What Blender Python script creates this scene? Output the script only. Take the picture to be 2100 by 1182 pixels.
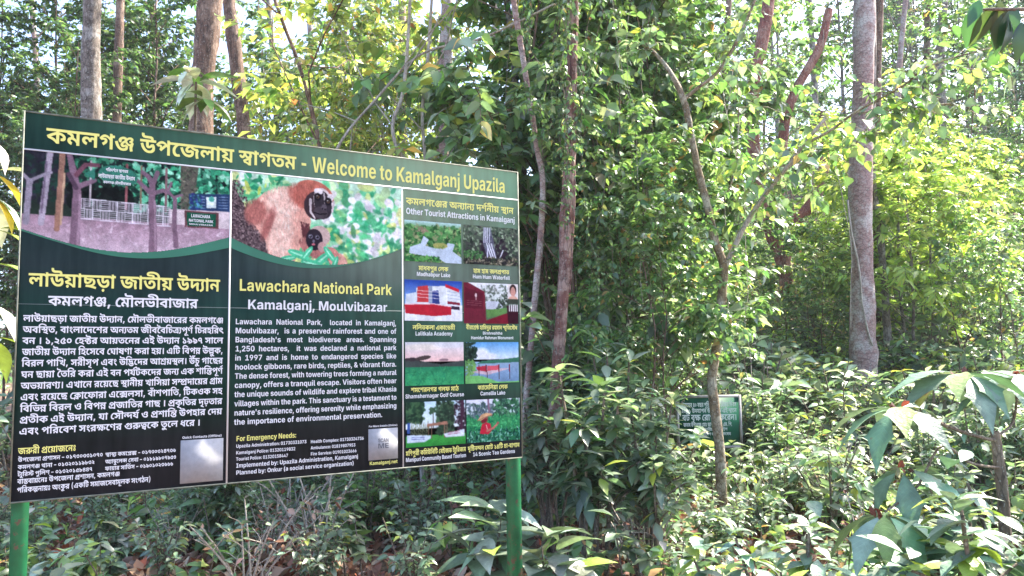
import bpy, math
import numpy as np
from mathutils import Matrix, Vector
from mathutils.geometry import delaunay_2d_cdt

for o in list(bpy.data.objects):
    bpy.data.objects.remove(o)
C = bpy.context.scene.collection
R = math.radians

# ------------------------------------------------------------------ camera
CAMH = 1.6
F = 1671.38                                   # focal length in pixels of the 2100 px wide photograph
UPc = np.array([-0.0163657, -0.99591945, 0.08875034]); UPc /= np.linalg.norm(UPc)
FWc = np.array([0, 0, 1.0]) - UPc[2] * UPc; FWc /= np.linalg.norm(FWc)
RTc = np.cross(FWc, UPc)
if RTc[0] < 0: RTc = -RTc
def c2w(v): return np.array([v @ RTc, v @ FWc, v @ UPc])
cam = bpy.data.cameras.new("camera"); camo = bpy.data.objects.new("camera", cam); C.objects.link(camo)
cam.sensor_width = 36; cam.lens = 36 * F / 2100; cam.clip_end = 600; cam.clip_start = 0.05
cx, cy_, cz = c2w(np.array([1.0, 0, 0])), c2w(np.array([0, -1.0, 0])), c2w(np.array([0, 0, -1.0]))
camo.matrix_world = Matrix([[cx[i], cy_[i], cz[i], [0, 0, CAMH][i]] for i in range(3)] + [[0, 0, 0, 1]])
bpy.context.scene.camera = camo
def at(px, py, Y):
    d = c2w(np.array([(px - 1050) / F, (py - 591) / F, 1.0]))
    p = d * (Y / d[1]); p[2] += CAMH
    return p

# ------------------------------------------------------------------ world, sun, exposure
SUN_EL, SUN_AZ = R(50), R(57)                # azimuth measured from straight ahead (+y) to the right (+x)
w = bpy.data.worlds.new("World"); bpy.context.scene.world = w; w.use_nodes = True
nt = w.node_tree; bg = nt.nodes["Background"]
sky = nt.nodes.new("ShaderNodeTexSky"); sky.sky_type = 'NISHITA'; sky.sun_disc = False
sky.sun_elevation = SUN_EL; sky.sun_rotation = SUN_AZ; sky.air_density = .7; sky.dust_density = 2.2; sky.ozone_density = 1.0
nt.links.new(sky.outputs[0], bg.inputs[0]); bg.inputs[1].default_value = 0.15
sun = bpy.data.lights.new("sun", 'SUN'); sun.energy = 3.4; sun.angle = R(0.5); sun.color = (1, .92, .78)
suno = bpy.data.objects.new("sun", sun); C.objects.link(suno)
sd = Vector((math.sin(SUN_AZ) * math.cos(SUN_EL), math.cos(SUN_AZ) * math.cos(SUN_EL), math.sin(SUN_EL)))
suno.rotation_euler = sd.to_track_quat('Z', 'Y').to_euler(); suno.location = sd * 60
vs = bpy.context.scene.view_settings
vs.view_transform = 'Standard'; vs.look = 'None'; vs.gamma = 1; vs.use_curve_mapping = False
vs.exposure = 2.42
cyc = bpy.context.scene.cycles
cyc.max_bounces = 8; cyc.diffuse_bounces = 4; cyc.glossy_bounces = 2; cyc.transmission_bounces = 4; cyc.transparent_max_bounces = 4
cyc.caustics_reflective = False; cyc.caustics_refractive = False

# ------------------------------------------------------------------ helpers
def srgb(r, g, b):
    return tuple((c / 255 / 12.92) if c / 255 <= .04045 else ((c / 255 + .055) / 1.055) ** 2.4 for c in (r, g, b))
def lin(a):
    a = np.clip(a, 0, 1); return np.where(a <= .04045, a / 12.92, ((a + .055) / 1.055) ** 2.4)
def nrmz(v): return v / np.maximum(np.linalg.norm(v, axis=-1, keepdims=True), 1e-9)

def terrain(x, y):
    x = np.asarray(x, float); y = np.asarray(y, float)
    t = np.clip(y - 10, 0, 26)
    s = np.clip((x + 5.5) / 9, 0, 1); s = s * s * (3 - 2 * s)
    h = .43 * (t - 4 * (1 - np.exp(-t / 4))) * (.12 + .88 * s)
    h = h + .05 * np.sin(x * 1.3 + .7 * y) * np.cos(y * .9 - x * .4) + .03 * np.sin(3.1 * x) * np.sin(2.7 * y)
    return h
def gz(x, y): return float(terrain(x, y))

def mesh_from(name, co, loops, starts, totals, col=None, smooth=False):
    me = bpy.data.meshes.new(name)
    me.vertices.add(len(co)); me.vertices.foreach_set("co", np.ascontiguousarray(co, np.float32).ravel())
    me.loops.add(len(loops)); me.loops.foreach_set("vertex_index", np.ascontiguousarray(loops, np.int32))
    me.polygons.add(len(starts)); me.polygons.foreach_set("loop_start", np.ascontiguousarray(starts, np.int32))
    try: me.polygons.foreach_set("loop_total", np.ascontiguousarray(totals, np.int32))
    except Exception: pass
    if smooth: me.polygons.foreach_set("use_smooth", np.ones(len(starts), bool))
    me.update(calc_edges=True); me.validate()
    if col is not None:
        a = me.color_attributes.new("Col", 'FLOAT_COLOR', 'POINT')
        a.data.foreach_set("color", np.ascontiguousarray(np.c_[col, np.ones(len(col))], np.float32).ravel())
    return me
def link(name, me, mat, parent=None):
    o = bpy.data.objects.new(name, me); C.objects.link(o)
    if mat is not None and not me.materials: me.materials.append(mat)
    if parent is not None: o.parent = parent
    return o
def empty(name, loc, rz=0):
    o = bpy.data.objects.new(name, None); C.objects.link(o); o.location = loc; o.rotation_euler = (0, 0, rz); o.empty_display_size = .2
    return o
def tag(o, label, cat, group=None, kind=None):
    if label: o["label"] = label
    if cat: o["category"] = cat
    if group: o["group"] = group
    if kind: o["kind"] = kind
    return o
def dup(root, loc, rz=0, sc=1.0):
    r = root.copy(); C.objects.link(r); r.location = loc; r.rotation_euler = (0, 0, rz); r.scale = (sc, sc, sc)
    for ch in list(root.children):
        c = ch.copy(); C.objects.link(c); c.parent = r
        for g in list(ch.children):
            d = g.copy(); C.objects.link(d); d.parent = c
    return r

class Poly:                                     # collects polygons into ONE mesh
    def __init__(s): s.v = []; s.f = []; s.c = []; s.n = 0
    def add(s, verts, faces, col=None):
        s.v.append(np.asarray(verts, float)); s.f += [[i + s.n for i in f] for f in faces]
        if col is not None: s.c.append(np.tile(col, (len(verts), 1)) if np.ndim(col) == 1 else col)
        s.n += len(verts)
    def box(s, lo, hi, col=None):
        (a, b, c), (d, e, f) = lo, hi
        s.add([(a, b, c), (d, b, c), (d, e, c), (a, e, c), (a, b, f), (d, b, f), (d, e, f), (a, e, f)],
              [(0, 3, 2, 1), (4, 5, 6, 7), (0, 1, 5, 4), (1, 2, 6, 5), (2, 3, 7, 6), (3, 0, 4, 7)], col)
    def tube(s, path, rad, sides=6, cap=True, bump=0, rng=None):
        P = np.asarray(path, float); n = len(P); rad = np.broadcast_to(np.asarray(rad, float), (n,))
        T = nrmz(np.gradient(P, axis=0)); ref = np.array([0.31, 0.95, 0.05])
        if abs(T[0] @ ref) > .9: ref = np.array([1.0, 0, 0])
        U = nrmz(np.cross(T, ref)); V = np.cross(T, U)
        a = np.linspace(0, 2 * np.pi, sides, endpoint=False)
        rr = rad[:, None] * np.ones(sides)
        if bump and rng is not None: rr = rr * (1 + bump * rng.standard_normal(rr.shape))
        ring = P[:, None] + rr[..., None] * (np.cos(a)[None, :, None] * U[:, None] + np.sin(a)[None, :, None] * V[:, None])
        f = []
        for i in range(n - 1):
            for k in range(sides):
                k2 = (k + 1) % sides
                f.append((i * sides + k, i * sides + k2, (i + 1) * sides + k2, (i + 1) * sides + k))
        if cap: f.append(tuple((n - 1) * sides + k for k in range(sides))); f.append(tuple(range(sides))[::-1])
        s.add(ring.reshape(-1, 3), f)
    def build(s, name, mat, parent=None, smooth=False):
        co = np.concatenate(s.v); tot = np.array([len(f) for f in s.f]); st = np.r_[0, np.cumsum(tot)[:-1]]
        lp = np.fromiter((i for f in s.f for i in f), np.int32)
        me = mesh_from(name, co, lp, st, tot, np.concatenate(s.c) if s.c else None, smooth)
        return link(name, me, mat, parent)

# ------------------------------------------------------------------ leaves
def leaf_tpl(prof, fold=.25, droop=.3, side=0.0):
    n = len(prof); t = np.array([p[0] for p in prof]); h = np.array([p[1] for p in prof])
    c = np.c_[np.zeros(n), t, -droop * t ** 2]
    i = np.arange(1, n - 1)
    l = np.c_[-h[i], t[i] + side, -droop * t[i] ** 2 + fold * h[i]]; r = l * [-1, 1, 1]
    f = []; L = lambda k: n + k - 1; Rr = lambda k: n + (n - 2) + k - 1
    for k in range(n - 1):
        if k == 0: f += [(0, 1, L(1)), (0, Rr(1), 1)]
        elif k == n - 2: f += [(k, k + 1, L(k)), (k, Rr(k), k + 1)]
        else: f += [(k, k + 1, L(k + 1), L(k)), (k, Rr(k), Rr(k + 1), k + 1)]
    mid = np.r_[np.ones(n), np.zeros(2 * (n - 2))]
    return dict(v=np.r_[c, l, r], loops=np.concatenate([np.array(x) for x in f]), tot=np.array([len(x) for x in f]), mid=mid)
TPL = dict(
    far=leaf_tpl([(0, 0), (.45, .26), (1, 0)], .35, .15),
    oval=leaf_tpl([(0, 0), (.18, .17), (.42, .27), (.75, .16), (1, 0)], .3, .3),
    lance=leaf_tpl([(0, 0), (.25, .1), (.5, .15), (.78, .085), (1, 0)], .35, .3),
    ovate=leaf_tpl([(0, 0), (.06, .14), (.2, .27), (.4, .3), (.62, .22), (.82, .1), (1, 0)], .25, .28),
    big=leaf_tpl([(0, 0), (.12, .1), (.28, .2), (.45, .25), (.62, .23), (.78, .14), (.9, .06), (1, 0)], .22, .35),
    lobed=leaf_tpl([(0, 0), (.08, .05), (.2, .11), (.32, .17), (.42, .21), (.5, .24), (.57, .31), (.6, .22), (.68, .17), (.78, .12), (.9, .05), (1, 0)], .15, .62),
    strap=leaf_tpl([(0, 0), (.2, .028), (.5, .035), (.8, .02), (1, 0)], .4, .5),
    dry=leaf_tpl([(0, 0), (.25, .2), (.55, .25), (1, 0)], .9, -.35))
def pick(rng, pal, n):
    wts = np.array([p[0] for p in pal], float); idx = rng.choice(len(pal), n, p=wts / wts.sum())
    base = np.array([p[1] for p in pal])[idx]; j = np.array([p[2] if len(p) > 2 else .25 for p in pal])[idx]
    return base * np.exp(rng.standard_normal(n) * j)[:, None] * np.exp(rng.standard_normal((n, 3)) * .07)
class Leaves:
    def __init__(s): s.a = []
    def add(s, pos, axis, nrm, ln, wd, col):
        n = len(pos)
        s.a.append((np.asarray(pos, float), nrmz(np.asarray(axis, float)), np.asarray(nrm, float), np.broadcast_to(ln, (n,)), np.broadcast_to(wd, (n,)), col))
    def count(s): return sum(len(x[0]) for x in s.a)
    def build(s, name, tpl, mat, parent=None, rib=.25, smooth=False):
        t = TPL[tpl]; P, A, N, Ln, Wd, Cc = [np.concatenate([x[i] for x in s.a]) for i in range(6)]
        X = nrmz(np.cross(A, N)); Z = np.cross(X, A)
        v = t['v']; m = len(v); n = len(P)
        co = P[:, None] + (v[None, :, 0, None] * (Ln * Wd)[:, None, None]) * X[:, None] + (v[None, :, 1, None] * Ln[:, None, None]) * A[:, None] + (v[None, :, 2, None] * Ln[:, None, None]) * Z[:, None]
        col = Cc[:, None, :] * (1 + rib * t['mid'])[None, :, None]
        lp = (t['loops'][None] + (np.arange(n) * m)[:, None]).ravel(); tot = np.tile(t['tot'], n); st = np.r_[0, np.cumsum(tot)[:-1]]
        me = mesh_from(name, co.reshape(-1, 3), lp, st, tot, np.clip(col, 0, .9).reshape(-1, 3), smooth)
        if mat.name == 'leaf_broad':
            at_ = me.attributes.new("leaf_place", 'FLOAT_VECTOR', 'POINT'); at_.data.foreach_set("vector", np.tile(np.c_[v[:, 0], v[:, 1], np.zeros(m)], (n, 1)).astype(np.float32).ravel())
        return link(name, me, mat, parent)

# ------------------------------------------------------------------ materials
def newmat(name):
    m = bpy.data.materials.new(name); m.use_nodes = True; t = m.node_tree
    return m, t, t.nodes["Principled BSDF"], t.nodes["Material Output"]
def leafmat(name, rough=.42, trans=.38, tint=(1.5, 1.35, .5), spec=.5, bump=0):
    m, t, b, out = newmat(name); N, Lk = t.nodes, t.links
    at_ = N.new("ShaderNodeAttribute"); at_.attribute_name = "Col"
    oi = N.new("ShaderNodeObjectInfo"); mr = N.new("ShaderNodeMapRange"); mr.inputs[3].default_value = .78; mr.inputs[4].default_value = 1.22
    Lk.new(oi.outputs["Random"], mr.inputs[0])
    mu = N.new("ShaderNodeVectorMath"); mu.operation = 'SCALE'; Lk.new(at_.outputs["Color"], mu.inputs[0]); Lk.new(mr.outputs[0], mu.inputs["Scale"])
    Lk.new(mu.outputs[0], b.inputs["Base Color"]); b.inputs["Roughness"].default_value = rough; b.inputs["Specular IOR Level"].default_value = spec
    tv = N.new("ShaderNodeVectorMath"); tv.operation = 'MULTIPLY'; tv.inputs[1].default_value = tint; Lk.new(mu.outputs[0], tv.inputs[0])
    tr = N.new("ShaderNodeBsdfTranslucent"); Lk.new(tv.outputs[0], tr.inputs[0])
    mx = N.new("ShaderNodeMixShader"); mx.inputs[0].default_value = trans
    Lk.new(b.outputs[0], mx.inputs[1]); Lk.new(tr.outputs[0], mx.inputs[2]); Lk.new(mx.outputs[0], out.inputs[0])
    if bump:
        lp = N.new("ShaderNodeAttribute"); lp.attribute_name = "leaf_place"; sx = N.new("ShaderNodeSeparateXYZ"); Lk.new(lp.outputs["Vector"], sx.inputs[0])
        ab = N.new("ShaderNodeMath"); ab.operation = 'ABSOLUTE'; Lk.new(sx.outputs[0], ab.inputs[0])
        k1 = N.new("ShaderNodeMath"); k1.operation = 'MULTIPLY_ADD'; Lk.new(ab.outputs[0], k1.inputs[0]); k1.inputs[1].default_value = -.9; Lk.new(sx.outputs[1], k1.inputs[2])
        k2 = N.new("ShaderNodeMath"); k2.operation = 'MULTIPLY'; Lk.new(k1.outputs[0], k2.inputs[0]); k2.inputs[1].default_value = 11
        k3 = N.new("ShaderNodeMath"); k3.operation = 'PINGPONG'; Lk.new(k2.outputs[0], k3.inputs[0]); k3.inputs[1].default_value = .5
        k4 = N.new("ShaderNodeMapRange"); Lk.new(k3.outputs[0], k4.inputs[0]); k4.inputs[1].default_value = 0; k4.inputs[2].default_value = .12; k4.inputs[3].default_value = 1; k4.inputs[4].default_value = 0
        kn = N.new("ShaderNodeTexNoise"); kn.inputs["Scale"].default_value = 14; kn.inputs["Detail"].default_value = 5; ktc = N.new("ShaderNodeTexCoord"); Lk.new(ktc.outputs["Object"], kn.inputs[0])
        kr = N.new("ShaderNodeMapRange"); Lk.new(kn.outputs[0], kr.inputs[0]); kr.inputs[1].default_value = .3; kr.inputs[2].default_value = .7; kr.inputs[3].default_value = .7; kr.inputs[4].default_value = 1.3
        ka = N.new("ShaderNodeMath"); ka.operation = 'MULTIPLY_ADD'; Lk.new(k4.outputs[0], ka.inputs[0]); ka.inputs[1].default_value = .14; Lk.new(kr.outputs[0], ka.inputs[2])
        ks = N.new("ShaderNodeVectorMath"); ks.operation = 'SCALE'; Lk.new(mu.outputs[0], ks.inputs[0]); Lk.new(ka.outputs[0], ks.inputs["Scale"])
        sp = N.new("ShaderNodeMapRange"); Lk.new(kn.outputs[0], sp.inputs[0]); sp.inputs[1].default_value = .68; sp.inputs[2].default_value = .74
        kx = N.new("ShaderNodeMix"); kx.data_type = 'RGBA'; Lk.new(sp.outputs[0], kx.inputs[0]); Lk.new(ks.outputs[0], kx.inputs[6]); kx.inputs[7].default_value = (.22, .13, .06, 1)
        Lk.new(kx.outputs[2], b.inputs["Base Color"]); Lk.new(kx.outputs[2], tv.inputs[0])
        bv = N.new("ShaderNodeBump"); bv.inputs["Strength"].default_value = .25; bv.inputs["Distance"].default_value = .002; bv.invert = True; Lk.new(k4.outputs[0], bv.inputs["Height"])
        tc = N.new("ShaderNodeTexCoord"); no = N.new("ShaderNodeTexNoise"); no.inputs["Scale"].default_value = 60; bp = N.new("ShaderNodeBump"); bp.inputs["Strength"].default_value = bump; bp.inputs["Distance"].default_value = .01
        Lk.new(tc.outputs["Object"], no.inputs[0]); Lk.new(no.outputs[0], bp.inputs["Height"]); Lk.new(bv.outputs[0], bp.inputs["Normal"]); Lk.new(bp.outputs[0], b.inputs["Normal"])
    return m
def barkmat(name, c1, c2, c3, scale=14, stretch=.25, patch=3.0, rough=.85, bump=.6):
    m, t, b, out = newmat(name); N, Lk = t.nodes, t.links
    tc = N.new("ShaderNodeTexCoord"); mp = N.new("ShaderNodeMapping"); mp.inputs["Scale"].default_value = (1, 1, stretch); Lk.new(tc.outputs["Object"], mp.inputs[0])
    n1 = N.new("ShaderNodeTexNoise"); n1.inputs["Scale"].default_value = scale; n1.inputs["Detail"].default_value = 6; n1.inputs["Roughness"].default_value = .65; Lk.new(mp.outputs[0], n1.inputs[0])
    n2 = N.new("ShaderNodeTexNoise"); n2.inputs["Scale"].default_value = patch; n2.inputs["Detail"].default_value = 9; n2.inputs["Roughness"].default_value = .7; Lk.new(tc.outputs["Object"], n2.inputs[0])
    r1 = N.new("ShaderNodeValToRGB"); r1.color_ramp.elements[0].position = .35; r1.color_ramp.elements[1].position = .65
    r1.color_ramp.elements[0].color = (*c1, 1); r1.color_ramp.elements[1].color = (*c2, 1); Lk.new(n1.outputs[0], r1.inputs[0])
    r2 = N.new("ShaderNodeValToRGB"); r2.color_ramp.elements[0].position = .48; r2.color_ramp.elements[1].position = .6; Lk.new(n2.outputs[0], r2.inputs[0])
    mx = N.new("ShaderNodeMix"); mx.data_type = 'RGBA'; Lk.new(r2.outputs[0], mx.inputs[0]); Lk.new(r1.outputs[0], mx.inputs[6]); mx.inputs[7].default_value = (*c3, 1)
    n3 = N.new("ShaderNodeTexNoise"); n3.inputs["Scale"].default_value = scale * 2.6; n3.inputs["Detail"].default_value = 4; Lk.new(tc.outputs["Object"], n3.inputs[0])
    l3 = N.new("ShaderNodeMapRange"); l3.inputs[1].default_value = .6; l3.inputs[2].default_value = .66; l3.inputs[4].default_value = .55; Lk.new(n3.outputs[0], l3.inputs[0])
    m3 = N.new("ShaderNodeMix"); m3.data_type = 'RGBA'; Lk.new(l3.outputs[0], m3.inputs[0]); Lk.new(mx.outputs[2], m3.inputs[6]); m3.inputs[7].default_value = (.42, .43, .38, 1)
    vo = N.new("ShaderNodeTexVoronoi"); vo.feature = 'DISTANCE_TO_EDGE'; vo.inputs["Scale"].default_value = scale * 1.3; Lk.new(mp.outputs[0], vo.inputs[0])
    l4 = N.new("ShaderNodeMapRange"); l4.inputs[1].default_value = 0; l4.inputs[2].default_value = .09; l4.inputs[3].default_value = .45; l4.inputs[4].default_value = 1; Lk.new(vo.outputs["Distance"], l4.inputs[0])
    m4 = N.new("ShaderNodeVectorMath"); m4.operation = 'SCALE'; Lk.new(m3.outputs[2], m4.inputs[0]); Lk.new(l4.outputs[0], m4.inputs["Scale"])
    Lk.new(m4.outputs[0], b.inputs["Base Color"]); b.inputs["Roughness"].default_value = rough
    bp = N.new("ShaderNodeBump"); bp.inputs["Strength"].default_value = bump; bp.inputs["Distance"].default_value = .02; Lk.new(n1.outputs[0], bp.inputs["Height"]); Lk.new(bp.outputs[0], b.inputs["Normal"])
    return m
def plain(name, col, rough=.5, var=.15, scale=8, metallic=0, spec=.4):
    m, t, b, out = newmat(name); N, Lk = t.nodes, t.links
    tc = N.new("ShaderNodeTexCoord"); n1 = N.new("ShaderNodeTexNoise"); n1.inputs["Scale"].default_value = scale; n1.inputs["Detail"].default_value = 5; Lk.new(tc.outputs["Object"], n1.inputs[0])
    r1 = N.new("ShaderNodeValToRGB"); r1.color_ramp.elements[0].position = .3; r1.color_ramp.elements[1].position = .7
    r1.color_ramp.elements[0].color = (*[c * (1 - var) for c in col], 1); r1.color_ramp.elements[1].color = (*[min(1, c * (1 + var)) for c in col], 1)
    Lk.new(n1.outputs[0], r1.inputs[0]); Lk.new(r1.outputs[0], b.inputs["Base Color"]); b.inputs["Roughness"].default_value = rough; b.inputs["Metallic"].default_value = metallic; b.inputs["Specular IOR Level"].default_value = spec
    return m
def printmat(name, rough=.6):
    m, t, b, out = newmat(name); a = t.nodes.new("ShaderNodeAttribute"); a.attribute_name = "Col"
    t.links.new(a.outputs["Color"], b.inputs["Base Color"]); b.inputs["Roughness"].default_value = rough; b.inputs["Specular IOR Level"].default_value = .03
    return m
M = dict(
    leaf=leafmat("leaf", .36, .44, (1.35, 1.4, .85), spec=1.0), leafsoft=leafmat("leaf_far", .45, .48, (1.4, 1.4, .9), spec=.8), leafbig=leafmat("leaf_broad", .46, .16, (1.2, 1.3, .8), .6, bump=.35), leafdry=leafmat("leaf_dry", .75, .2, (1.1, 1, .8), .2),
    bark_grey=barkmat("bark_grey", (.07, .05, .038), (.24, .19, .16), (.36, .33, .3), 18, .35, 4.5, .85, .9),
    bark_brown=barkmat("bark_brown", (.06, .03, .02), (.22, .125, .085), (.3, .2, .15), 18, .2, 4, .85, .9),
    bark_red=barkmat("bark_red", (.14, .03, .025), (.31, .1, .075), (.36, .19, .15)),
    bark_pale=barkmat("bark_pale", (.24, .13, .115), (.42, .29, .26), (.5, .44, .41), 11, 1.7, 2.6, .8, .5),
    bark_peel=barkmat("bark_peeling", (.1, .035, .03), (.24, .105, .08), (.35, .23, .19), 22, .12, 7, .85, .9),
    bark_sap=barkmat("bark_sapling", (.1, .06, .03), (.28, .2, .11), (.42, .37, .27), 24, .45, 6, .8, .6),
    twig=barkmat("twig", (.1, .07, .05), (.2, .15, .11), (.26, .2, .15), 30), twigpale=barkmat("twig_pale", (.3, .25, .2), (.45, .4, .34), (.5, .45, .4), 30),
    print=printmat("printed_vinyl"))

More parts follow.
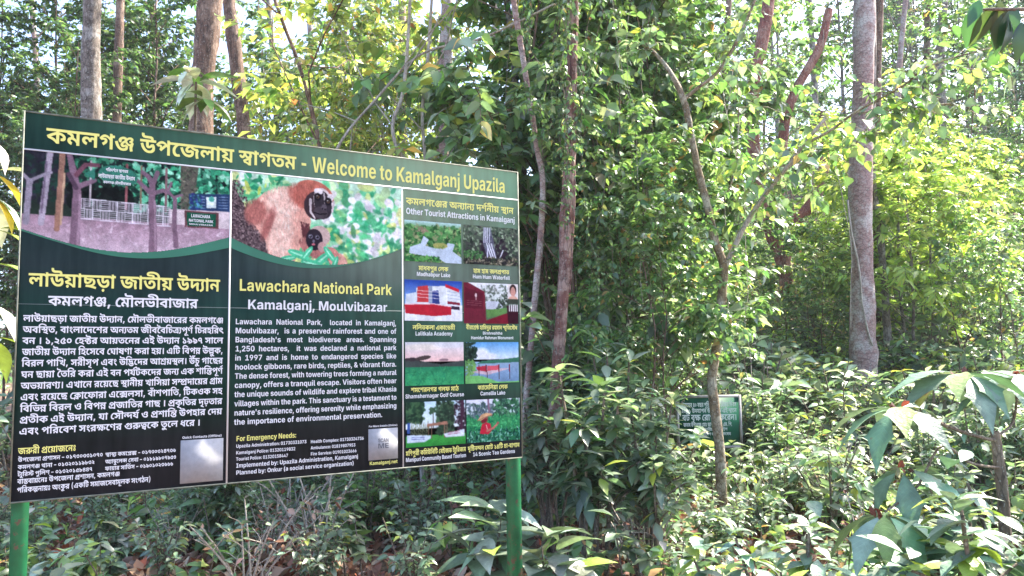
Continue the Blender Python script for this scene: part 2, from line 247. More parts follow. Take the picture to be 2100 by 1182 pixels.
# outlines of the letters: per contour the point count, then x, y steps (units of 1/250 em)
BENGALI_GLYPHS = [
[18,217,156,0,-28,-82,0,1,-25,0,-103,-33,0,-14,17,-27,19,-22,9,-23,6,-13,29,50,25,36,14,18,5,-5,-8,0,12,-105,0,0,28,9,103,100,5,-6,-35,-12,-27,-13,14,-3,22,-11,14,-10,12,-13,-4,-3,21,206,59,-3,-10,-7,-9,-5,-4,-14,-4,-21,0,-5,1,1,28,8,-1,11,3,3,5,-1,8,-10,10,-8,4,-23,6,0,27,13,-2,24,-8,20,-12,13,-16,3,-10],
[33,164,156,0,-28,-24,0,0,-128,-33,0,0,32,4,-13,-12,16,-11,12,-18,11,-15,2,-7,-3,-4,-5,2,-11,11,-8,5,-2,-9,-29,-25,12,-14,16,-4,13,1,14,2,8,3,6,10,9,20,7,22,-1,21,-8,12,-9,11,-13,-5,-4,0,76,-109,0,0,28,13,80,72,-33,8,0,8,-4,11,-7,7,-12,5,-18,3,6,25,14,-4,18,-3,19,-9,9,-9,7,-18],
[51,197,156,0,-28,-24,0,0,-128,-34,0,0,79,7,-15,-9,13,-8,5,-8,0,-8,-6,-2,-6,1,-12,-28,-2,-1,6,-4,9,-9,9,-9,3,-10,0,-8,-6,-2,-4,1,-9,2,-4,9,-7,13,-5,-10,-28,-26,11,-7,5,-10,12,-5,15,-1,8,3,15,3,7,10,10,7,4,14,4,18,0,15,-4,7,-4,14,-12,-5,1,6,10,4,4,10,4,16,-1,13,-8,4,-4,-5,-4,-2,35,-141,0,0,28],
[46,121,0,0,101,6,-11,-16,19,-14,12,-16,7,-12,2,-14,-3,-10,-6,-8,-9,-3,1,15,7,25,-1,10,-6,7,-8,4,-16,-1,-10,-4,-9,-6,-9,-33,-25,-19,27,23,13,5,4,3,5,0,7,-2,4,-5,2,-11,0,-15,-6,-26,21,18,23,14,11,15,8,8,2,16,0,22,-7,14,-9,22,-20,-11,3,-1,48,27,0,5,-16,25,0,0,-28,-24,0,0,-128],
[68,104,157,16,-2,12,-5,10,-13,2,-10,-1,-8,-3,-8,-9,-12,-27,-20,-4,-5,3,-8,7,-1,11,5,3,3,29,-12,3,-11,-2,-19,-4,-11,-8,-9,-10,-6,-14,-4,-17,-2,-26,3,-9,3,-18,11,-9,7,-16,22,-7,14,-12,36,31,9,9,-29,15,-28,10,-11,17,-8,17,-1,14,3,8,8,1,9,-4,8,17,2,-12,-9,-20,-8,-7,-1,-9,1,-8,3,-11,11,-3,7,-1,8,6,17,18,16,16,10,6,5,2,5,-3,6,-3,2,-19,-2,-9,-6,-4,-7,2,-5,6,-3,-21,-20,-14,11,-5,11,-1,7,2,9,6,10,15,12,20,8,24,181,157,10,-1,9,-3,7,-4,6,-6,3,-6,1,-8,-4,-12,-12,-14,-17,-7,-11,-3,-5,22,11,2,6,4,2,5,-3,5,-7,2,-13,-3,-12,-9,-11,-13,-21,11,18,20,12,10,14,6,22,173,57,-15,4,-22,14,-9,10,-6,13,20,16,9,-19,12,-11,9,-4,13,2,4,6,-2,6,-5,5,-9,4,25,9,9,-5,9,-9,3,-9,-1,-12,-9,-12,-8,-4,-10,-3,11,208,10,2,-5,-31,-7,-7,33,0,15,4,14,9,15,17,2,13,-12,-4,-5,-6,-19],
[18,127,156,0,4,-4,7,-7,3,-53,0,-27,6,-14,12,-5,14,-1,21,1,5,32,-2,-1,-11,3,-11,12,-6,64,-1,17,-6,10,-11,5,-24,47,188,156,0,-28,-87,0,0,-37,4,-4,9,2,16,17,29,5,13,-24,4,-18,-1,-19,-2,-10,-11,-16,-16,-12,-11,-4,-27,-3,-21,2,-20,7,-10,5,-18,15,-16,23,-7,14,-12,36,31,9,12,-35,14,-24,8,-9,17,-11,10,-3,21,0,9,3,13,11,3,7,1,15,-1,6,-10,16,25,2,-18,-20,-12,-8,-19,-7,-21,2,-11,7,-6,13,-2,19,0,28,-70,0,0,28],
[48,194,156,0,-28,-24,0,0,-128,-33,0,0,98,1,-13,-20,24,-16,13,-10,5,-17,3,-18,-4,-15,-10,-14,-15,0,5,15,8,9,1,14,-3,8,-9,2,-22,-1,-1,-8,3,51,45,20,-20,-74,-67,-23,22,23,21,-9,-13,-11,-6,7,9,2,12,-5,7,-8,1,-10,-3,-2,-2,-25,23,15,17,15,14,15,9,17,5,18,0,15,-4,20,-12,21,-19,-1,-6,-1,56,27,0,6,-16],
[30,102,156,0,-28,-14,0,-16,-10,-14,-14,-10,-18,-4,-20,2,-17,6,-12,8,-7,9,-3,10,0,13,5,13,-25,-17,-7,-16,-1,-23,3,-10,4,-8,6,-13,17,-4,10,-3,26,0,11,6,21,11,18,15,15,18,10,-16,-11,-47,-1,0,28],
[51,110,7,-34,5,-10,4,-19,12,-17,19,-14,26,-12,34,31,9,6,-19,13,-29,15,-19,18,-10,21,-3,19,3,7,4,4,4,3,12,-5,23,23,-1,-21,-16,-18,-7,-22,-1,-13,3,-13,11,-3,6,-2,13,2,13,8,13,16,12,-95,0,0,28,254,0,0,-28,-90,0,-15,1,-10,-3,-22,-12,-13,-12,-2,-11,7,-6,14,2,12,8,37,-11,3,-11,1,-14,-3,-16,-3,-8,-12,-14,-9,-6,-10,-4,-13,-3,19,227,28,6,-24,-32,-7,-7,26,-2,40,5,23,-32,8,-9,4,-14,10,-11,12,-4,7,35,3,12,-11,17,-5,17,-2,12,1,15,-25,-6,-11,-4,-20],
[18,79,156,0,-28,-24,0,0,-128,-34,0,0,111,-5,9,-7,6,-11,2,0,28,12,-2,10,-8,2,-5,0,10,-1,2,0,19,28,0,5,-16],
[17,169,156,0,-28,-24,0,0,-128,-33,0,-15,15,-28,16,-36,10,-13,2,-12,28,47,26,-31,13,-18,4,9,21,10,-7,-27,0,0,28,14,112,128,-72,0,4,2,26,-12,16,-14,3,-22,-42,-20,0,2,8,-1,17,-5,18,-8,23,-17,5,-7,-5,-2,14,43,-7,-9,3,-7,6,-2,5,0,10,5,8,8,5,5,1,9,-3,7,-6,2,-5,0,-10,-2,-5,-11,-8],
[40,130,68,-23,3,-9,4,-14,13,-5,9,4,0,-10,-19,-9,-7,-11,-4,-7,-1,-10,1,-18,10,-14,19,23,14,9,-12,8,-3,9,3,5,6,4,18,0,8,32,0,2,-10,11,-19,10,-6,12,-1,6,4,3,6,1,5,-2,10,-11,14,-4,3,33,4,6,-5,9,-17,2,-16,-1,-10,-4,-8,-6,-7,-9,-5,-10,-3,4,189,156,0,-28,-191,0,0,28,10,162,79,0,-90,-33,0,-18,13,-19,8,-24,6,-13,30,38,18,25,9,13,3,6,129,51,-30,-11,-15,-8,0,3,33,-10,12,-9],
[46,108,8,-16,1,-14,3,-14,5,-12,8,-12,10,-10,13,-10,16,-16,43,31,9,11,-32,6,-13,14,-19,8,-7,19,-7,17,-1,15,3,10,7,6,15,-1,15,-7,10,-6,4,-11,1,-4,-1,-5,-4,-1,-12,2,-6,-31,-4,-5,14,1,13,2,7,3,5,10,9,21,6,19,-1,11,-2,9,-4,15,-12,9,-17,3,-19,-1,-10,-6,-18,-6,-8,-16,-12,-11,-4,-13,-3,4,186,156,0,-28,-188,0,0,28],
[4,13,90,66,0,0,-31,-66,0],
[32,168,56,-8,-14,-11,-11,-21,-10,-24,-5,-6,14,56,-9,29,-9,-8,-26,-47,14,-46,8,-29,3,-15,0,3,28,49,-2,12,1,18,6,11,9,4,5,2,7,-1,13,-2,6,-11,9,-8,2,-15,0,-2,-1,-3,24,27,0,18,-4,13,-7,12,-14,5,-15,32,52,48,-18,5,-11,11,-5,19,0,48,32,0,-1,-27,1,-24,4,-5,9,-2,9,1,11,5,7,8,0,4,-4,3,-18,1,-13,4,-12,8,-5,5,5,22,9,-9,11,-5,15,-2,24,0,16,-13,2,-3,2,-10,-1,-8,-7,-14,-14,-12,-8,-4,-20,-5,4,-2,128,0,28,188,0,0,-28],
[47,188,156,0,-28,-87,0,0,-37,4,-4,9,2,16,17,29,5,13,-24,4,-18,-1,-19,-2,-10,-11,-16,-16,-12,-11,-4,-27,-3,-21,2,-20,7,-10,5,-18,15,-16,23,-7,14,-12,36,31,9,12,-35,14,-24,8,-9,17,-11,10,-3,21,0,9,3,13,11,3,7,1,15,-1,6,-10,16,25,2,-18,-20,-12,-8,-19,-7,-21,2,-11,7,-6,13,-2,19,0,28,-70,0,0,28,13,88,-44,-8,5,-5,8,0,11,5,8,8,5,10,0,8,-5,3,-4,2,-10,-2,-9,-7,-7,-4,-2],
[42,79,128,-24,0,0,-128,-34,0,0,128,-23,0,0,28,23,0,-5,15,-9,13,-6,5,-25,10,-21,4,-40,1,-18,-4,-4,-5,1,-3,54,-2,12,-3,12,-9,5,-12,1,-12,-32,0,-3,10,-11,4,-30,0,-24,4,-11,8,-5,14,2,10,6,9,10,7,14,5,19,3,22,1,34,-2,28,-6,23,-10,18,-14,11,-18,6,-23,24,0],
[25,162,156,0,-28,-110,0,0,-69,-7,5,29,24,18,12,32,15,22,-19,-8,-23,-2,-29,5,-32,3,-8,-32,-7,-7,26,-3,27,2,18,11,31,10,-14,-47,-28,-32,-28,-27,18,0,81,-21,0,0,28],
[25,74,156,0,-28,-20,0,15,5,-12,-12,-7,-19,3,-27,5,-24,-2,-26,-5,-10,-8,-10,-21,-12,-21,-6,-8,27,9,2,16,9,5,7,2,8,-2,23,-6,23,-1,12,2,13,11,17,-31,0,0,28],
[33,161,156,0,-28,-24,0,0,-128,-33,0,0,52,5,-13,-17,19,-18,13,-6,3,-16,2,-9,-5,-2,-7,2,-7,5,-5,10,-4,-15,-28,-19,11,-7,8,-9,17,-1,9,3,16,3,6,10,10,20,7,22,-1,20,-8,19,-14,6,-6,-5,-2,-1,55,-106,0,0,28],
[5,58,35,2,-3,-22,-62,-27,0,13,65],
[27,102,156,0,-28,-14,0,-16,-10,-14,-14,-10,-18,-4,-20,2,-17,6,-12,8,-7,9,-3,10,0,13,5,13,-25,-17,-7,-16,-1,-23,3,-10,4,-8,6,-13,17,-4,10,-3,26,0,10,4,19,8,18,25,29,24,15],
[8,55,0,-34,0,0,128,-23,0,0,28,81,0,0,-28,-24,0,22,23,156,-2,8,-2,3,-8,3,-60,0,-26,6,-7,4,-8,8,-5,14,-1,18,1,8,32,-2,-1,-11,2,-8,5,-6,9,-3,54,0,17,-1,16,-6,8,-7,6,-15,1,-13],
[31,111,7,-23,2,-21,7,-10,5,-18,15,-16,22,-7,14,-12,35,31,9,6,-19,13,-29,15,-19,9,-6,9,-4,21,-3,8,0,18,6,10,13,2,15,-4,14,-8,9,26,21,11,-17,6,-17,2,-18,-1,-10,-3,-10,-4,-8,-6,-8,-17,-12,-11,-4,18,91,65,-9,3,-7,4,-6,6,-3,8,-1,12,5,18,30,-8,-2,-11,2,-4,13,-1,8,4,12,13,27,5,2,-16,-24,-23,-13,-7,-15,-4,4,190,156,0,-28,-192,0,0,28],
[17,160,156,0,-28,-24,0,0,-128,-33,0,-14,17,-27,19,-22,9,-23,6,-13,29,50,25,36,14,18,5,-4,-9,0,13,-106,0,0,28,9,103,100,5,-6,-41,-15,-21,-10,14,-3,22,-11,14,-10,12,-13,-5,-3],
[17,160,156,0,-28,-24,0,0,-128,-33,0,-14,17,-27,19,-22,9,-23,6,-13,29,50,25,36,14,18,5,-4,-9,0,13,-106,0,0,28,9,103,100,5,-6,-41,-15,-21,-10,14,-3,22,-11,14,-10,12,-13,-5,-3,12,43,-3,-10,2,-4,3,-5,14,5,13,9,5,10,0,8,-5,4,-8,1,-5,-5,-14,-4,-3],
[13,243,156,0,-28,-24,0,0,-128,-33,0,-12,16,-16,13,-16,10,14,21,30,-23,0,91,-188,0,0,28,44,100,20,-14,1,-25,7,-11,7,-11,9,-10,11,-18,32,-7,20,31,9,5,-15,12,-23,6,-9,14,-13,8,-4,18,-3,19,3,9,5,5,8,1,15,-5,9,-3,3,-10,3,-6,-1,-5,-6,1,-11,1,-1,-31,-5,-3,7,-1,18,2,7,7,9,11,6,13,3,18,0,10,-2,9,-4,14,-11,9,-15,3,-18,-3,-17,-4,-8,-13,-14,-9,-5,-23,-6,10,84,107,-1,5,-6,9,-11,7,-7,2,18,11,12,-3,15,-8,9,-10,4,-12],
[27,79,156,0,-28,-24,0,0,-128,-34,0,0,128,-23,0,0,28,24,0,-17,21,19,23,19,15,19,9,22,5,40,-2,37,-10,45,-21,14,-8,-15,-23,-51,25,-31,10,-23,2,-17,-2,-15,-6,-12,-8,-14,-14,11,-16],
[40,130,69,-23,3,-9,4,-8,6,-11,15,4,0,-10,-19,-9,-7,-11,-4,-7,-1,-10,1,-18,10,-14,19,23,14,9,-12,12,-2,8,5,2,3,4,18,0,8,32,0,2,-10,11,-19,10,-6,12,-1,6,4,3,6,1,5,-2,10,-11,14,-4,3,33,4,6,-5,9,-17,2,-16,-1,-10,-4,-9,-6,-6,-8,-4,-11,-3,4,189,156,0,-28,-191,0,0,28,36,113,82,20,-2,15,-5,14,-11,7,-13,1,-9,-2,-13,-11,-14,-11,-6,-35,-8,8,17,62,-21,7,-4,-13,-23,-48,20,-44,11,-21,3,5,26,18,-4,19,-1,20,2,6,3,4,4,3,9,-2,9,-7,6,-10,2,-9,-1,-5,-6,0,-8,1,-2,-31,-3,-3,7,0,13,5,10,15,9],
[8,36,80,20,-14,34,-35,19,-29,-25,-14,-26,33,-23,21,-20,13,18,16,118,2,14,7,11,10,8,20,5,20,-5,10,-8,8,-17,1,-8,-3,-13,-6,-11,-10,-8,-7,-3,-13,-2,-14,2,-11,6,-9,10,-3,6,12,41,118,2,-7,5,-5,10,-1,4,1,5,5,1,11,-1,3,-5,5,-4,2,-7,0,-6,-4],
[10,181,156,0,-28,-24,0,0,-128,-33,0,0,127,1,9,-1,36,27,0,6,-16,28,100,156,11,-5,13,-13,8,-12,0,-33,-12,19,-13,13,-7,4,-8,1,-13,-4,-4,-7,-1,-5,1,-5,3,-5,9,-6,17,-2,-4,-30,-11,1,-17,6,-7,5,-9,13,-3,7,-2,16,2,18,3,7,8,10,5,4,11,4,21,28,157,20,-8,9,-11,4,-8,2,-9,0,-17,-5,-15,-9,-12,-6,-5,-18,-5,-11,-1,-4,30,13,1,14,8,2,3,1,6,-3,9,-7,5,-17,2,-13,-3,-3,28],
[19,71,156,-2,8,-2,3,-8,3,-20,0,-26,6,-14,12,-5,14,-1,21,1,5,31,-2,0,-14,3,-8,12,-6,31,-1,16,-6,8,-7,6,-15,1,-13,30,102,156,0,-28,-14,0,-16,-10,-14,-14,-10,-18,-4,-20,2,-17,6,-12,8,-7,9,-3,10,0,13,5,13,-25,-17,-7,-16,-1,-23,3,-10,4,-8,6,-13,17,-4,10,-3,26,0,11,6,21,11,18,15,15,18,10,-16,-11,-47,-1,0,28],
[27,79,156,0,-28,-24,0,0,-128,-34,0,0,128,-23,0,0,28,24,0,-17,20,8,13,17,19,8,7,17,9,19,5,41,-3,24,-9,52,-30,-17,-22,-44,26,-17,7,-24,4,-15,-2,-12,-6,-17,-17,-3,-5,11,-16],
[35,151,156,0,-28,-98,0,0,-78,4,-14,7,-3,18,2,19,16,5,12,0,7,-3,5,-29,5,-13,6,-11,11,2,31,7,-9,13,-9,22,-5,26,-2,12,-8,5,-9,2,-12,-3,-19,-7,-15,-11,-14,-15,-11,-17,-8,-28,-2,-12,2,-13,8,-9,13,-4,27,0,73,-22,0,0,28],
[45,143,123,13,-6,8,-10,3,-19,0,-88,-33,0,-7,9,-4,3,-25,2,-43,-4,-24,6,-6,3,-9,9,-6,14,-2,9,1,26,2,7,32,-4,-2,-23,1,-6,8,-10,16,-3,45,4,15,-5,8,-8,0,58,-5,11,-10,1,-17,-7,-6,-6,-1,-5,3,-3,13,0,3,-24,-20,-2,-16,3,-6,3,-5,5,-3,6,-1,8,5,17,8,11,11,9,14,7,16,4,4,191,156,0,-28,-193,0,0,28],
[30,-62,-64,-16,8,-4,4,-4,11,-1,7,1,8,3,7,12,9,8,3,8,1,0,11,34,0,0,-16,-13,-16,-16,0,-3,-1,-3,-4,0,-5,9,-5,10,0,13,6,11,9,4,5,41,-18,9,-5,-15,-23,-21,14,-9,4,-21,-12,-17,-3],
[35,163,156,0,-28,-24,0,0,-128,-33,0,0,105,6,-14,-17,19,-18,14,-6,3,-16,2,-8,-3,-5,-10,2,-13,10,-7,19,-3,-3,-33,-26,6,-10,4,-15,11,-5,7,-6,16,0,18,2,8,8,13,12,9,15,5,17,0,15,-4,13,-7,23,-20,-6,0,-1,46,27,0,6,-16],
[4,-76,186,87,43,13,-23,-86,-45],
[42,80,120,12,-2,19,-9,6,-5,5,-7,5,-14,1,-8,-1,-12,-5,-11,-7,-8,-10,-6,-12,-5,-14,-4,-6,11,25,-8,24,-11,24,-15,-17,-24,-34,21,-39,16,-45,10,6,26,34,-4,18,1,13,4,8,6,3,4,2,9,-3,11,-9,7,-7,2,-16,0,-8,-3,-3,-11,1,-3,-31,-5,-3,24,2,5,8,9,6,4,15,5,9,1,11,36,107,-1,5,-6,9,-11,7,-7,2,19,11,11,-3,15,-8,6,-5,6,-11,1,-6,4,146,156,0,-28,-148,0,0,28],
[45,85,157,11,-2,15,-7,6,-4,5,-6,5,-13,-1,-18,-4,-9,-6,-7,-9,-5,-11,-4,-19,-1,-26,6,7,25,27,-3,7,3,2,11,-5,5,-14,3,-14,-2,-13,-8,-5,-8,-1,-15,4,-9,9,-9,70,-33,12,-9,11,-15,4,-20,-32,-6,-7,16,-10,9,-22,12,-23,10,-23,13,-15,14,-5,8,-5,17,-1,9,1,9,7,18,6,7,17,11,10,4,11,2],
[4,44,0,0,156,34,0,0,-156],
[42,78,0,-16,1,-12,4,-10,6,-6,7,-4,9,-2,9,1,9,3,8,11,12,18,10,12,-28,-6,-2,-4,-5,1,-7,9,-4,12,0,6,2,8,7,2,4,-1,13,-8,11,-49,32,-9,10,-5,10,-1,16,3,10,10,14,29,-17,-6,-9,0,-6,15,-13,27,-17,13,-11,10,-12,5,-12,2,-15,-1,-10,-7,-15,-5,-6,-15,-10,-9,-3],
[40,30,141,10,17,27,-12,-3,-12,4,-4,34,-9,11,-5,8,-6,5,-8,5,-19,-2,-12,-4,-11,-8,-8,-10,-6,-13,-5,-16,-2,-6,1,1,10,33,-12,14,-7,22,-15,-18,-23,-24,17,-26,13,-39,12,-22,4,5,27,25,-5,27,0,11,2,7,3,5,4,3,5,1,8,-7,10,-13,5,-17,3,-16,6,-12,12,-3,9],
[30,69,1,-12,2,-11,4,-11,6,-15,15,-5,10,-5,24,2,13,4,12,6,11,19,22,28,19,35,18,15,-20,-3,-13,4,-6,8,-3,9,0,13,-21,-18,-10,-11,-8,-6,-7,-2,-14,4,-6,4,-3,18,-1,11,-29,-9,-5,-22,-7,-24,-4,26,96,28,17,5,5,-8,-12,2,-10,4,-12,12,-3,7,-1,14,3,11,12,16,21,17,8,-17,-14,2,-14,9,-7,11,3,16,16,-2,-24,-13,-19,-14,-13,-15,-7,-16,0,-16,2,-7,7,-9,5,-4,12,-4],
[26,77,20,-22,3,-10,3,-9,5,-13,15,-5,10,-3,24,0,10,6,18,5,8,7,8,19,11,12,3,15,1,13,-1,12,-3,10,-4,15,-13,9,-18,3,-22,-1,-10,-6,-19,-13,-15,-9,-6,-10,-4,-12,-3,16,73,111,-14,-6,-4,-4,-5,-10,-1,-19,5,-14,6,-6,5,-3,17,-1,6,1,12,9,5,10,1,19,-1,6,-7,12,-13,6],
[30,114,-3,-16,1,-12,3,-11,6,-7,7,-5,9,-1,17,5,14,20,38,1,39,33,0,-1,-43,-3,-13,-7,-13,-14,-20,-1,-6,3,-7,11,-5,28,3,8,7,2,6,-2,7,28,13,5,-7,3,-11,-1,-11,-7,-14,-5,-5,-17,-9,-11,-4,14,90,99,-25,-8,-28,-12,-2,3,16,-3,22,-10,6,-4,-10,-21,-21,11,-32,7,-12,29,47,21,28,10,9,2,19,129,55,-2,1,1,24,10,0,3,2,1,3,-2,6,-5,5,-12,5,-12,2,0,25,33,-8,16,-9,6,-6,7,-14,1,-14,-4,-10,-7,-7,-17,-5,4,-2,128,0,28,196,0,0,-28,19,138,156,0,4,-4,7,-8,3,-43,0,-26,6,-12,9,-5,8,-3,9,-1,11,2,15,31,-2,0,-14,3,-8,12,-6,54,-1,17,-6,10,-11,5,-24],
[13,243,156,0,-28,-24,0,0,-128,-33,0,-12,16,-16,13,-16,10,14,21,30,-23,0,91,-188,0,0,28,44,100,20,-14,1,-25,7,-11,7,-11,9,-10,11,-18,32,-7,20,31,9,5,-15,12,-23,6,-9,14,-13,8,-4,18,-3,19,3,9,5,5,8,1,15,-5,9,-3,3,-10,3,-6,-1,-5,-6,1,-11,1,-1,-31,-5,-3,7,-1,18,2,7,7,9,11,6,13,3,18,0,10,-2,9,-4,14,-11,9,-15,3,-18,-3,-17,-4,-8,-13,-14,-9,-5,-23,-6,10,84,107,-1,5,-6,9,-11,7,-7,2,18,11,12,-3,15,-8,9,-10,4,-12,16,319,156,0,-28,-24,0,0,-128,-33,0,0,111,-6,10,-10,7,-8,0,0,28,12,-2,7,-5,5,-8,0,31,27,0,5,-16],
[46,141,157,12,-2,13,-7,9,-11,3,-13,0,-124,-32,0,-9,12,-14,5,-62,-4,-28,6,-6,3,-10,10,-7,15,-2,10,1,29,2,8,32,-4,-2,-26,4,-13,9,-7,34,-2,19,3,23,-2,15,-10,0,84,-4,9,-7,3,-13,-1,-17,-13,-6,-9,-1,-6,3,-5,16,-2,3,1,2,-27,-20,-3,-10,1,-16,7,-6,6,-3,8,-1,17,5,14,9,14,12,12,24,12],
[18,89,156,-2,8,-2,3,-8,3,-32,0,-27,6,-14,12,-5,14,-1,21,1,5,32,-2,-1,-11,3,-11,12,-6,43,-1,17,-6,10,-11,5,-24,42,80,120,12,-2,19,-9,6,-5,5,-7,5,-14,1,-8,-1,-12,-5,-11,-7,-8,-10,-6,-12,-5,-14,-4,-6,11,25,-8,24,-11,24,-15,-17,-24,-34,21,-39,16,-45,10,6,26,34,-4,18,1,13,4,8,6,3,4,2,9,-3,11,-9,7,-7,2,-16,0,-8,-3,-3,-11,1,-3,-31,-5,-3,24,2,5,8,9,6,4,15,5,9,1,11,36,107,-1,5,-6,9,-11,7,-7,2,19,11,11,-3,15,-8,6,-5,6,-11,1,-6,4,146,156,0,-28,-148,0,0,28],
[55,50,83,16,-2,14,-6,9,-9,4,-6,2,-19,-4,-12,-11,-13,1,12,18,5,7,4,5,5,3,7,0,13,-3,8,-8,8,-6,4,-17,7,-37,10,-17,7,-11,9,-5,11,-1,7,1,8,10,17,29,-11,-4,-6,0,-7,4,-4,60,-19,17,-9,12,-10,9,-16,2,-18,-1,-11,-7,-17,-13,-13,-19,-9,-34,-7,-30,-1,-5,27,14,3,9,9,-1,11,-8,5,-4,1,-6,-1,-5,-6,0,-7,1,-2,-30,-7,-4,12,2,18,7,10,11,6],
[29,92,70,17,-4,-20,-7,-21,-2,-17,1,-14,4,-10,6,-7,9,-4,10,-2,13,5,22,4,7,10,11,13,8,16,6,17,2,19,-3,15,-7,9,-12,3,-14,0,-78,2,-7,6,-4,8,-1,-4,-30,-19,2,-14,4,-8,9,-4,23,12,90,88,9,4,-7,-4,0,26,-2,8,-9,6,-15,-2,-12,-9,-6,-12,1,-10,5,-7,10,-3],
[35,180,156,0,-28,-24,0,0,-128,-34,0,0,79,4,-7,-9,8,-7,1,-8,-5,-12,-20,-17,-22,-14,-7,-15,-1,-15,4,-9,7,-9,11,-4,7,23,14,11,-13,10,-1,9,8,9,17,7,6,8,14,9,7,15,2,15,-9,4,-4,-4,-1,0,17,-1,3,0,13,-124,0,0,28,13,60,61,-4,25,-2,6,-11,11,-5,3,-14,4,-18,2,10,29,17,-9,29,-8,11,-11,6,-15,2,-14],
[40,168,156,0,-28,-24,0,0,-128,-33,0,-13,13,-26,16,-22,8,-25,5,-10,23,29,18,5,-5,-8,0,-14,4,-6,3,-7,8,-4,9,1,13,2,6,4,6,13,11,8,5,33,-8,-9,-3,-12,-8,-6,-9,0,-10,4,-5,7,-3,18,3,9,5,15,-22,-45,-25,0,5,22,-6,20,-10,17,-13,0,94,-113,0,0,28],
[25,171,156,0,-28,-24,0,0,-128,-34,0,-15,15,-29,16,-36,10,-13,2,-12,28,24,14,26,12,20,7,11,-20,-42,-20,22,-5,23,-10,22,-15,0,14,-1,3,1,58,-1,4,0,15,-115,0,0,28,10,15,135,29,-5,19,-7,41,-22,26,-20,-10,-24,-23,19,-31,17,-32,13,-28,8],
[32,227,156,0,-28,-98,0,0,-78,4,-14,7,-3,18,2,19,16,5,12,-1,10,-4,3,-12,2,-6,-1,-5,27,32,2,13,-4,9,-7,5,-10,2,-12,-3,-18,-7,-15,-11,-14,-15,-11,-17,-8,-28,-2,-12,2,-13,8,-9,13,-4,27,0,73,-22,0,0,28,21,171,156,-2,7,-5,4,-9,1,-42,0,-26,6,-14,12,-5,14,-1,21,1,6,31,-3,-1,-12,2,-10,5,-6,6,-3,16,-2,51,0,10,-1,8,-10,5,-12,1,-12,28,79,156,0,-28,-24,0,0,-128,-34,0,0,128,-23,0,0,28,24,0,-17,20,8,13,17,19,8,7,18,9,20,5,31,-1,20,-5,22,-9,39,-24,-18,-19,-26,16,-26,12,-27,4,-16,-2,-12,-6,-18,-18,-3,-5,11,-16],
[35,165,156,0,-28,-24,0,0,-77,-34,0,0,19,2,-13,-11,12,-19,14,-13,6,-13,2,-6,-1,-5,-5,-1,-3,1,-5,12,-8,-14,-24,-19,10,-6,7,-7,14,-1,8,3,14,3,6,5,5,17,8,7,2,22,-1,27,-11,19,-16,-2,-2,0,20,-1,4,0,15,-109,0,0,28,20,75,46,16,-7,15,-11,14,-15,6,-9,-16,-14,-24,23,-17,8,-10,0,-4,-6,3,-7,5,-2,-13,-23,-14,8,-10,12,-4,16,2,11,6,8,14,8,7,2,5,141,53,0,-64,-34,0,1,54,-1,10],
[49,202,156,0,-28,-24,0,0,-74,-33,0,0,32,5,-16,-12,14,-8,5,-7,1,-8,-4,-3,-5,-1,-10,1,-6,-28,-1,-5,14,-9,10,-14,3,-11,-3,-4,-8,2,-7,7,-6,11,-5,-13,-27,-15,7,-12,8,-9,11,-4,13,-1,8,3,13,7,11,11,8,7,3,16,2,19,-2,14,-7,7,-5,7,-7,-5,1,5,10,5,4,10,4,7,1,15,-4,13,-9,-3,-1,0,24,-147,0,0,28,38,86,49,14,-4,15,-11,7,8,14,2,12,-6,7,-8,-10,3,0,23,33,0,0,-67,-33,0,0,34,6,-19,-6,10,-3,3,-8,2,-4,-6,0,-8,1,-1,-28,-1,-1,6,-9,12,-5,2,-9,0,-4,-5,2,-9,11,-5,-11,-25,-18,10,-7,6,-5,7,-3,8,-1,9,1,8,3,7,5,7,16,7],
[35,-88,-76,-12,4,-10,8,-5,11,-1,7,1,8,4,8,6,6,8,4,10,3,12,1,23,-2,21,-6,20,-10,34,-24,-18,-20,-28,22,-17,10,-16,6,-15,2,-8,-1,-6,-6,1,-7,7,-4,13,3,6,8,3,19,0,19,34,0,-2,-30,-8,-19,-4,-6,-12,-9,-9,-4,-9,-2],
[18,190,156,0,-28,-24,0,0,-128,-33,0,-18,19,-21,14,-33,13,-19,4,-9,29,15,-6,40,-8,10,-4,23,-14,12,-10,0,135,27,0,6,-16,20,119,115,-3,-17,-9,-14,-6,-7,-8,-5,-21,-8,-13,-2,-21,5,-5,12,22,5,15,6,11,8,5,9,0,10,-4,8,-7,7,-5,3,32,21,12,-18,3,-7,20,48,105,-11,1,-9,3,-7,4,-6,6,-3,8,-1,13,1,7,4,10,30,-7,-2,-11,2,-4,10,-2,14,7,8,11,24,5,3,-9,-15,-23,-18,-14,-7,-3],
[14,-93,-17,67,29,10,-23,-35,-12,-14,-7,1,7,9,0,28,-6,17,-6,21,-12,-14,-21,-17,9,-26,9,-36,7],
[25,173,156,0,-28,-115,0,0,-47,-7,6,11,8,30,15,27,10,22,-20,-5,-10,-2,-33,4,-16,3,-6,-32,-7,-5,13,-3,32,6,24,4,6,13,-11,-44,-19,-28,-17,-28,18,0,54,-26,0,0,28,17,97,11,-18,3,-13,10,-3,5,-2,14,5,16,27,-6,-1,-11,2,-4,8,-2,5,0,13,7,7,9,23,3,-1,-15,-14,-14,-17,-11,28,90,-31,-19,3,-18,7,-8,5,-16,15,-7,9,-12,24,-6,15,31,9,10,-27,13,-18,15,-11,8,-3,17,-2,19,3,5,2,8,9,2,7,-3,14,-8,12,29,13,4,-5,8,-20,1,-13,-3,-17,-9,-15,-16,-10,-22,-5],
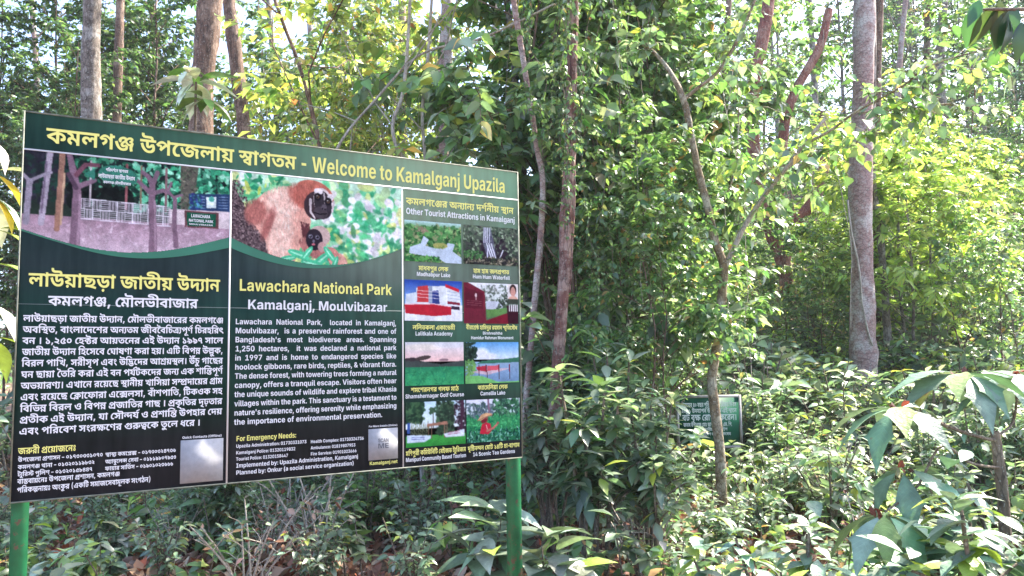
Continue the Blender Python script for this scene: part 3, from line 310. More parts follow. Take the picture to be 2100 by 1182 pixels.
[10,186,156,0,-28,-24,0,0,-83,-33,0,0,82,1,9,-1,36,27,0,6,-16,26,105,156,11,-5,13,-13,8,-12,0,-33,-12,19,-13,13,-7,4,-8,1,-13,-4,-4,-6,-1,-5,1,-4,7,-7,13,-4,9,-1,-4,-30,-21,4,-14,8,-9,12,-3,7,-2,16,2,17,7,12,9,8,11,4,20,33,157,14,-4,11,-9,8,-13,2,-8,0,-17,-5,-14,-9,-12,-14,-8,-21,-3,-3,30,17,3,11,8,1,5,-1,5,-5,6,-15,4,-22,-3,-3,27,22,3,23,162,-11,-32,0,-6,8,-4,3,-12,3,-58,-4,-16,3,-14,8,-7,10,-3,7,-2,22,2,10,31,-3,-1,-10,3,-12,11,-6,15,-1,24,4,18,-1,14,-8,4,-4,0,33,33,0],
[21,10,226,-3,-18,-8,-15,-5,-6,-14,-8,-19,-3,-19,3,-15,8,-10,13,-6,16,-1,10,26,2,4,-16,3,-6,4,-4,6,-3,7,-1,12,3,5,5,5,13,2,9,9,-28,210,-8,-5,-11,1,-5,5,-2,7,6,10,12,1,8,-5,1,-3],
[35,-88,-65,-12,4,-5,3,-5,5,-5,11,-1,7,1,8,4,7,6,7,8,4,10,3,12,1,23,-2,21,-6,31,-17,23,-17,-18,-21,-19,16,-17,12,-17,8,-15,4,-19,-2,-3,-4,1,-7,7,-4,10,1,9,10,3,9,0,48,32,0,-1,-43,-5,-19,-7,-12,-12,-10,-17,-5],
[19,71,150,-2,13,-5,5,-5,2,-20,0,-26,6,-14,12,-5,14,-1,21,1,5,31,-2,0,-14,3,-8,12,-6,31,-1,16,-6,8,-7,6,-15,1,-13,27,102,156,0,-28,-14,0,-16,-10,-14,-14,-10,-18,-4,-20,2,-17,6,-12,8,-7,9,-3,10,0,13,5,13,-25,-17,-7,-16,-1,-23,3,-10,4,-8,6,-13,17,-4,10,-3,26,0,10,4,19,8,18,25,29,24,15],
[17,169,156,0,-28,-24,0,0,-128,-33,0,-15,15,-28,16,-36,10,-13,2,-12,28,47,26,-31,13,-18,4,9,21,10,-7,-27,0,0,28,14,112,128,-72,0,4,2,26,-12,16,-14,3,-22,-42,-20,0,2,8,-1,17,-5,18,-8,23,-17,5,-7,-5,-2],
[32,151,156,0,-28,-98,0,0,-78,4,-14,7,-3,18,2,19,16,5,12,-1,10,-4,3,-12,2,-6,-1,-5,27,32,2,13,-4,9,-7,5,-10,2,-12,-3,-18,-7,-15,-11,-14,-15,-11,-17,-8,-28,-2,-12,2,-13,8,-9,13,-4,27,0,73,-22,0,0,28,20,95,156,-2,8,-2,3,-8,3,-36,0,-26,6,-12,9,-5,8,-3,9,-1,11,2,15,31,-2,0,-14,3,-8,12,-6,47,-1,17,-6,7,-7,6,-15,1,-13],
[32,132,66,-16,2,-10,3,-35,20,-10,-3,-1,-6,8,-10,-21,-20,-13,15,-5,13,-1,7,5,18,8,8,10,4,11,2,14,-2,19,-8,25,-14,12,-1,6,4,3,6,-2,15,-11,14,-4,3,34,4,5,-5,9,-17,3,-16,-4,-18,-3,-5,-10,-8,-16,-4,4,189,156,0,-28,-191,0,0,28,38,110,-21,-27,3,-14,3,-25,13,-23,19,-18,29,30,12,14,-21,16,-16,17,-9,18,-5,20,0,8,2,6,3,7,9,-3,17,-8,5,-16,-1,-4,-4,0,-10,1,-1,-31,-4,-3,17,3,12,7,9,11,6,14,3,20,0,19,-6,13,-10,5,-6,5,-15,1,-8,-3,-16,-9,-14,-6,-5,-9,-5,-22,-5],
[28,109,66,-16,2,-45,21,-9,-3,0,-7,7,-7,-21,-20,-13,15,-5,12,0,13,2,6,11,11,16,5,27,-3,29,-15,16,-2,8,6,1,14,-12,19,-5,3,15,20,12,0,11,-13,11,-24,2,-14,-2,-15,-11,-16,-13,-6,14,16,146,24,-3,17,-9,7,-6,4,-6,3,-24,-1,-1,-31,0,0,8,1,2,-1,6,-7,11,-5,4,-17,5,4,124,156,0,-28,-126,0,0,28,46,307,156,0,-28,-24,0,0,-74,-33,0,0,44,1,-13,-15,19,-21,18,-11,5,-16,3,-18,-4,-15,-10,-14,-15,-1,5,15,8,10,1,14,-3,7,-9,3,-20,-1,-3,-8,3,51,45,19,-19,-74,-67,-22,21,23,21,-9,-13,-11,-6,7,9,2,12,-3,5,-10,3,-10,-3,-2,-2,-15,34,25,24,20,9,24,1,22,-7,14,-9,21,-19,-1,-6,-1,56,27,0,5,-16,24,283,-11,-33,0,-6,8,-9,5,-27,1,-27,-4,-36,3,-17,8,-8,10,-3,6,-2,8,1,23,1,3,31,-4,-1,-15,3,-7,6,-4,14,-3,56,4,10,-3,10,-6,4,-4,0,40,33,0],
[44,193,156,0,-28,-24,0,0,-128,-33,0,0,101,6,-11,-16,19,-19,15,-23,6,-14,-3,-14,-10,-4,-5,-3,1,16,7,24,-1,10,-6,7,-8,4,-10,-1,-15,-3,-9,-13,-16,-22,-16,-19,27,14,7,12,12,1,4,-1,5,-7,4,-11,0,-15,-6,-26,21,12,16,13,13,22,13,8,2,17,0,21,-7,14,-9,22,-20,-11,3,-1,48,27,0,6,-16,22,169,-11,-33,0,-2,5,-7,6,-10,3,-62,-4,-23,6,-11,7,-8,11,-5,17,0,21,2,11,32,-4,-2,-24,3,-9,6,-5,17,-3,48,4,10,-3,12,-10,0,4,33,15],
[33,141,138,0,-15,-1,2,22,-5,19,-10,14,-14,5,-8,3,-9,1,-15,-1,-6,-10,-13,-11,-5,-14,-2,-17,2,2,27,16,2,3,4,-1,8,-7,9,-15,6,-9,2,1,11,0,-79,-31,-2,-15,11,-23,12,-18,6,-21,4,-12,29,78,33,10,2,-1,-5,0,17,7,108,108,7,-7,-61,-23,-2,3,23,-5,19,-9,15,-11,4,215,156,0,-28,-217,0,0,28,39,50,42,14,-5,10,-8,4,-6,8,8,13,2,12,-7,8,-8,-11,4,0,13,33,3,0,-49,-33,0,0,26,4,-17,-4,7,-5,4,-7,0,-3,-5,0,-6,1,-1,-28,-1,-3,12,-7,7,-12,3,-4,-2,-2,-8,5,-6,8,-4,-11,-25,-18,10,-7,6,-5,7,-3,8,-1,9,1,8,3,7,13,11,9,2],
[48,224,156,0,-28,-184,0,4,2,26,-12,16,-14,3,-22,-42,-20,0,2,21,-5,30,-15,12,-10,0,87,51,-3,23,-9,14,-10,9,-10,5,-12,1,-18,-3,-10,-7,-9,-5,-4,-14,-4,-21,0,-6,1,2,28,8,-1,11,3,3,5,-1,8,-8,9,-7,4,-22,4,0,-93,-33,0,-15,15,-8,6,-20,10,-34,10,-13,2,-12,28,47,26,-31,13,-18,4,9,21,10,-7,-27,0,0,28],
[28,123,136,0,-13,19,-4,17,-8,12,-11,4,-7,3,-21,-3,-9,-10,-10,-11,-4,-20,1,1,24,5,-1,6,1,3,3,0,8,-7,7,-5,3,-14,3,0,-76,-31,0,-22,19,-24,12,-30,7,-12,29,58,26,29,8,0,13,9,90,106,8,-7,-14,-3,-47,-20,-2,4,11,-2,21,-8,17,-11,7,-6,4,176,156,0,-28,-178,0,0,28,8,245,156,0,-28,-24,0,0,-136,-33,0,0,136,-18,0,0,28,20,64,-6,-10,4,-9,7,-9,11,-4,7,23,14,9,-12,4,-3,19,-1,45,20,19,1,16,-4,16,-10,13,-11,-8,-25,-20,17,-16,6,-11,0,-53,-21,-8,-1],
[21,14,219,-1,-9,-6,-17,-4,-7,-12,-11,-18,-6,-21,0,-18,6,-7,5,-10,13,-6,17,-1,9,26,3,4,-17,3,-6,11,-7,8,-1,7,1,11,7,6,13,1,10,10,-26,204,-5,-5,-11,-1,-8,6,-2,7,3,8,10,4,8,-2,5,-4,1,-3],
[32,147,156,12,-3,9,-6,7,-8,4,-9,2,-11,-1,-8,-6,-15,-19,-19,-27,-13,-11,27,15,7,11,8,3,6,1,6,-2,7,-5,4,-13,1,-23,-10,-6,-7,-1,-8,3,-3,8,-2,-7,-28,-21,6,-8,6,-5,7,-3,7,-1,15,10,19,18,15,33,10,34,183,54,-2,-13,-6,-12,-9,-9,-12,-8,-15,-4,-18,-2,-25,3,-23,7,-11,6,-20,17,-17,25,-7,15,-14,39,31,9,7,-21,15,-33,9,-13,8,-9,10,-7,10,-5,12,-3,12,-1,15,3,7,3,5,4,3,6,1,12,-2,4,-8,8,-10,4,30,14,17,-17,4,-7],
[47,207,156,0,-28,-24,0,0,-87,-33,0,0,57,1,-13,-15,19,-21,18,-11,5,-16,3,-18,-4,-15,-10,-14,-15,-1,5,15,8,10,1,14,-3,7,-9,3,-20,-1,-3,-8,3,51,45,19,-20,-74,-67,-22,22,23,21,-10,-13,-10,-6,7,9,2,12,-3,5,-8,3,-12,-3,-2,-2,-25,23,29,31,16,9,17,5,17,0,22,-7,14,-9,21,-19,-1,-6,-1,56,27,0,5,-16,23,183,-11,-33,0,-3,6,-12,7,-30,1,-28,-4,-30,2,-19,7,-11,9,-7,13,-2,9,2,33,32,-4,-2,-23,4,-9,7,-6,14,-3,60,4,11,-3,10,-6,4,-4,0,33,33,0],
[32,151,156,0,-28,-98,0,0,-78,4,-14,7,-3,18,2,19,16,5,12,-1,10,-4,3,-12,2,-6,-1,-5,27,32,2,13,-4,9,-7,5,-10,2,-12,-3,-18,-7,-15,-11,-14,-15,-11,-17,-8,-28,-2,-12,2,-13,8,-9,13,-4,27,0,73,-22,0,0,28,14,73,-45,-9,2,-7,7,-2,5,0,10,5,8,8,5,5,1,9,-3,7,-7,2,-4,0,-10,-5,-9,-4,-3],
[25,235,156,0,-28,-110,0,0,-69,-7,5,29,24,18,12,32,15,22,-19,-8,-23,-2,-29,5,-32,3,-8,-32,-7,-7,26,-3,27,2,18,11,31,10,-14,-47,-28,-32,-28,-27,18,0,81,-94,0,0,28,24,63,112,19,-8,12,-10,8,-5,7,-7,-17,-17,-25,18,-7,2,-10,0,-7,-4,-2,-6,6,-10,9,-4,-15,-27,-10,5,-15,13,-5,7,-3,9,-1,9,3,14,7,11,11,7,7,3,6,1],
[11,245,156,0,-28,-78,0,0,-128,-33,0,1,38,-1,52,1,7,0,31,-137,0,0,28,30,235,55,-7,-16,-9,-8,-6,-3,-23,-2,-8,1,1,28,15,1,4,5,-1,8,-4,4,-13,4,-59,3,-18,6,-12,12,-4,7,-3,10,-1,14,2,9,30,-4,-1,-15,2,-5,8,-7,15,-2,35,0,24,-4,9,-3,13,-10,6,-8,5,-14,18,97,63,19,-7,16,-14,10,-12,-2,-15,-5,-13,-10,14,-18,16,-15,4,-6,-3,-2,-12,2,-6,-32,-4,-4,19,1,11,7,12,12,7,15,3,22,59,110,10,-2,15,-9,6,-6,7,-15,3,-23,-2,-10,-31,1,1,18,-5,14,-8,6,-7,0,-6,-4,-1,-8,2,-7,-32,-4,-4,18,2,11,4,8,15,10,5,2,9,1,12,25,93,1,11,-3,15,-9,11,-7,5,-8,3,40,7,11,-11,4,-7,4,-14,1,-8,-2,-15],
[56,117,156,17,-8,14,-17,4,-7,-16,-1,25,30,25,3,11,-11,8,-12,2,-8,-1,-18,-2,-8,-9,-14,-13,-12,-27,-14,-11,28,22,11,5,4,3,6,1,7,-2,8,-8,9,-4,2,18,5,-23,-30,-25,-2,-3,8,-8,11,-5,3,-14,3,-18,-3,-11,-7,-9,-8,1,3,7,5,16,4,11,0,14,-6,7,-7,4,-15,-1,-9,-8,-15,-15,-13,-11,-7,-18,27,8,3,10,7,4,6,-2,7,-6,2,-13,-3,-8,-4,-24,22,13,14,21,15,22,7,38,135,4,-19,1,-17,3,-17,5,-16,7,-14,10,-14,12,-12,15,-12,18,-10,21,30,12,8,-17,9,-15,9,-12,11,-10,11,-8,12,-6,12,-4,28,-3,11,0,10,2,16,8,4,6,1,6,-1,6,-5,8,-4,4,-10,4,30,14,17,-17,4,-7,3,-15,-1,-9,-3,-8,-5,-8,-16,-12,-10,-5,-25,-5],
[19,215,156,0,-28,-79,0,0,-65,-1,-17,1,-46,-33,0,-14,17,-27,19,-22,9,-23,6,-13,29,50,25,36,14,18,5,-4,-9,0,13,-106,0,0,28,9,103,100,5,-6,-41,-15,-21,-10,14,-3,22,-11,14,-10,12,-13,-5,-3,25,169,32,-22,5,-12,9,-11,13,-9,17,18,14,4,-12,10,-13,7,-5,11,-1,7,4,1,9,-5,8,-14,7,10,28,16,-7,12,-8,8,-11,3,-7,2,-14,-1,-10,-4,-9,-5,-7,-7,-5,-9,-4,12,42,-3,-9,2,-4,3,-5,14,5,13,9,5,10,0,8,-5,4,-8,1,-5,-5,-14,-4,-3],
[40,103,33,-15,1,-27,7,-12,6,-21,19,-9,12,-8,15,-7,17,31,9,16,-32,13,-15,17,-9,22,-3,9,0,8,2,6,3,4,4,3,11,0,4,-5,8,-8,4,-11,0,-7,-5,-1,-7,2,-4,-31,-4,-3,17,3,12,12,12,28,6,22,-3,8,-3,14,-10,8,-14,2,-8,0,-16,-6,-14,-5,-6,-15,-10,-23,-5,4,177,156,0,-28,-179,0,0,28,8,145,48,0,-76,-33,0,-18,13,-20,9,-24,6,-12,27,41,18,5,112,33,-48,-19,4,5,32,-11,12,-9],
[15,160,156,0,-28,-24,0,0,-128,-33,0,-14,17,-27,19,-22,9,-23,6,-13,29,50,25,36,14,18,5,-5,-9,0,41,9,103,100,5,-6,-41,-15,-21,-10,14,-3,22,-11,14,-10,12,-13,-5,-3,17,70,157,5,-1,-2,-25,-11,0,-7,-4,-1,-8,2,-4,8,-5,13,-4,-20,-19,-13,7,-14,12,-6,10,-2,11,6,18,9,8,14,4],
[17,16,118,2,14,7,11,10,8,20,5,20,-5,10,-8,8,-17,1,-7,-3,-14,-6,-11,-17,-11,-13,-2,-14,2,-11,6,-9,10,-3,6,12,41,119,2,-8,5,-5,10,-1,4,1,5,5,1,11,-1,3,-5,5,-4,2,-7,0,-6,-4,19,16,37,2,14,7,11,10,8,13,4,14,0,13,-4,10,-8,6,-11,3,-14,-3,-13,-6,-11,-5,-5,-12,-6,-13,-2,-14,2,-11,6,-9,10,-3,6,10,41,37,4,-10,6,-3,11,1,5,5,1,11,-1,3,-5,5,-7,2,-10,-4],
[4,10,89,105,0,0,-29,-105,0],
[46,145,61,-5,-22,-4,-9,-6,-8,-7,-6,-9,-5,-10,-3,-13,-1,-18,2,-17,7,-15,12,-13,21,-6,13,-10,34,-4,21,31,8,4,-21,10,-33,10,-21,6,-6,13,-7,7,-1,10,2,7,6,4,10,2,12,-2,29,-8,18,-6,6,-4,1,-4,-1,-4,-6,3,-15,-31,-8,-5,17,0,17,2,6,12,12,17,5,18,-1,11,-3,9,-6,8,-8,11,-19,4,-12,2,-12],
[20,182,156,0,-28,-24,0,0,-128,-33,0,-16,17,-18,13,-20,10,-11,4,-26,6,-8,29,15,-6,39,-8,10,-4,23,-14,13,-10,-1,24,0,111,27,0,6,-16,35,69,156,10,-2,16,-8,6,-6,7,-13,3,-14,-2,-13,-5,-12,-9,-9,-12,-8,-14,-6,-17,-3,-16,4,-10,13,22,5,15,6,10,8,3,4,2,10,-2,9,-7,6,-6,2,-11,0,-6,-2,-4,-4,3,-10,4,-4,-20,-20,-15,13,-5,18,3,13,7,10,5,5,14,6,9,2],
[36,60,0,-21,6,-11,11,-4,11,-1,17,0,69,-2,7,-6,4,-7,0,3,31,23,-3,10,-4,8,-9,3,-8,1,-36,24,3,29,-4,7,2,7,6,3,5,28,-14,-3,-7,-8,-10,-9,-6,-14,-3,-10,0,-3,1,12,8,6,-18,-1,-15,-3,-10,-4,-8,-6,-8,-15,-11,-10,-4,-9,-2,12,75,28,8,5,7,11,1,14,-1,4,-4,5,-9,4,-17,-1,-4,-2,0,-29,2,-7,5,-4],
[36,-88,-65,-12,4,-5,3,-5,5,-5,11,-1,7,1,8,4,7,6,7,8,4,10,3,12,1,23,-2,21,-6,31,-17,23,-17,-18,-21,-19,16,-17,12,-17,8,-15,4,-19,-2,-3,-4,1,-7,7,-4,10,1,9,10,3,9,0,29,34,0,-2,-30,-8,-19,-4,-6,-12,-9,-9,-4,-9,-2],
[24,34,28,-14,9,-9,11,-4,7,23,14,11,-13,10,-1,9,8,9,17,7,6,8,14,9,7,15,2,15,-9,4,-4,5,-15,-3,-13,-12,12,-7,1,-8,-5,-12,-20,-17,-22,-14,-7,-5,-1,13,60,61,-4,25,-2,6,-11,11,-5,3,-14,4,-18,2,10,29,17,-9,29,-8,11,-11,6,-15,2,-14,34,253,156,0,-28,-98,0,0,-78,4,-14,7,-3,18,2,19,16,5,12,-1,10,-4,3,-12,2,-6,-1,-5,27,32,2,13,-4,9,-7,5,-10,2,-12,-3,-18,-7,-15,-11,-14,-15,-11,-17,-8,-28,-2,-12,2,-13,8,-9,13,-4,27,0,40,1,11,-1,22,-124,0,0,28,20,197,156,-2,8,-2,3,-8,3,-36,0,-26,6,-12,9,-5,8,-3,9,-1,11,2,15,31,-2,0,-14,3,-8,12,-6,47,-1,17,-6,7,-7,6,-15,1,-13],
[39,78,0,-19,1,-16,4,-13,7,-9,9,-6,10,-2,13,5,17,14,14,25,12,-1,-12,-23,12,-13,13,-4,17,3,13,9,12,15,8,21,5,12,1,27,-3,19,-7,6,-4,8,-11,3,-12,-2,-13,-3,-6,-9,-9,-24,-13,-1,9,22,-10,9,-6,6,-7,4,-10,1,-10,-2,-14,-5,-11,-9,-8,-13,-6,-16,-4,15,88,28,13,5,4,3,3,14,-4,7,-7,5,-14,6,-5,1,-17,-6,-10,-7,-3,-5,0,-10,7,-8,5,-3,8,-2,13,78,95,20,8,7,8,-1,7,-6,6,-12,4,-14,0,-16,-4,-6,-7,1,-7,2,-4,9,-6,7,-3],
[31,84,157,16,-5,23,-15,27,-27,-13,-23,-25,28,-21,12,-17,3,-16,-3,-10,-5,-20,-18,0,5,16,8,10,1,10,-2,9,-7,3,-16,-2,-8,-30,-12,8,9,1,8,-1,3,-4,3,-8,1,-10,-3,-2,-2,-25,22,23,24,15,11,16,6,9,2,7,135,108,-73,-59,-21,22,18,14,9,3,16,15,33,26,9,194,156,0,-28,-24,0,0,-77,-33,4,1,69,-1,48,27,0,6,-16,38,76,50,19,-7,10,-8,7,8,14,2,8,-3,11,-11,-8,3,0,23,33,-1,0,-67,-33,0,0,38,4,-22,-6,10,-3,3,-8,2,-4,-6,0,-8,1,-1,-28,-1,-1,6,-9,12,-5,2,-9,0,-4,-5,2,-9,11,-5,-11,-25,-18,10,-7,6,-5,7,-3,8,-1,9,1,8,3,7,5,7,16,7],
[49,93,7,-20,2,-9,2,-17,9,-7,6,-13,19,-12,25,-10,35,31,9,9,-36,16,-30,10,-8,12,-4,14,1,7,3,9,11,3,9,-1,23,-7,15,25,-1,-17,-24,-9,-7,-11,-4,-14,0,-17,8,-6,12,-2,30,-3,6,-4,2,-8,0,4,31,23,-3,9,-4,8,-10,3,-13,0,-26,2,-4,6,-2,6,4,7,13,24,6,8,-14,6,-27,-1,-16,-5,-19,-4,-8,-13,-13,-9,-4,-11,-3],
[27,109,68,-22,3,-39,18,-9,-3,0,-7,7,-7,-21,-20,-13,15,-5,12,0,13,2,6,11,11,16,5,27,-3,29,-15,16,-2,8,6,1,14,-12,19,-5,3,34,4,8,-9,8,-18,1,-11,-2,-13,-7,-10,-10,-7,14,16,146,24,-3,17,-9,7,-6,4,-6,3,-24,-1,-1,-31,0,0,8,1,2,-1,6,-7,11,-5,4,-17,5,4,-2,128,0,28,170,0,0,-28,11,141,79,0,-90,-33,0,-18,13,-19,8,-15,4,-9,1,-12,31,25,13,38,14,12,3,7,108,51,-40,-16,-5,-3,0,3,25,-7,15,-7,6,-5],
[35,-88,-76,-12,4,-10,8,-5,11,-1,7,1,8,4,8,6,6,8,4,10,3,12,1,23,-2,21,-6,20,-10,34,-24,-18,-20,-28,22,-17,10,-16,6,-15,2,-8,-1,-6,-6,1,-7,7,-4,13,3,6,8,3,19,0,19,34,0,-2,-30,-8,-19,-4,-6,-12,-9,-9,-4,-9,-2],
[34,236,156,0,-28,-24,0,0,-128,-33,0,0,71,6,-10,-14,12,-5,1,-16,-18,-8,-14,-13,-15,-9,-6,-15,-3,-10,1,-14,7,-9,8,-9,14,23,14,11,-14,3,-2,9,1,11,11,7,13,6,7,8,14,8,7,5,2,14,-1,16,-11,-4,-1,-1,40,-181,0,0,28,13,127,63,-10,0,-4,24,-5,10,-13,9,-13,4,-18,2,10,29,18,-9,22,-6,13,-9,7,-14,3,-19,25,69,103,18,-7,17,-10,27,-22,-15,-17,-11,10,-21,12,-15,6,-14,2,-7,-1,-5,-3,-2,-6,2,-6,4,-4,9,-4,-15,-28,-10,5,-15,13,-5,8,-3,8,-1,9,3,15,3,6,10,9,19,7],
[40,130,66,-12,1,-10,3,-10,5,-8,6,-11,16,4,0,-10,-19,-9,-7,-11,-4,-7,-1,-10,1,-18,10,-14,19,23,14,9,-12,8,-3,9,3,5,6,4,18,0,8,32,0,2,-10,11,-19,10,-6,12,-1,6,4,3,6,1,5,-2,10,-11,14,-4,3,33,4,6,-5,9,-17,2,-16,-1,-10,-4,-9,-6,-7,-8,-5,4,189,156,0,-28,-191,0,0,28,40,111,-21,-28,3,-25,11,-11,8,-10,10,-9,12,-8,14,-7,16,31,10,5,-12,11,-19,13,-14,8,-5,19,-6,21,0,8,2,9,7,3,14,-6,10,-6,3,-12,0,-7,-5,-1,-7,2,-4,-31,-4,-3,17,2,12,8,9,17,8,28,1,10,-2,16,-8,6,-6,8,-13,2,-7,0,-16,-6,-16,-5,-7,-15,-10,-23,-5],
[49,209,156,0,-28,-24,0,0,-139,-33,0,0,42,1,7,-1,54,8,-23,-16,15,-11,5,-6,1,-9,-4,-4,-5,0,-9,-28,-2,-6,11,-14,9,-9,1,-9,-2,-5,-4,-2,-6,2,-6,8,-7,4,-2,-14,-26,-13,7,-10,8,-7,10,-4,19,3,13,7,12,19,10,24,2,19,-5,20,-14,5,-6,-10,-3,1,8,3,7,11,9,14,3,14,-3,12,-6,10,-8,-7,2,0,25,-154,0,0,28,28,120,61,10,-5,22,-17,13,-12,-5,-29,-31,29,-10,6,-17,5,-13,0,-8,-2,-27,-21,-1,4,15,8,15,1,9,-4,4,-4,3,-11,-2,-10,-27,-11,6,9,-2,9,-10,2,-10,-4,-23,20,14,16,13,12,14,8,16,4,7,151,20,-66,-54,-20,19,17,14,9,2,14,14,30,24],
[22,63,-31,-11,16,-9,18,-7,19,-5,20,-5,40,5,42,5,20,7,19,9,18,11,17,31,0,-11,-17,-9,-19,-11,-39,-3,-20,-1,-20,1,-20,3,-20,11,-39,9,-18,11,-17],
[39,77,0,-21,2,-26,11,-20,18,-5,7,9,29,23,4,9,4,12,10,6,11,2,22,-3,10,-65,0,0,28,52,0,-14,20,-4,12,0,13,5,12,10,11,7,5,24,-23,-10,-10,-3,-7,0,-8,9,-14,11,-11,76,0,0,-28,-45,0,10,-10,14,-23,4,-11,3,-24,-3,-22,-5,-10,-6,-8,-17,-13,-11,-4,21,90,30,11,5,7,8,5,12,-1,21,-8,22,-17,24,-8,9,7,2,8,-27,-1,-19,-4,-12,-13,-16,-6,-5,-17,-8,-22,-6,4,17,5,-11,8,-9,16,-7,6,-1],
[22,20,-31,11,17,9,18,11,40,3,20,1,20,-1,20,-3,20,-5,20,-15,37,-11,17,31,0,11,-17,9,-17,7,-19,5,-20,5,-41,-5,-41,-5,-20,-7,-20,-9,-18,-11,-16],
[47,188,156,0,-28,-87,0,0,-37,4,-4,9,2,16,17,29,5,13,-24,4,-18,-1,-19,-2,-10,-11,-16,-16,-12,-11,-4,-27,-3,-21,2,-20,7,-10,5,-18,15,-16,23,-7,14,-12,36,31,9,12,-35,14,-24,8,-9,17,-11,10,-3,21,0,9,3,13,11,3,7,1,15,-1,6,-10,16,25,2,-18,-20,-12,-8,-19,-7,-21,2,-11,7,-6,13,-2,19,0,28,-70,0,0,28],
[21,166,150,15,-4,12,-6,8,-8,6,-10,1,-19,-2,-7,-13,-16,-13,-8,-15,-5,-35,-2,-19,4,-8,4,-12,10,-7,15,-1,8,3,14,7,11,18,13,15,5,15,2,15,149,132,-12,-1,-10,-4,-7,-6,-4,-8,1,-10,2,-5,4,-4,12,-5,19,1,10,4,10,10,2,9,-3,10,-9,7,8,121,138,25,-15,23,-18,19,-20,-14,-13,-32,31,-26,17,-13,7,7,232,156,0,-28,-59,0,-30,9,-28,-8,-41,-1,0,28,20,176,156,0,3,-4,6,-7,3,-46,0,-27,6,-14,12,-5,14,-1,21,1,5,31,-2,0,-16,3,-8,10,-7,9,-2,57,0,10,-1,5,-5,8,-17,2,-12,31,153,-3,-15,1,-13,4,-10,5,-7,8,-5,10,-1,18,9,17,17,13,15,8,35,-10,-11,-4,-21,-12,-9,-10,-2,-7,3,-9,11,-5,26,3,6,4,4,6,-1,8,-7,6,20,22,15,-13,4,-5,3,-7,1,-7,-1,-8,-7,-15,-5,-6,-27,-13,28,79,156,0,-28,-24,0,0,-128,-34,0,0,128,-23,0,0,28,24,0,-17,20,8,13,17,19,8,7,19,9,21,5,33,-1,20,-5,23,-9,39,-24,-18,-19,-26,16,-26,12,-23,4,-23,-2,-14,-6,-18,-18,-3,-5,11,-16],
[40,109,0,-15,1,-14,3,-23,12,-18,16,10,28,17,2,13,4,10,7,2,7,5,10,2,30,-2,8,-98,0,0,28,84,0,-14,20,-4,12,0,13,2,6,8,12,12,10,24,-23,-10,-10,-3,-7,0,-8,9,-14,11,-11,76,0,0,-28,-45,0,10,-10,14,-23,4,-11,3,-24,-3,-22,-5,-10,-6,-8,-17,-13,-11,-4,20,122,30,11,5,8,8,4,12,-1,21,-8,22,-17,24,-8,9,7,2,8,-27,-1,-19,-7,-18,-10,-11,-14,-9,-20,-8,-13,-3,3,19,11,-16,10,-7,18,-5,19,67,142,-14,-9,-10,-10,-3,-16,3,-7,10,-7,19,-1,20,5,9,6,-1,-26,-21,-9,-29,-1,-18,4,-13,8,-9,12,-3,15,3,14,7,11,11,9,8,48,138,25,-15,23,-18,19,-20,-15,-13,-20,21,-24,19,-27,15],
[40,130,66,-12,1,-10,3,-10,5,-8,6,-11,16,4,0,-10,-19,-9,-7,-11,-4,-7,-1,-10,1,-18,10,-14,19,23,14,9,-12,8,-3,9,3,5,6,4,18,0,8,32,0,2,-10,11,-19,10,-6,12,-1,6,4,3,6,1,5,-2,10,-11,14,-4,3,33,4,6,-5,9,-17,2,-16,-1,-10,-4,-9,-6,-7,-8,-5,8,260,156,0,-28,-24,0,0,-128,-33,0,0,128,-205,0,0,28,7,142,52,-3,10,-9,11,-4,3,30,7,14,-22,1,-9,21,150,59,28,-5,14,-9,20,-20,7,-9,-16,-14,-19,19,-17,11,-13,2,-5,-3,-1,-7,5,-5,3,-1,-13,-22,-14,8,-11,11,-3,16,1,8,3,7,6,5,16,7],
[27,229,156,0,-28,-111,0,0,-69,-7,5,29,24,18,12,32,15,23,-19,-5,-9,-5,-20,-1,-23,8,-40,-32,-7,-7,26,-2,33,1,12,9,26,3,5,10,-14,-20,-10,-36,-25,-24,-21,-22,0,0,99,-92,0,0,28,11,109,136,-1,-107,-21,0,-13,12,-22,12,-26,8,-10,1,-12,29,38,18,44,15,0,12,8,85,107,10,-7,-40,-13,-18,-8,-2,3,13,-2,34,-17,4,-3],
[14,14,18,3,12,3,4,10,4,11,0,10,-4,3,-4,3,-12,-3,-12,-3,-4,-10,-5,-11,0,-10,5,-5,9],
[24,47,119,17,-2,13,-7,12,-13,-4,-1,15,18,25,4,-13,-26,-17,-22,-25,-1,-5,17,-8,6,-15,-3,-1,-7,4,-6,7,-4,-13,-26,-10,4,-14,12,-7,16,-1,9,2,11,11,13,12,6,28,152,66,-3,-17,-3,-7,-10,-12,-15,-8,-19,-5,-5,10,41,-15,32,-18,-18,-24,-34,21,-28,12,-32,9,-22,4,6,27,11,-3,22,-2,18,2,12,4,9,7,4,10,-1,15,-5,10,-9,10,22,22,14,-16,9,-17,3,-9,4,169,156,0,-28,-171,0,0,28]]
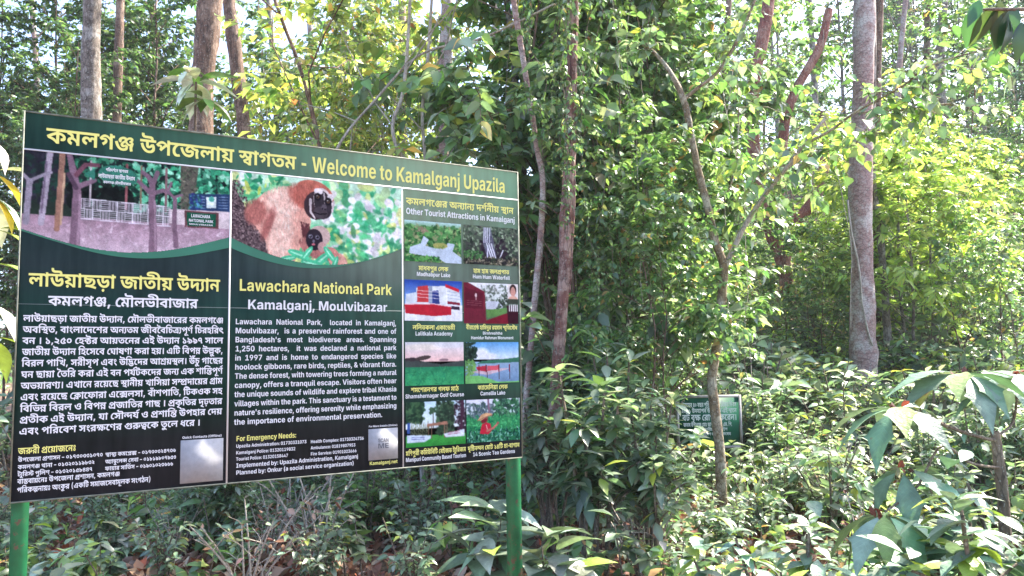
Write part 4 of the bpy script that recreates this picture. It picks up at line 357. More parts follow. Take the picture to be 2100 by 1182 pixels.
# lines of Bengali in the order in which the sign first uses them: width, then glyph and x step (negative glyph: y follows)
BENGALI_LINES = [
[12818,0,0,1,857,2,645,3,776,4,700,5,1181,6,741,7,765,8,399,2,997,9,776,10,304,11,925,9,745,3,304,12,700,1,732,13,905],
[10693,2,0,9,776,5,304,10,741,9,665,14,304,15,733,9,741,8,564,9,997,12,304,16,732,10,304,5,925,17,741,18,639,9,285,19,304],
[10504,0,0,1,857,2,645,3,776,4,700,20,921,21,564,1,399,22,645,2,304,23,776,16,750,24,304,9,629,8,304,9,997,25,304],
[22884,2,0,9,776,5,304,10,741,9,665,14,304,15,733,9,741,8,564,9,997,12,304,16,732,10,304,5,925,17,741,18,639,9,285,19,304,20,634,21,564,1,399,22,645,2,304,23,776,16,750,24,304,9,629,8,304,9,997,7,304,25,399,25,629,0,889,1,857,2,645,3,776,7,700,4,399],
[23110,26,0,24,960,27,629,28,304,12,744,20,732,24,564,9,629,29,304,2,438,9,776,7,304,17,399,7,639,30,399,25,714,26,889,19,960,18,634,12,285,1,732,8,905,16,997,24,304,31,629,24,399,32,629,33,304,34,593,18,752,6,285,35,716,36,49,37,559,32,344,33,304,25,593,38,629,32,573,25,304,39,629],
[21864,24,0,19,629,40,894,41,658,20,621,42,304,43,621,44,621,21,881,38,399,45,573,25,766,46,889,10,1264,12,665,7,732,19,399,25,634,47,889,48,797,5,834,17,741,18,639,9,285,19,304,41,894,49,621,49,621,50,621,51,881,9,708,7,304,2,399],
[23845,8,0,9,997,12,304,16,732,10,304,5,925,17,741,18,639,9,285,19,304,32,894,38,304,7,573,51,399,7,708,24,399,21,889,52,399,9,662,53,304,36,672,9,643,0,564,25,857,9,629,38,564,10,573,40,665,47,658,54,797,32,1157,24,304,6,629,55,765,5,908,56,741,57,731,0,65,20,857],
[23636,32,0,24,304,25,629,2,629,6,1036,9,765,32,304,58,304,20,749,51,564,25,708,16,629,51,304,59,682,6,26,47,1025,24,797,29,629,5,698,32,741,60,304,7,682,17,399,25,639,46,889,61,1264,10,734,28,665,2,744,40,776,5,658,62,741,33,0,63,484,3,369,9,700,7,304,14,399,25,733],
[23724,52,0,19,662,14,894,9,733,10,304,9,665,64,564,12,399,32,732,25,304,0,889,25,857,9,629,47,564,48,797,24,834,19,629,6,894,65,765,37,665,66,0,0,593,7,857,17,399,25,639,8,889,19,997,18,634,47,545,0,797,30,1117,9,714,27,304,67,304,6,747,35,716,36,49,37,559],
[23857,26,0,23,960,10,750,9,665,25,304,36,629,18,643,40,285,47,658,58,797,9,749,7,304,19,399,25,894,7,629,10,399,7,665,14,399,28,993,9,744,19,304,16,634,10,304,58,925,9,749,32,304,51,304,10,708,9,665,51,564,68,708,17,1216,9,639,7,304,10,399,25,665,69,889,9,761,1,304],
[23306,47,0,24,797,29,629,25,698,7,629,10,399,7,665,14,399,21,993,70,399,9,849,7,304,71,399,9,885,25,304,9,629,47,564,7,797,72,399,2,968,51,776,9,708,20,304,24,564,73,629,9,0,30,304,6,714,9,765,32,304,12,304,20,732,54,564,0,897,74,857,0,780,51,1117,38,708],
[22331,32,0,24,304,32,629,23,304,55,750,32,908,24,304,25,629,2,629,74,1036,32,1040,24,304,6,629,55,765,75,908,8,816,9,997,32,304,12,304,25,732,3,889,9,700,14,304,40,993,75,658,0,816,59,587,32,270,12,304,25,732,17,889,59,615,76,24,12,593,9,732,25,304],
[21423,75,0,12,816,16,732,0,304,47,1117,48,797,5,834,17,741,18,639,9,285,19,304,20,634,65,564,9,665,21,564,51,399,22,708,77,304,65,931,37,665,74,260,75,1040,30,816,9,714,27,304,67,304,5,1007,6,741,38,765,9,573,25,304,21,889,17,399,10,639],
[18932,47,0,24,797,29,629,6,698,32,765,25,304,7,629,24,399,30,629,51,974,29,708,25,438,78,629,7,969,36,399,25,643,79,889,80,887,81,850,7,698,0,399,12,1117,63,599,7,133,2,399,82,1036,7,629,25,399,40,889],
[7692,8,0,80,997,25,850,16,629,75,564,7,816,10,399,9,665,8,304,7,997,19,399,83,634],
[15269,5,0,6,741,7,765,8,399,2,997,9,776,75,564,30,816,9,714,51,304,19,708,84,894,44,760,41,621,50,621,85,621,44,621,85,621,85,621,41,621,44,621,50,621,85,621],
[13970,0,0,1,857,2,645,3,776,4,700,86,1181,9,718,19,304,9,634,84,564,44,760,41,621,85,621,42,621,44,621,41,621,41,621,49,621,87,621,85,621,42,621],
[13482,66,0,18,593,88,285,32,0,25,304,89,629,6,1261,88,716,27,49,2,304,30,776,84,974,44,760,41,621,85,621,42,621,44,621,41,621,43,621,87,621,90,621,90,621,50,621],
[13823,11,0,9,745,28,304,18,744,0,545,1,857,7,645,91,399,72,765,84,1228,44,760,41,621,50,621,85,621,44,621,85,621,42,621,90,621,50,621,85,621,92,621],
[14468,26,0,18,960,9,285,93,304,94,609,7,51,2,399,95,776,21,1193,51,399,24,708,9,629,84,564,44,760,41,621,87,621,41,621,49,621,87,621,44,621,50,621,49,621,43,621,85,621],
[13672,71,0,9,885,10,304,9,665,25,304,51,889,9,708,32,304,23,304,37,556,51,194,84,968,44,760,41,621,49,621,44,621,41,621,44,621,42,621,85,621,92,621,92,621,92,621],
[16889,24,0,9,629,96,304,24,746,9,629,10,304,7,665,19,399,83,634,5,698,6,741,7,765,8,399,2,997,9,776,75,564,30,816,9,714,51,304,19,708,20,634,0,564,1,857,2,645,3,776,4,700],
[22894,6,0,32,765,25,304,0,629,97,857,19,825,9,634,10,304,83,665,26,698,29,960,0,438,88,587,25,270,98,889,47,456,0,797,54,857,51,1157,1,708,9,645,8,304,7,997,51,399,24,708,9,629,1,304,35,622,2,23,0,776,51,1117,29,708,3,438,99,700,19,634,100,634],
[13447,0,0,1,857,2,645,3,776,7,700,4,399,25,921,26,889,19,960,18,634,9,285,19,304,18,634,17,545,30,639,37,616,19,98,16,634,10,304,28,925,9,744,19,304],
[5893,1,0,9,645,82,304,24,629,6,629,88,716,25,49,21,889,2,399,0,776],
[7954,38,0,9,573,1,304,38,905,9,573,1,304,8,905,2,997,75,776,6,816,9,765,12,304],
[8832,2,0,27,776,2,304,12,776,0,732,2,857,9,776,47,564,0,797,9,857,7,304,101,399,1,741,16,645],
[9528,30,0,1,714,7,645,30,399,25,714,19,629,3,634,25,700,3,889,2,700,71,776,1,1145,9,645,99,304],
[6831,0,0,18,857,9,285,7,304,1,399,27,645,2,304,10,776,9,665,21,564,2,399,0,776],
[15245,1,0,32,645,36,304,6,643,88,716,25,49,16,629,0,564,32,857,1,304,5,645,32,741,19,304,54,634,21,1157,24,399,48,629,8,574,101,997,66,1001,18,593,88,285,32,0,25,304,8,629,1,997],
[12450,17,0,59,615,102,24,19,918,77,634,19,931,21,894,1,399,9,645,66,304,41,853,90,621,54,621,33,1157,9,593,13,304,24,366,9,629,3,304,9,700,19,304],
[14220,24,0,16,629,25,304,7,629,61,399,103,734,38,1022,9,573,32,304,1,304,17,645,88,615,25,24,25,889,38,629,1,573,9,645,19,304,104,894,59,979,32,49,12,304,7,732,51,399,22,708,82,304],
[7470,6,0,32,765,25,304,17,629,30,639,37,616,7,98,19,399,11,894,9,745,3,304,12,700,1,732],
[10200,0,0,1,857,2,645,3,776,4,700,21,1181,1,399,22,645,2,304,23,776,16,750,24,304,9,629,8,304,9,997,25,304],
[18288,32,0,24,304,8,629,7,997,10,399,25,665,90,889,44,621,24,881,14,629,25,733,6,889,35,716,32,49,12,304,37,550,74,442,1,1040,38,645,9,573,19,304,32,894,24,304,8,629,10,997,32,925,17,304,24,639,51,629],
[14374,42,0,44,621,41,621,41,621,5,881,17,741,65,639,9,665,6,304,19,765,5,894,6,741,2,765,7,776,78,399,47,1229,48,797,28,834,9,744,7,304,19,399],
[9257,24,0,66,629,24,853,59,596,78,33,21,1229,25,399,9,629,6,304,36,765,0,903,7,857,25,399,19,629,40,634],
[17790,8,0,19,997,9,634,24,304,5,889,6,741,9,765,82,304,18,629,78,285,21,1229,1,399,9,645,83,304,46,698,105,1264,88,887,51,17,30,968,38,714,16,573,17,304,47,899,1,797,106,645,32,545,6,304,106,765],
[7492,1,0,9,645,19,304,19,634,16,634,10,304,33,925,16,593,71,304,107,1145,48,665,6,574],
[10218,24,0,9,629,29,304,2,438,9,776,7,304,17,399,30,639,8,974,9,997,12,304,16,732,10,304,51,925,29,708,51,438,17,708]]
# Latin letters: character code, advance, contours
LATIN_GLYPHS = [
[65,747,10,6,0,62,182,49,0,64,-182,-42,0,-40,125,-11,44,8,0,-17,-70,-32,-99,4,45,42,0,30,97,0,0,-30],
[66,662,24,16,0,0,182,73,0,23,-3,10,-3,15,-10,9,-14,3,-17,-2,-13,-6,-11,-8,-8,-17,-7,0,-2,13,-3,12,-7,9,-11,5,-14,1,-9,-3,-18,-4,-8,-13,-13,-8,-5,-22,-5,-13,-1,9,54,31,42,0,14,6,7,10,1,7,-4,13,-11,10,-10,3,-39,0,10,54,106,34,0,9,2,8,5,6,11,-1,11,-2,6,-9,8,-15,3,-30,0],
[67,740,50,80,-1,-14,3,-13,6,-12,9,-19,23,-6,15,-3,17,-1,19,1,19,3,16,7,15,8,13,10,11,12,8,13,6,15,4,25,1,19,-4,8,-3,16,-10,12,-12,9,-16,4,-19,-38,0,-4,13,-12,12,-18,6,-14,-1,-9,-2,-14,-9,-10,-15,-5,-21,-1,-12,3,-24,3,-9,10,-15,14,-9,17,-3,15,2,12,6,9,10,4,8,1,5,37,0,-1,-8,-6,-16,-10,-15,-13,-12,-17,-8,-20,-5],
[68,722,34,33,0,0,32,46,0,21,3,8,3,7,5,11,15,5,20,1,13,-3,24,-3,9,-11,15,-7,5,-18,5,-11,1,-47,0,0,32,66,-1,16,-4,14,-6,12,-8,10,-11,8,-12,6,-15,4,-16,1,-18,-1,-18,-4,-16,-6,-15,-8,-12,-10,-11,-12,-8,-14,-6,-16,-4,4,54,182,0,-182,-38,0,0,182],
[69,607,12,16,0,0,182,122,0,0,-31,-84,0,0,-44,78,0,0,-30,-78,0,0,-46,84,0,0,-31],
[70,587,10,16,0,0,182,120,0,0,-31,-82,0,0,-51,74,0,0,-30,-74,0,0,-70],
[71,751,57,97,-2,-16,1,-15,4,-14,6,-12,9,-10,10,-8,13,-6,15,-3,16,-1,19,1,18,3,17,7,15,8,13,10,11,12,8,13,6,15,4,25,1,19,-4,8,-3,22,-16,10,-13,7,-16,2,-9,-38,0,-3,8,-11,13,-11,5,-14,2,-17,-3,-15,-9,-10,-15,-5,-21,-1,-12,3,-23,3,-10,10,-15,15,-9,17,-3,9,0,20,8,8,10,5,13,0,8,8,-2,-47,0,0,29,76,0,0,-23,-5,-29,-6,-12,-7,-10,-9,-9,-11,-7,-13,-5,-13,-3],
[72,747,12,16,0,0,182,38,0,0,-74,79,0,0,74,37,0,0,-182,-37,0,0,78,-79,0,0,-78],
[73,477,12,9,0,0,31,32,0,0,120,-32,0,0,31,101,0,0,-31,-32,0,0,-120,32,0,0,-31],
[74,584,24,69,-2,-17,1,-15,5,-12,8,-9,12,-6,14,-2,27,38,0,0,-19,2,-6,4,-6,10,-6,14,0,10,6,4,6,3,14,0,128,37,0,0,-127,-2,-17,-5,-14,-9,-12,-13,-8,-14,-5],
[75,719,7,44,41,0,34,27,42,55,65,46,0,-77,-89,-3,1,6,16,0,0,182,38,0,-1,-96,1,-18,0,-68,4,130,0,-54,82,23,28,75,-110],
[76,565,6,16,0,0,182,38,0,0,-151,78,0,0,-31],
[77,932,22,16,0,0,182,58,0,32,-93,14,-64,-7,0,14,64,32,93,57,0,0,-182,-37,0,1,160,3,0,-19,-70,-32,-90,-31,0,-43,125,-9,35,3,0,1,-70,1,-4,0,-86],
[78,762,19,16,0,0,182,42,0,58,-92,21,-41,6,-16,-4,0,-3,61,0,88,38,0,0,-182,-42,0,-73,121,-3,8,-5,8,-4,10,5,0,2,-63,0,-84],
[79,770,36,96,-2,-15,1,-15,3,-13,6,-12,9,-10,11,-8,12,-7,15,-3,17,-1,19,1,19,3,16,7,15,8,13,10,11,12,8,13,6,15,4,15,1,16,-1,14,-4,14,-6,12,-8,10,-11,8,-13,6,-15,4,-16,1,-19,-1,-19,-4,-17,-6,-15,-8,-12,-10,-11,-12,-9,-14,-6,-14,-3,21,96,31,18,3,13,9,6,7,8,18,2,11,0,24,-2,11,-8,18,-12,12,-7,4,-18,3,-17,-3,-14,-9,-10,-15,-5,-21,-1,-12,3,-23,3,-10,10,-15,14,-9],
[80,648,29,16,0,0,182,72,0,13,-1,22,-7,9,-6,7,-7,6,-9,4,-9,3,-11,0,-23,-3,-11,-4,-9,-6,-9,-17,-13,-10,-4,-12,-3,-59,0,0,30,47,0,6,1,10,5,4,4,6,15,0,11,-6,15,-14,9,-40,1,0,-151],
[81,777,4,85,62,32,0,62,-77,-35,0,36,96,-2,-15,1,-15,3,-13,6,-12,9,-10,11,-8,12,-7,15,-3,17,-1,19,1,19,3,16,7,15,8,13,10,11,12,8,13,6,15,4,15,1,16,-1,14,-4,14,-6,12,-8,10,-11,8,-13,6,-15,4,-16,1,-19,-1,-19,-4,-17,-6,-15,-8,-12,-10,-11,-12,-9,-14,-6,-14,-3,21,96,31,18,3,13,9,6,7,8,18,2,11,0,24,-2,11,-8,18,-12,12,-7,4,-18,3,-17,-3,-14,-9,-10,-15,-5,-21,-1,-12,3,-23,3,-10,10,-15,14,-9],
[82,657,25,16,0,0,182,72,0,24,-3,11,-4,9,-6,13,-15,7,-20,0,-23,-7,-19,-6,-8,-8,-7,-19,-9,-26,-3,-48,0,0,30,50,0,11,3,9,6,6,13,0,12,-6,13,-14,8,-40,1,0,-151,4,118,0,-44,83,40,0,45,-83],
[83,655,56,83,-3,-26,3,-12,4,-10,5,-15,15,-5,9,-5,23,36,0,3,-10,7,-9,14,-7,19,-1,16,5,9,9,2,9,-4,10,-6,6,-56,17,-12,5,-10,8,-7,9,-4,10,-2,13,1,10,3,10,5,8,7,8,17,12,23,6,26,-1,11,-2,11,-4,17,-11,11,-16,3,-10,1,-10,-36,0,-2,7,-7,10,-14,5,-15,1,-17,-7,-6,-10,1,-12,5,-6,22,-9,32,-8,13,-6,15,-12,7,-11,4,-13,-1,-18,-2,-9,-11,-17,-8,-6,-21,-9],
[84,668,8,9,151,0,31,149,0,0,-31,-56,0,0,-151,-37,0,0,151],
[85,732,30,77,-2,-13,3,-12,5,-10,6,-9,8,-7,9,-5,11,-5,24,0,118,38,0,0,-122,4,-12,8,-9,6,-4,12,-4,8,-1,20,5,13,13,4,12,0,122,37,0,0,-118,-1,-13,-3,-11,-5,-11,-7,-9,-9,-8,-10,-6,-12,-5,-13,-3],
[86,747,10,70,0,-64,182,41,0,37,-112,14,-56,-8,0,18,69,32,99,41,0,-63,-182],
[87,1038,22,55,0,-49,182,41,0,30,-139,4,-25,-7,0,14,74,22,90,39,0,26,-105,10,-59,-7,0,14,74,21,90,41,0,-50,-182,-42,0,-27,104,-10,60,9,0,-12,-71,-24,-93],
[88,738,19,6,0,75,107,0,-29,-69,104,43,0,27,-41,16,-32,-10,0,22,42,21,31,42,0,-68,-102,0,28,73,-108,-44,0,-45,72,6,0,-19,-34,-27,-38],
[89,731,13,73,0,0,68,-67,114,44,0,39,-74,5,-12,2,-8,-8,0,13,32,32,62,44,0,-67,-114,0,-68],
[90,664,15,14,0,0,22,83,117,22,25,3,-12,-108,-1,0,31,138,0,0,-22,-82,-116,-23,-27,-3,12,51,2,57,0,0,-31],
[97,581,36,54,-3,-16,2,-14,6,-10,11,-3,6,-3,16,2,14,2,5,12,13,16,7,47,7,5,3,1,10,-4,8,-9,5,-13,1,-8,-2,-10,-8,-3,-6,-34,6,7,14,11,11,7,5,7,3,18,4,31,-2,19,-8,9,-9,4,-6,4,-13,1,-8,0,-92,-35,0,0,19,-14,-14,-15,-7,12,70,23,9,3,8,6,5,8,1,24,-9,-4,-26,-4,-10,-5,-4,-8,2,-13,7,-5,7,-2],
[98,630,27,85,-2,-6,1,-11,5,-13,14,-1,4,-2,0,0,-22,-36,0,0,182,36,0,0,-68,2,0,14,18,11,5,13,1,19,-3,17,-11,12,-17,4,-11,3,-13,1,-15,-1,-14,-3,-13,-9,-21,-7,-8,-16,-11,-10,-2,18,81,27,11,2,9,7,8,17,1,23,-3,13,-6,11,-4,4,-10,4,-6,1,-11,-2,-9,-7,-4,-5,-4,-12,-1,-23,5,-19,8,-9,5,-3],
[99,588,40,76,-3,-13,1,-11,3,-11,5,-17,15,-6,10,-7,23,-1,14,1,13,7,24,6,9,8,9,9,6,11,5,11,3,21,1,22,-5,16,-11,5,-5,9,-17,1,-7,-34,-7,-3,10,-13,12,-16,1,-6,-2,-12,-12,-4,-12,-2,-15,6,-28,12,-11,15,-3,14,6,5,5,5,13,34,-6,-4,-14,-7,-11,-15,-13,-13,-6],
[100,630,26,55,-1,-9,2,-17,11,-12,18,-4,11,-3,27,3,28,10,20,7,8,16,11,19,3,14,-1,10,-5,11,-11,4,-7,1,0,0,68,37,0,0,-182,-36,0,0,22,-2,0,-4,-8,-11,-10,-10,-5,-6,-1,16,77,27,11,2,9,7,6,10,3,14,-1,23,-2,7,-6,10,-9,7,-11,2,-16,-5,-8,-9,-4,-12,-1,-23,5,-19,12,-12],
[101,596,47,77,-3,-13,1,-12,3,-11,5,-9,6,-8,9,-6,9,-4,11,-3,13,-1,14,1,13,7,23,6,10,8,9,19,11,12,3,21,1,24,-7,13,-10,10,-13,6,-18,3,-21,0,-10,-115,0,0,23,97,0,-18,-6,-1,13,-4,10,-7,7,-5,3,-17,1,-6,-1,-12,-10,-6,-16,0,-30,4,-12,7,-9,15,-7,21,3,10,10,1,3,34,-6,-7,-14,-11,-11,-14,-8,-9,-3],
[102,398,4,92,136,0,-28,-90,0,0,28,14,26,0,0,147,3,17,3,7,10,11,6,4,15,4,19,0,15,-3,-7,-28,-17,2,-7,-4,-3,-7,0,-150],
[103,632,41,65,-54,-19,4,-20,12,-5,5,-6,13,31,8,8,-9,7,-4,9,-2,15,0,13,6,5,5,3,15,0,25,-3,0,-10,-14,-14,-7,-13,-1,-20,3,-9,4,-14,13,-6,9,-4,11,-3,26,3,28,10,20,7,8,17,11,19,3,13,-1,11,-5,16,-18,0,22,36,0,0,-135,-1,-11,-3,-11,-4,-9,-14,-13,-10,-5,-21,-5,16,83,30,10,4,7,8,5,12,1,22,-3,14,-6,10,-9,7,-11,2,-16,-5,-8,-9,-4,-12,-1,-22,5,-18,8,-9,10,-4],
[104,623,26,52,79,0,-79,-36,0,0,182,36,0,0,-80,-4,0,10,20,7,7,8,5,9,3,20,1,16,-6,12,-11,7,-15,3,-19,0,-87,-36,0,0,80,-3,15,-9,9,-6,3,-7,1,-10,-2,-8,-4,-7,-12],
[105,271,4,16,0,0,136,36,0,0,-136,13,34,154,-10,3,-8,7,-2,4,0,10,2,5,8,7,10,2,10,-2,7,-7,3,-10,-3,-9,-7,-7],
[106,271,12,16,136,36,0,0,-153,-2,-8,-9,-13,-5,-5,-15,-6,-27,-2,0,29,10,0,8,4,4,12,13,34,154,-10,3,-8,7,-2,4,0,10,2,5,8,7,10,2,10,-2,7,-7,3,-10,-3,-9,-7,-7],
[107,580,7,49,40,0,44,5,0,45,52,42,0,-59,-68,-8,0,4,16,0,0,182,36,0,0,-182,4,101,0,-41,60,24,26,60,-86],
[108,309,15,43,0,-10,3,-8,5,-5,7,-3,9,-1,12,0,146,36,0,0,-142,2,-9,5,-3,9,0,2,1,6,-27,-16,-3],
[109,912,45,16,0,0,136,34,0,2,-34,-3,0,5,15,8,11,10,7,12,3,15,-1,8,-3,7,-5,5,-7,5,-10,3,-12,-4,0,2,9,8,13,10,9,13,6,21,1,14,-5,12,-9,7,-14,2,-9,0,-101,-36,0,0,85,-3,13,-8,8,-15,2,-11,-5,-5,-6,-2,-8,0,-89,-36,0,0,92,-2,6,-8,7,-11,3,-8,-1,-7,-4,-5,-7,-3,-14,0,-82],
[110,622,26,52,79,0,-79,-36,0,0,136,34,0,1,-34,-3,0,10,20,7,7,8,5,9,3,20,1,16,-6,12,-11,7,-15,3,-19,0,-87,-36,0,0,80,-3,15,-9,9,-6,3,-7,1,-10,-2,-8,-4,-7,-12],
[111,613,30,77,-3,-13,1,-12,3,-11,5,-17,15,-6,10,-7,23,-1,14,1,13,7,24,6,9,8,9,9,6,11,5,12,3,13,1,13,-1,12,-3,19,-11,8,-9,6,-9,5,-12,3,-12,1,-13,-1,-14,-3,-12,-11,-21,-17,-15,-10,-5,-12,-3,17,77,26,11,3,9,7,6,10,3,14,-1,23,-8,17,-9,7,-5,2,-12,0,-11,-5,-7,-9,-3,-6,-3,-21,3,-22,6,-10,9,-7],
[112,630,26,16,-51,0,187,36,0,0,-22,2,0,14,18,11,5,13,1,19,-3,17,-11,12,-17,4,-11,3,-13,1,-15,-1,-14,-3,-13,-9,-21,-7,-8,-16,-11,-20,-3,-13,1,-11,5,-13,14,-1,4,-2,0,0,-73,18,81,27,11,2,9,7,8,17,1,23,-3,13,-6,11,-4,4,-10,4,-6,1,-11,-2,-9,-7,-4,-5,-4,-12,-1,-23,5,-19,8,-9,5,-3],
[113,630,25,142,-51,-37,0,0,73,-1,0,-4,-8,-11,-10,-10,-5,-13,-1,-20,3,-17,11,-12,18,-4,11,-3,27,3,28,10,20,7,8,16,11,19,3,14,-1,10,-5,11,-11,4,-7,2,0,0,22,36,0,16,77,27,11,2,9,7,6,10,3,14,-1,23,-2,7,-6,10,-9,7,-11,2,-16,-5,-8,-9,-4,-12,-1,-23,5,-19,12,-12],
[114,407,16,16,0,0,136,35,0,0,-23,1,0,8,14,5,5,13,6,16,0,3,-1,0,-33,-21,2,-10,-3,-10,-10,-4,-15,0,-78],
[115,560,50,70,-3,-21,2,-23,11,-11,12,-5,15,34,6,2,-6,7,-8,5,-3,13,-2,12,2,8,5,3,7,-2,6,-6,5,-34,8,-21,8,-8,6,-6,7,-3,8,-1,10,3,16,4,6,12,11,17,7,10,2,22,0,17,-4,14,-8,6,-5,7,-12,2,-7,-32,-6,-8,12,-10,4,-12,0,-13,-7,-2,-3,1,-10,10,-7,43,-9,10,-5,7,-5,6,-7,3,-8,1,-9,-3,-16,-11,-14,-15,-9,-21,-5],
[116,366,4,84,136,0,-28,-82,0,0,28,14,21,169,37,0,0,-133,3,-6,13,-3,8,2,5,-28,-23,-3,-13,1,-11,3,-8,6,-6,8,-4,9,-1,12],
[117,623,27,62,-2,-17,3,-7,3,-7,5,-10,13,-5,18,0,96,36,0,0,-80,3,-14,4,-6,5,-4,13,-3,9,1,5,2,9,10,4,16,0,78,36,0,0,-136,-34,0,-1,34,2,0,-4,-10,-12,-16,-8,-6,-10,-3],
[118,600,10,54,0,-50,136,39,0,32,-106,4,-19,-7,0,10,46,26,79,38,0,-50,-136],
[119,850,22,44,0,-40,136,38,0,23,-102,2,-13,-4,0,9,46,18,69,33,0,24,-102,2,-13,-4,0,13,65,12,50,39,0,-41,-136,-37,0,-20,70,-8,38,6,0,-11,-50,-17,-58],
[120,580,19,5,0,53,84,0,-28,-50,80,39,0,13,-21,20,-41,-14,0,20,41,13,21,39,0,-51,-80,0,28,53,-84,-40,0,-35,66,14,0,-20,-40,-15,-26],
[121,602,19,15,-48,8,27,18,-2,9,5,4,10,1,8,-51,136,39,0,23,-70,12,-55,-8,0,14,55,24,70,39,0,-61,-159,-8,-12,-16,-13,-15,-4,-18,0],
[122,573,10,14,0,0,22,68,85,-65,0,0,29,109,0,0,-24,-63,-82,65,0,0,-30],
[48,646,30,81,-2,-15,1,-13,3,-11,7,-9,8,-8,11,-6,12,-7,32,-1,19,1,18,7,32,6,13,8,11,9,8,12,6,12,4,15,1,14,-1,13,-4,11,-6,10,-8,7,-11,6,-13,5,-15,3,-35,-3,-36,-5,-15,-13,-23,-21,-15,-13,-3,19,81,28,7,1,11,6,8,13,5,18,2,25,-2,25,-5,18,-8,13,-11,6,-7,1,-7,-1,-12,-6,-8,-13,-6,-30,0,-26,6,-30,8,-13,12,-6],
[49,646,4,22,0,0,30,122,0,0,-30,8,107,182,0,-182,-37,0,0,149,-2,0,-42,-29,0,34,41,28],
[50,646,31,17,0,0,27,75,70,10,13,6,18,-2,10,-8,11,-13,5,-16,-1,-8,-4,-4,-4,-4,-8,-2,-11,-35,0,3,22,11,17,7,7,19,9,24,3,23,-3,19,-9,14,-14,7,-17,1,-10,-2,-14,-10,-21,-6,-8,-57,-56,0,-2,77,0,0,-30],
[51,646,37,66,-2,-11,2,-21,9,-14,14,-5,8,-5,20,38,0,2,-9,9,-9,20,-5,16,4,8,5,5,8,2,11,-4,14,-7,7,-17,7,-27,0,0,25,41,42,-77,0,0,31,122,0,0,-27,-60,-58,0,8,13,1,22,-5,10,-5,8,-6,11,-17,3,-19,-1,-11,-3,-10,-11,-17,-19,-12,-22,-6],
[52,646,8,8,32,0,30,68,120,36,0,-66,-118,0,-2,108,0,0,-30,6,95,0,0,41,1,13,0,60,34,0,0,-114],
[53,646,40,67,-2,-21,6,-17,12,-6,7,-5,9,-3,9,-1,10,36,0,4,-13,15,-10,16,-1,15,7,9,14,1,18,-4,11,-6,8,-10,6,-17,1,-15,-5,-7,-7,-33,6,8,96,110,0,0,-31,-79,0,-5,-46,2,0,8,8,20,7,15,0,22,-7,11,-9,9,-12,6,-15,1,-28,-3,-11,-11,-19,-8,-7,-20,-11,-12,-3],
[54,646,27,70,-2,-22,7,-9,5,-15,16,-5,10,-3,11,0,21,5,20,10,20,50,74,37,0,-56,-84,-11,0,12,11,15,6,12,1,20,-3,17,-9,7,-7,5,-7,4,-9,3,-21,-1,-12,-7,-21,-14,-16,-9,-6,-22,-7,16,87,27,10,4,10,11,3,5,1,17,-1,6,-9,13,-14,7,-11,0,-15,-7,-6,-8,-4,-10,0,-12,4,-11,6,-8,15,-7],
[55,646,7,30,0,76,151,-89,0,0,31,127,0,0,-32,-76,-150],
[56,646,45,68,-2,-12,2,-12,4,-18,11,-11,16,-3,8,-1,17,5,14,14,16,20,8,0,1,-9,3,-8,5,-7,7,-8,16,0,19,3,8,11,14,7,6,9,5,21,6,23,0,21,-6,17,-11,6,-7,4,-7,3,-9,1,-8,-1,-10,-3,-9,-5,-8,-15,-11,-8,-3,0,-1,19,-8,11,-10,4,-6,5,-21,-1,-10,-3,-8,-5,-8,-7,-8,-8,-6,-10,-5,-23,-6,16,81,25,16,4,8,5,5,8,2,10,-2,10,-5,8,-8,6,-10,3,-17,-1,-10,-5,-9,-11,-1,-15,3,-9,7,-7,9,-4,15,90,108,8,4,8,11,2,9,-6,16,-7,5,-14,3,-14,-3,-7,-5,-5,-8,-1,-13,3,-8,6,-7,8,-4,5,-1],
[57,646,32,80,184,23,-3,10,-4,10,-6,8,-7,6,-8,5,-10,3,-11,1,-12,-2,-19,-8,-20,-13,-22,-43,-62,-37,0,57,84,10,0,-4,-6,-17,-9,-6,-2,-11,-1,-21,3,-9,4,-7,5,-7,7,-5,7,-7,19,0,23,3,11,5,10,6,8,8,8,19,10,16,75,155,-10,-4,-11,-11,-4,-17,4,-16,3,-5,8,-6,10,-4,11,0,10,4,8,6,5,10,1,17,-3,11,-11,11,-10,4],
[44,269,4,7,-48,11,76,36,0,-22,-76],
[46,269,15,28,-2,-5,2,-8,8,-2,5,0,11,2,5,8,8,11,3,10,-3,5,-3,5,-10,1,-5,-3,-11,-8,-8,-5,-2],
[58,269,15,28,-2,-5,2,-8,8,-2,5,0,11,2,5,8,8,11,3,10,-3,5,-3,5,-10,1,-5,-3,-11,-8,-8,-5,-2,15,34,88,-11,3,-8,8,-2,5,0,11,2,5,8,8,5,2,11,0,5,-2,8,-8,3,-11,-3,-10,-3,-5,-10,-5],
[59,269,4,7,-48,11,76,36,0,-22,-76,14,36,88,-10,3,-5,3,-5,10,-1,5,3,11,8,8,5,2,11,0,5,-2,8,-8,3,-11,-3,-10,-8,-8],
[39,339,4,28,106,-3,76,35,0,-4,-76],
[38,672,55,71,-3,-23,3,-10,4,-15,11,-6,7,-4,8,-3,18,0,7,7,18,21,19,50,35,4,10,0,6,-7,10,-16,1,-8,-5,-3,-5,2,-18,16,-22,91,-104,-39,0,-86,98,-12,18,-4,14,0,16,2,8,4,8,10,12,15,7,18,3,18,-3,13,-7,6,-5,7,-13,3,-20,-5,-15,-10,-14,-55,-41,-5,-8,-1,-13,5,-11,11,-6,16,-1,13,4,12,8,14,17,4,7,4,16,1,9,30,0,0,-11,-6,-27,-12,-21,-26,-21,-16,-7],
[40,391,18,20,74,4,42,7,29,15,38,6,10,34,0,-11,-26,-14,-54,-3,-26,1,-34,7,-34,8,-25,12,-28,-34,0,-10,17,-8,18,-6,18,-7,37],
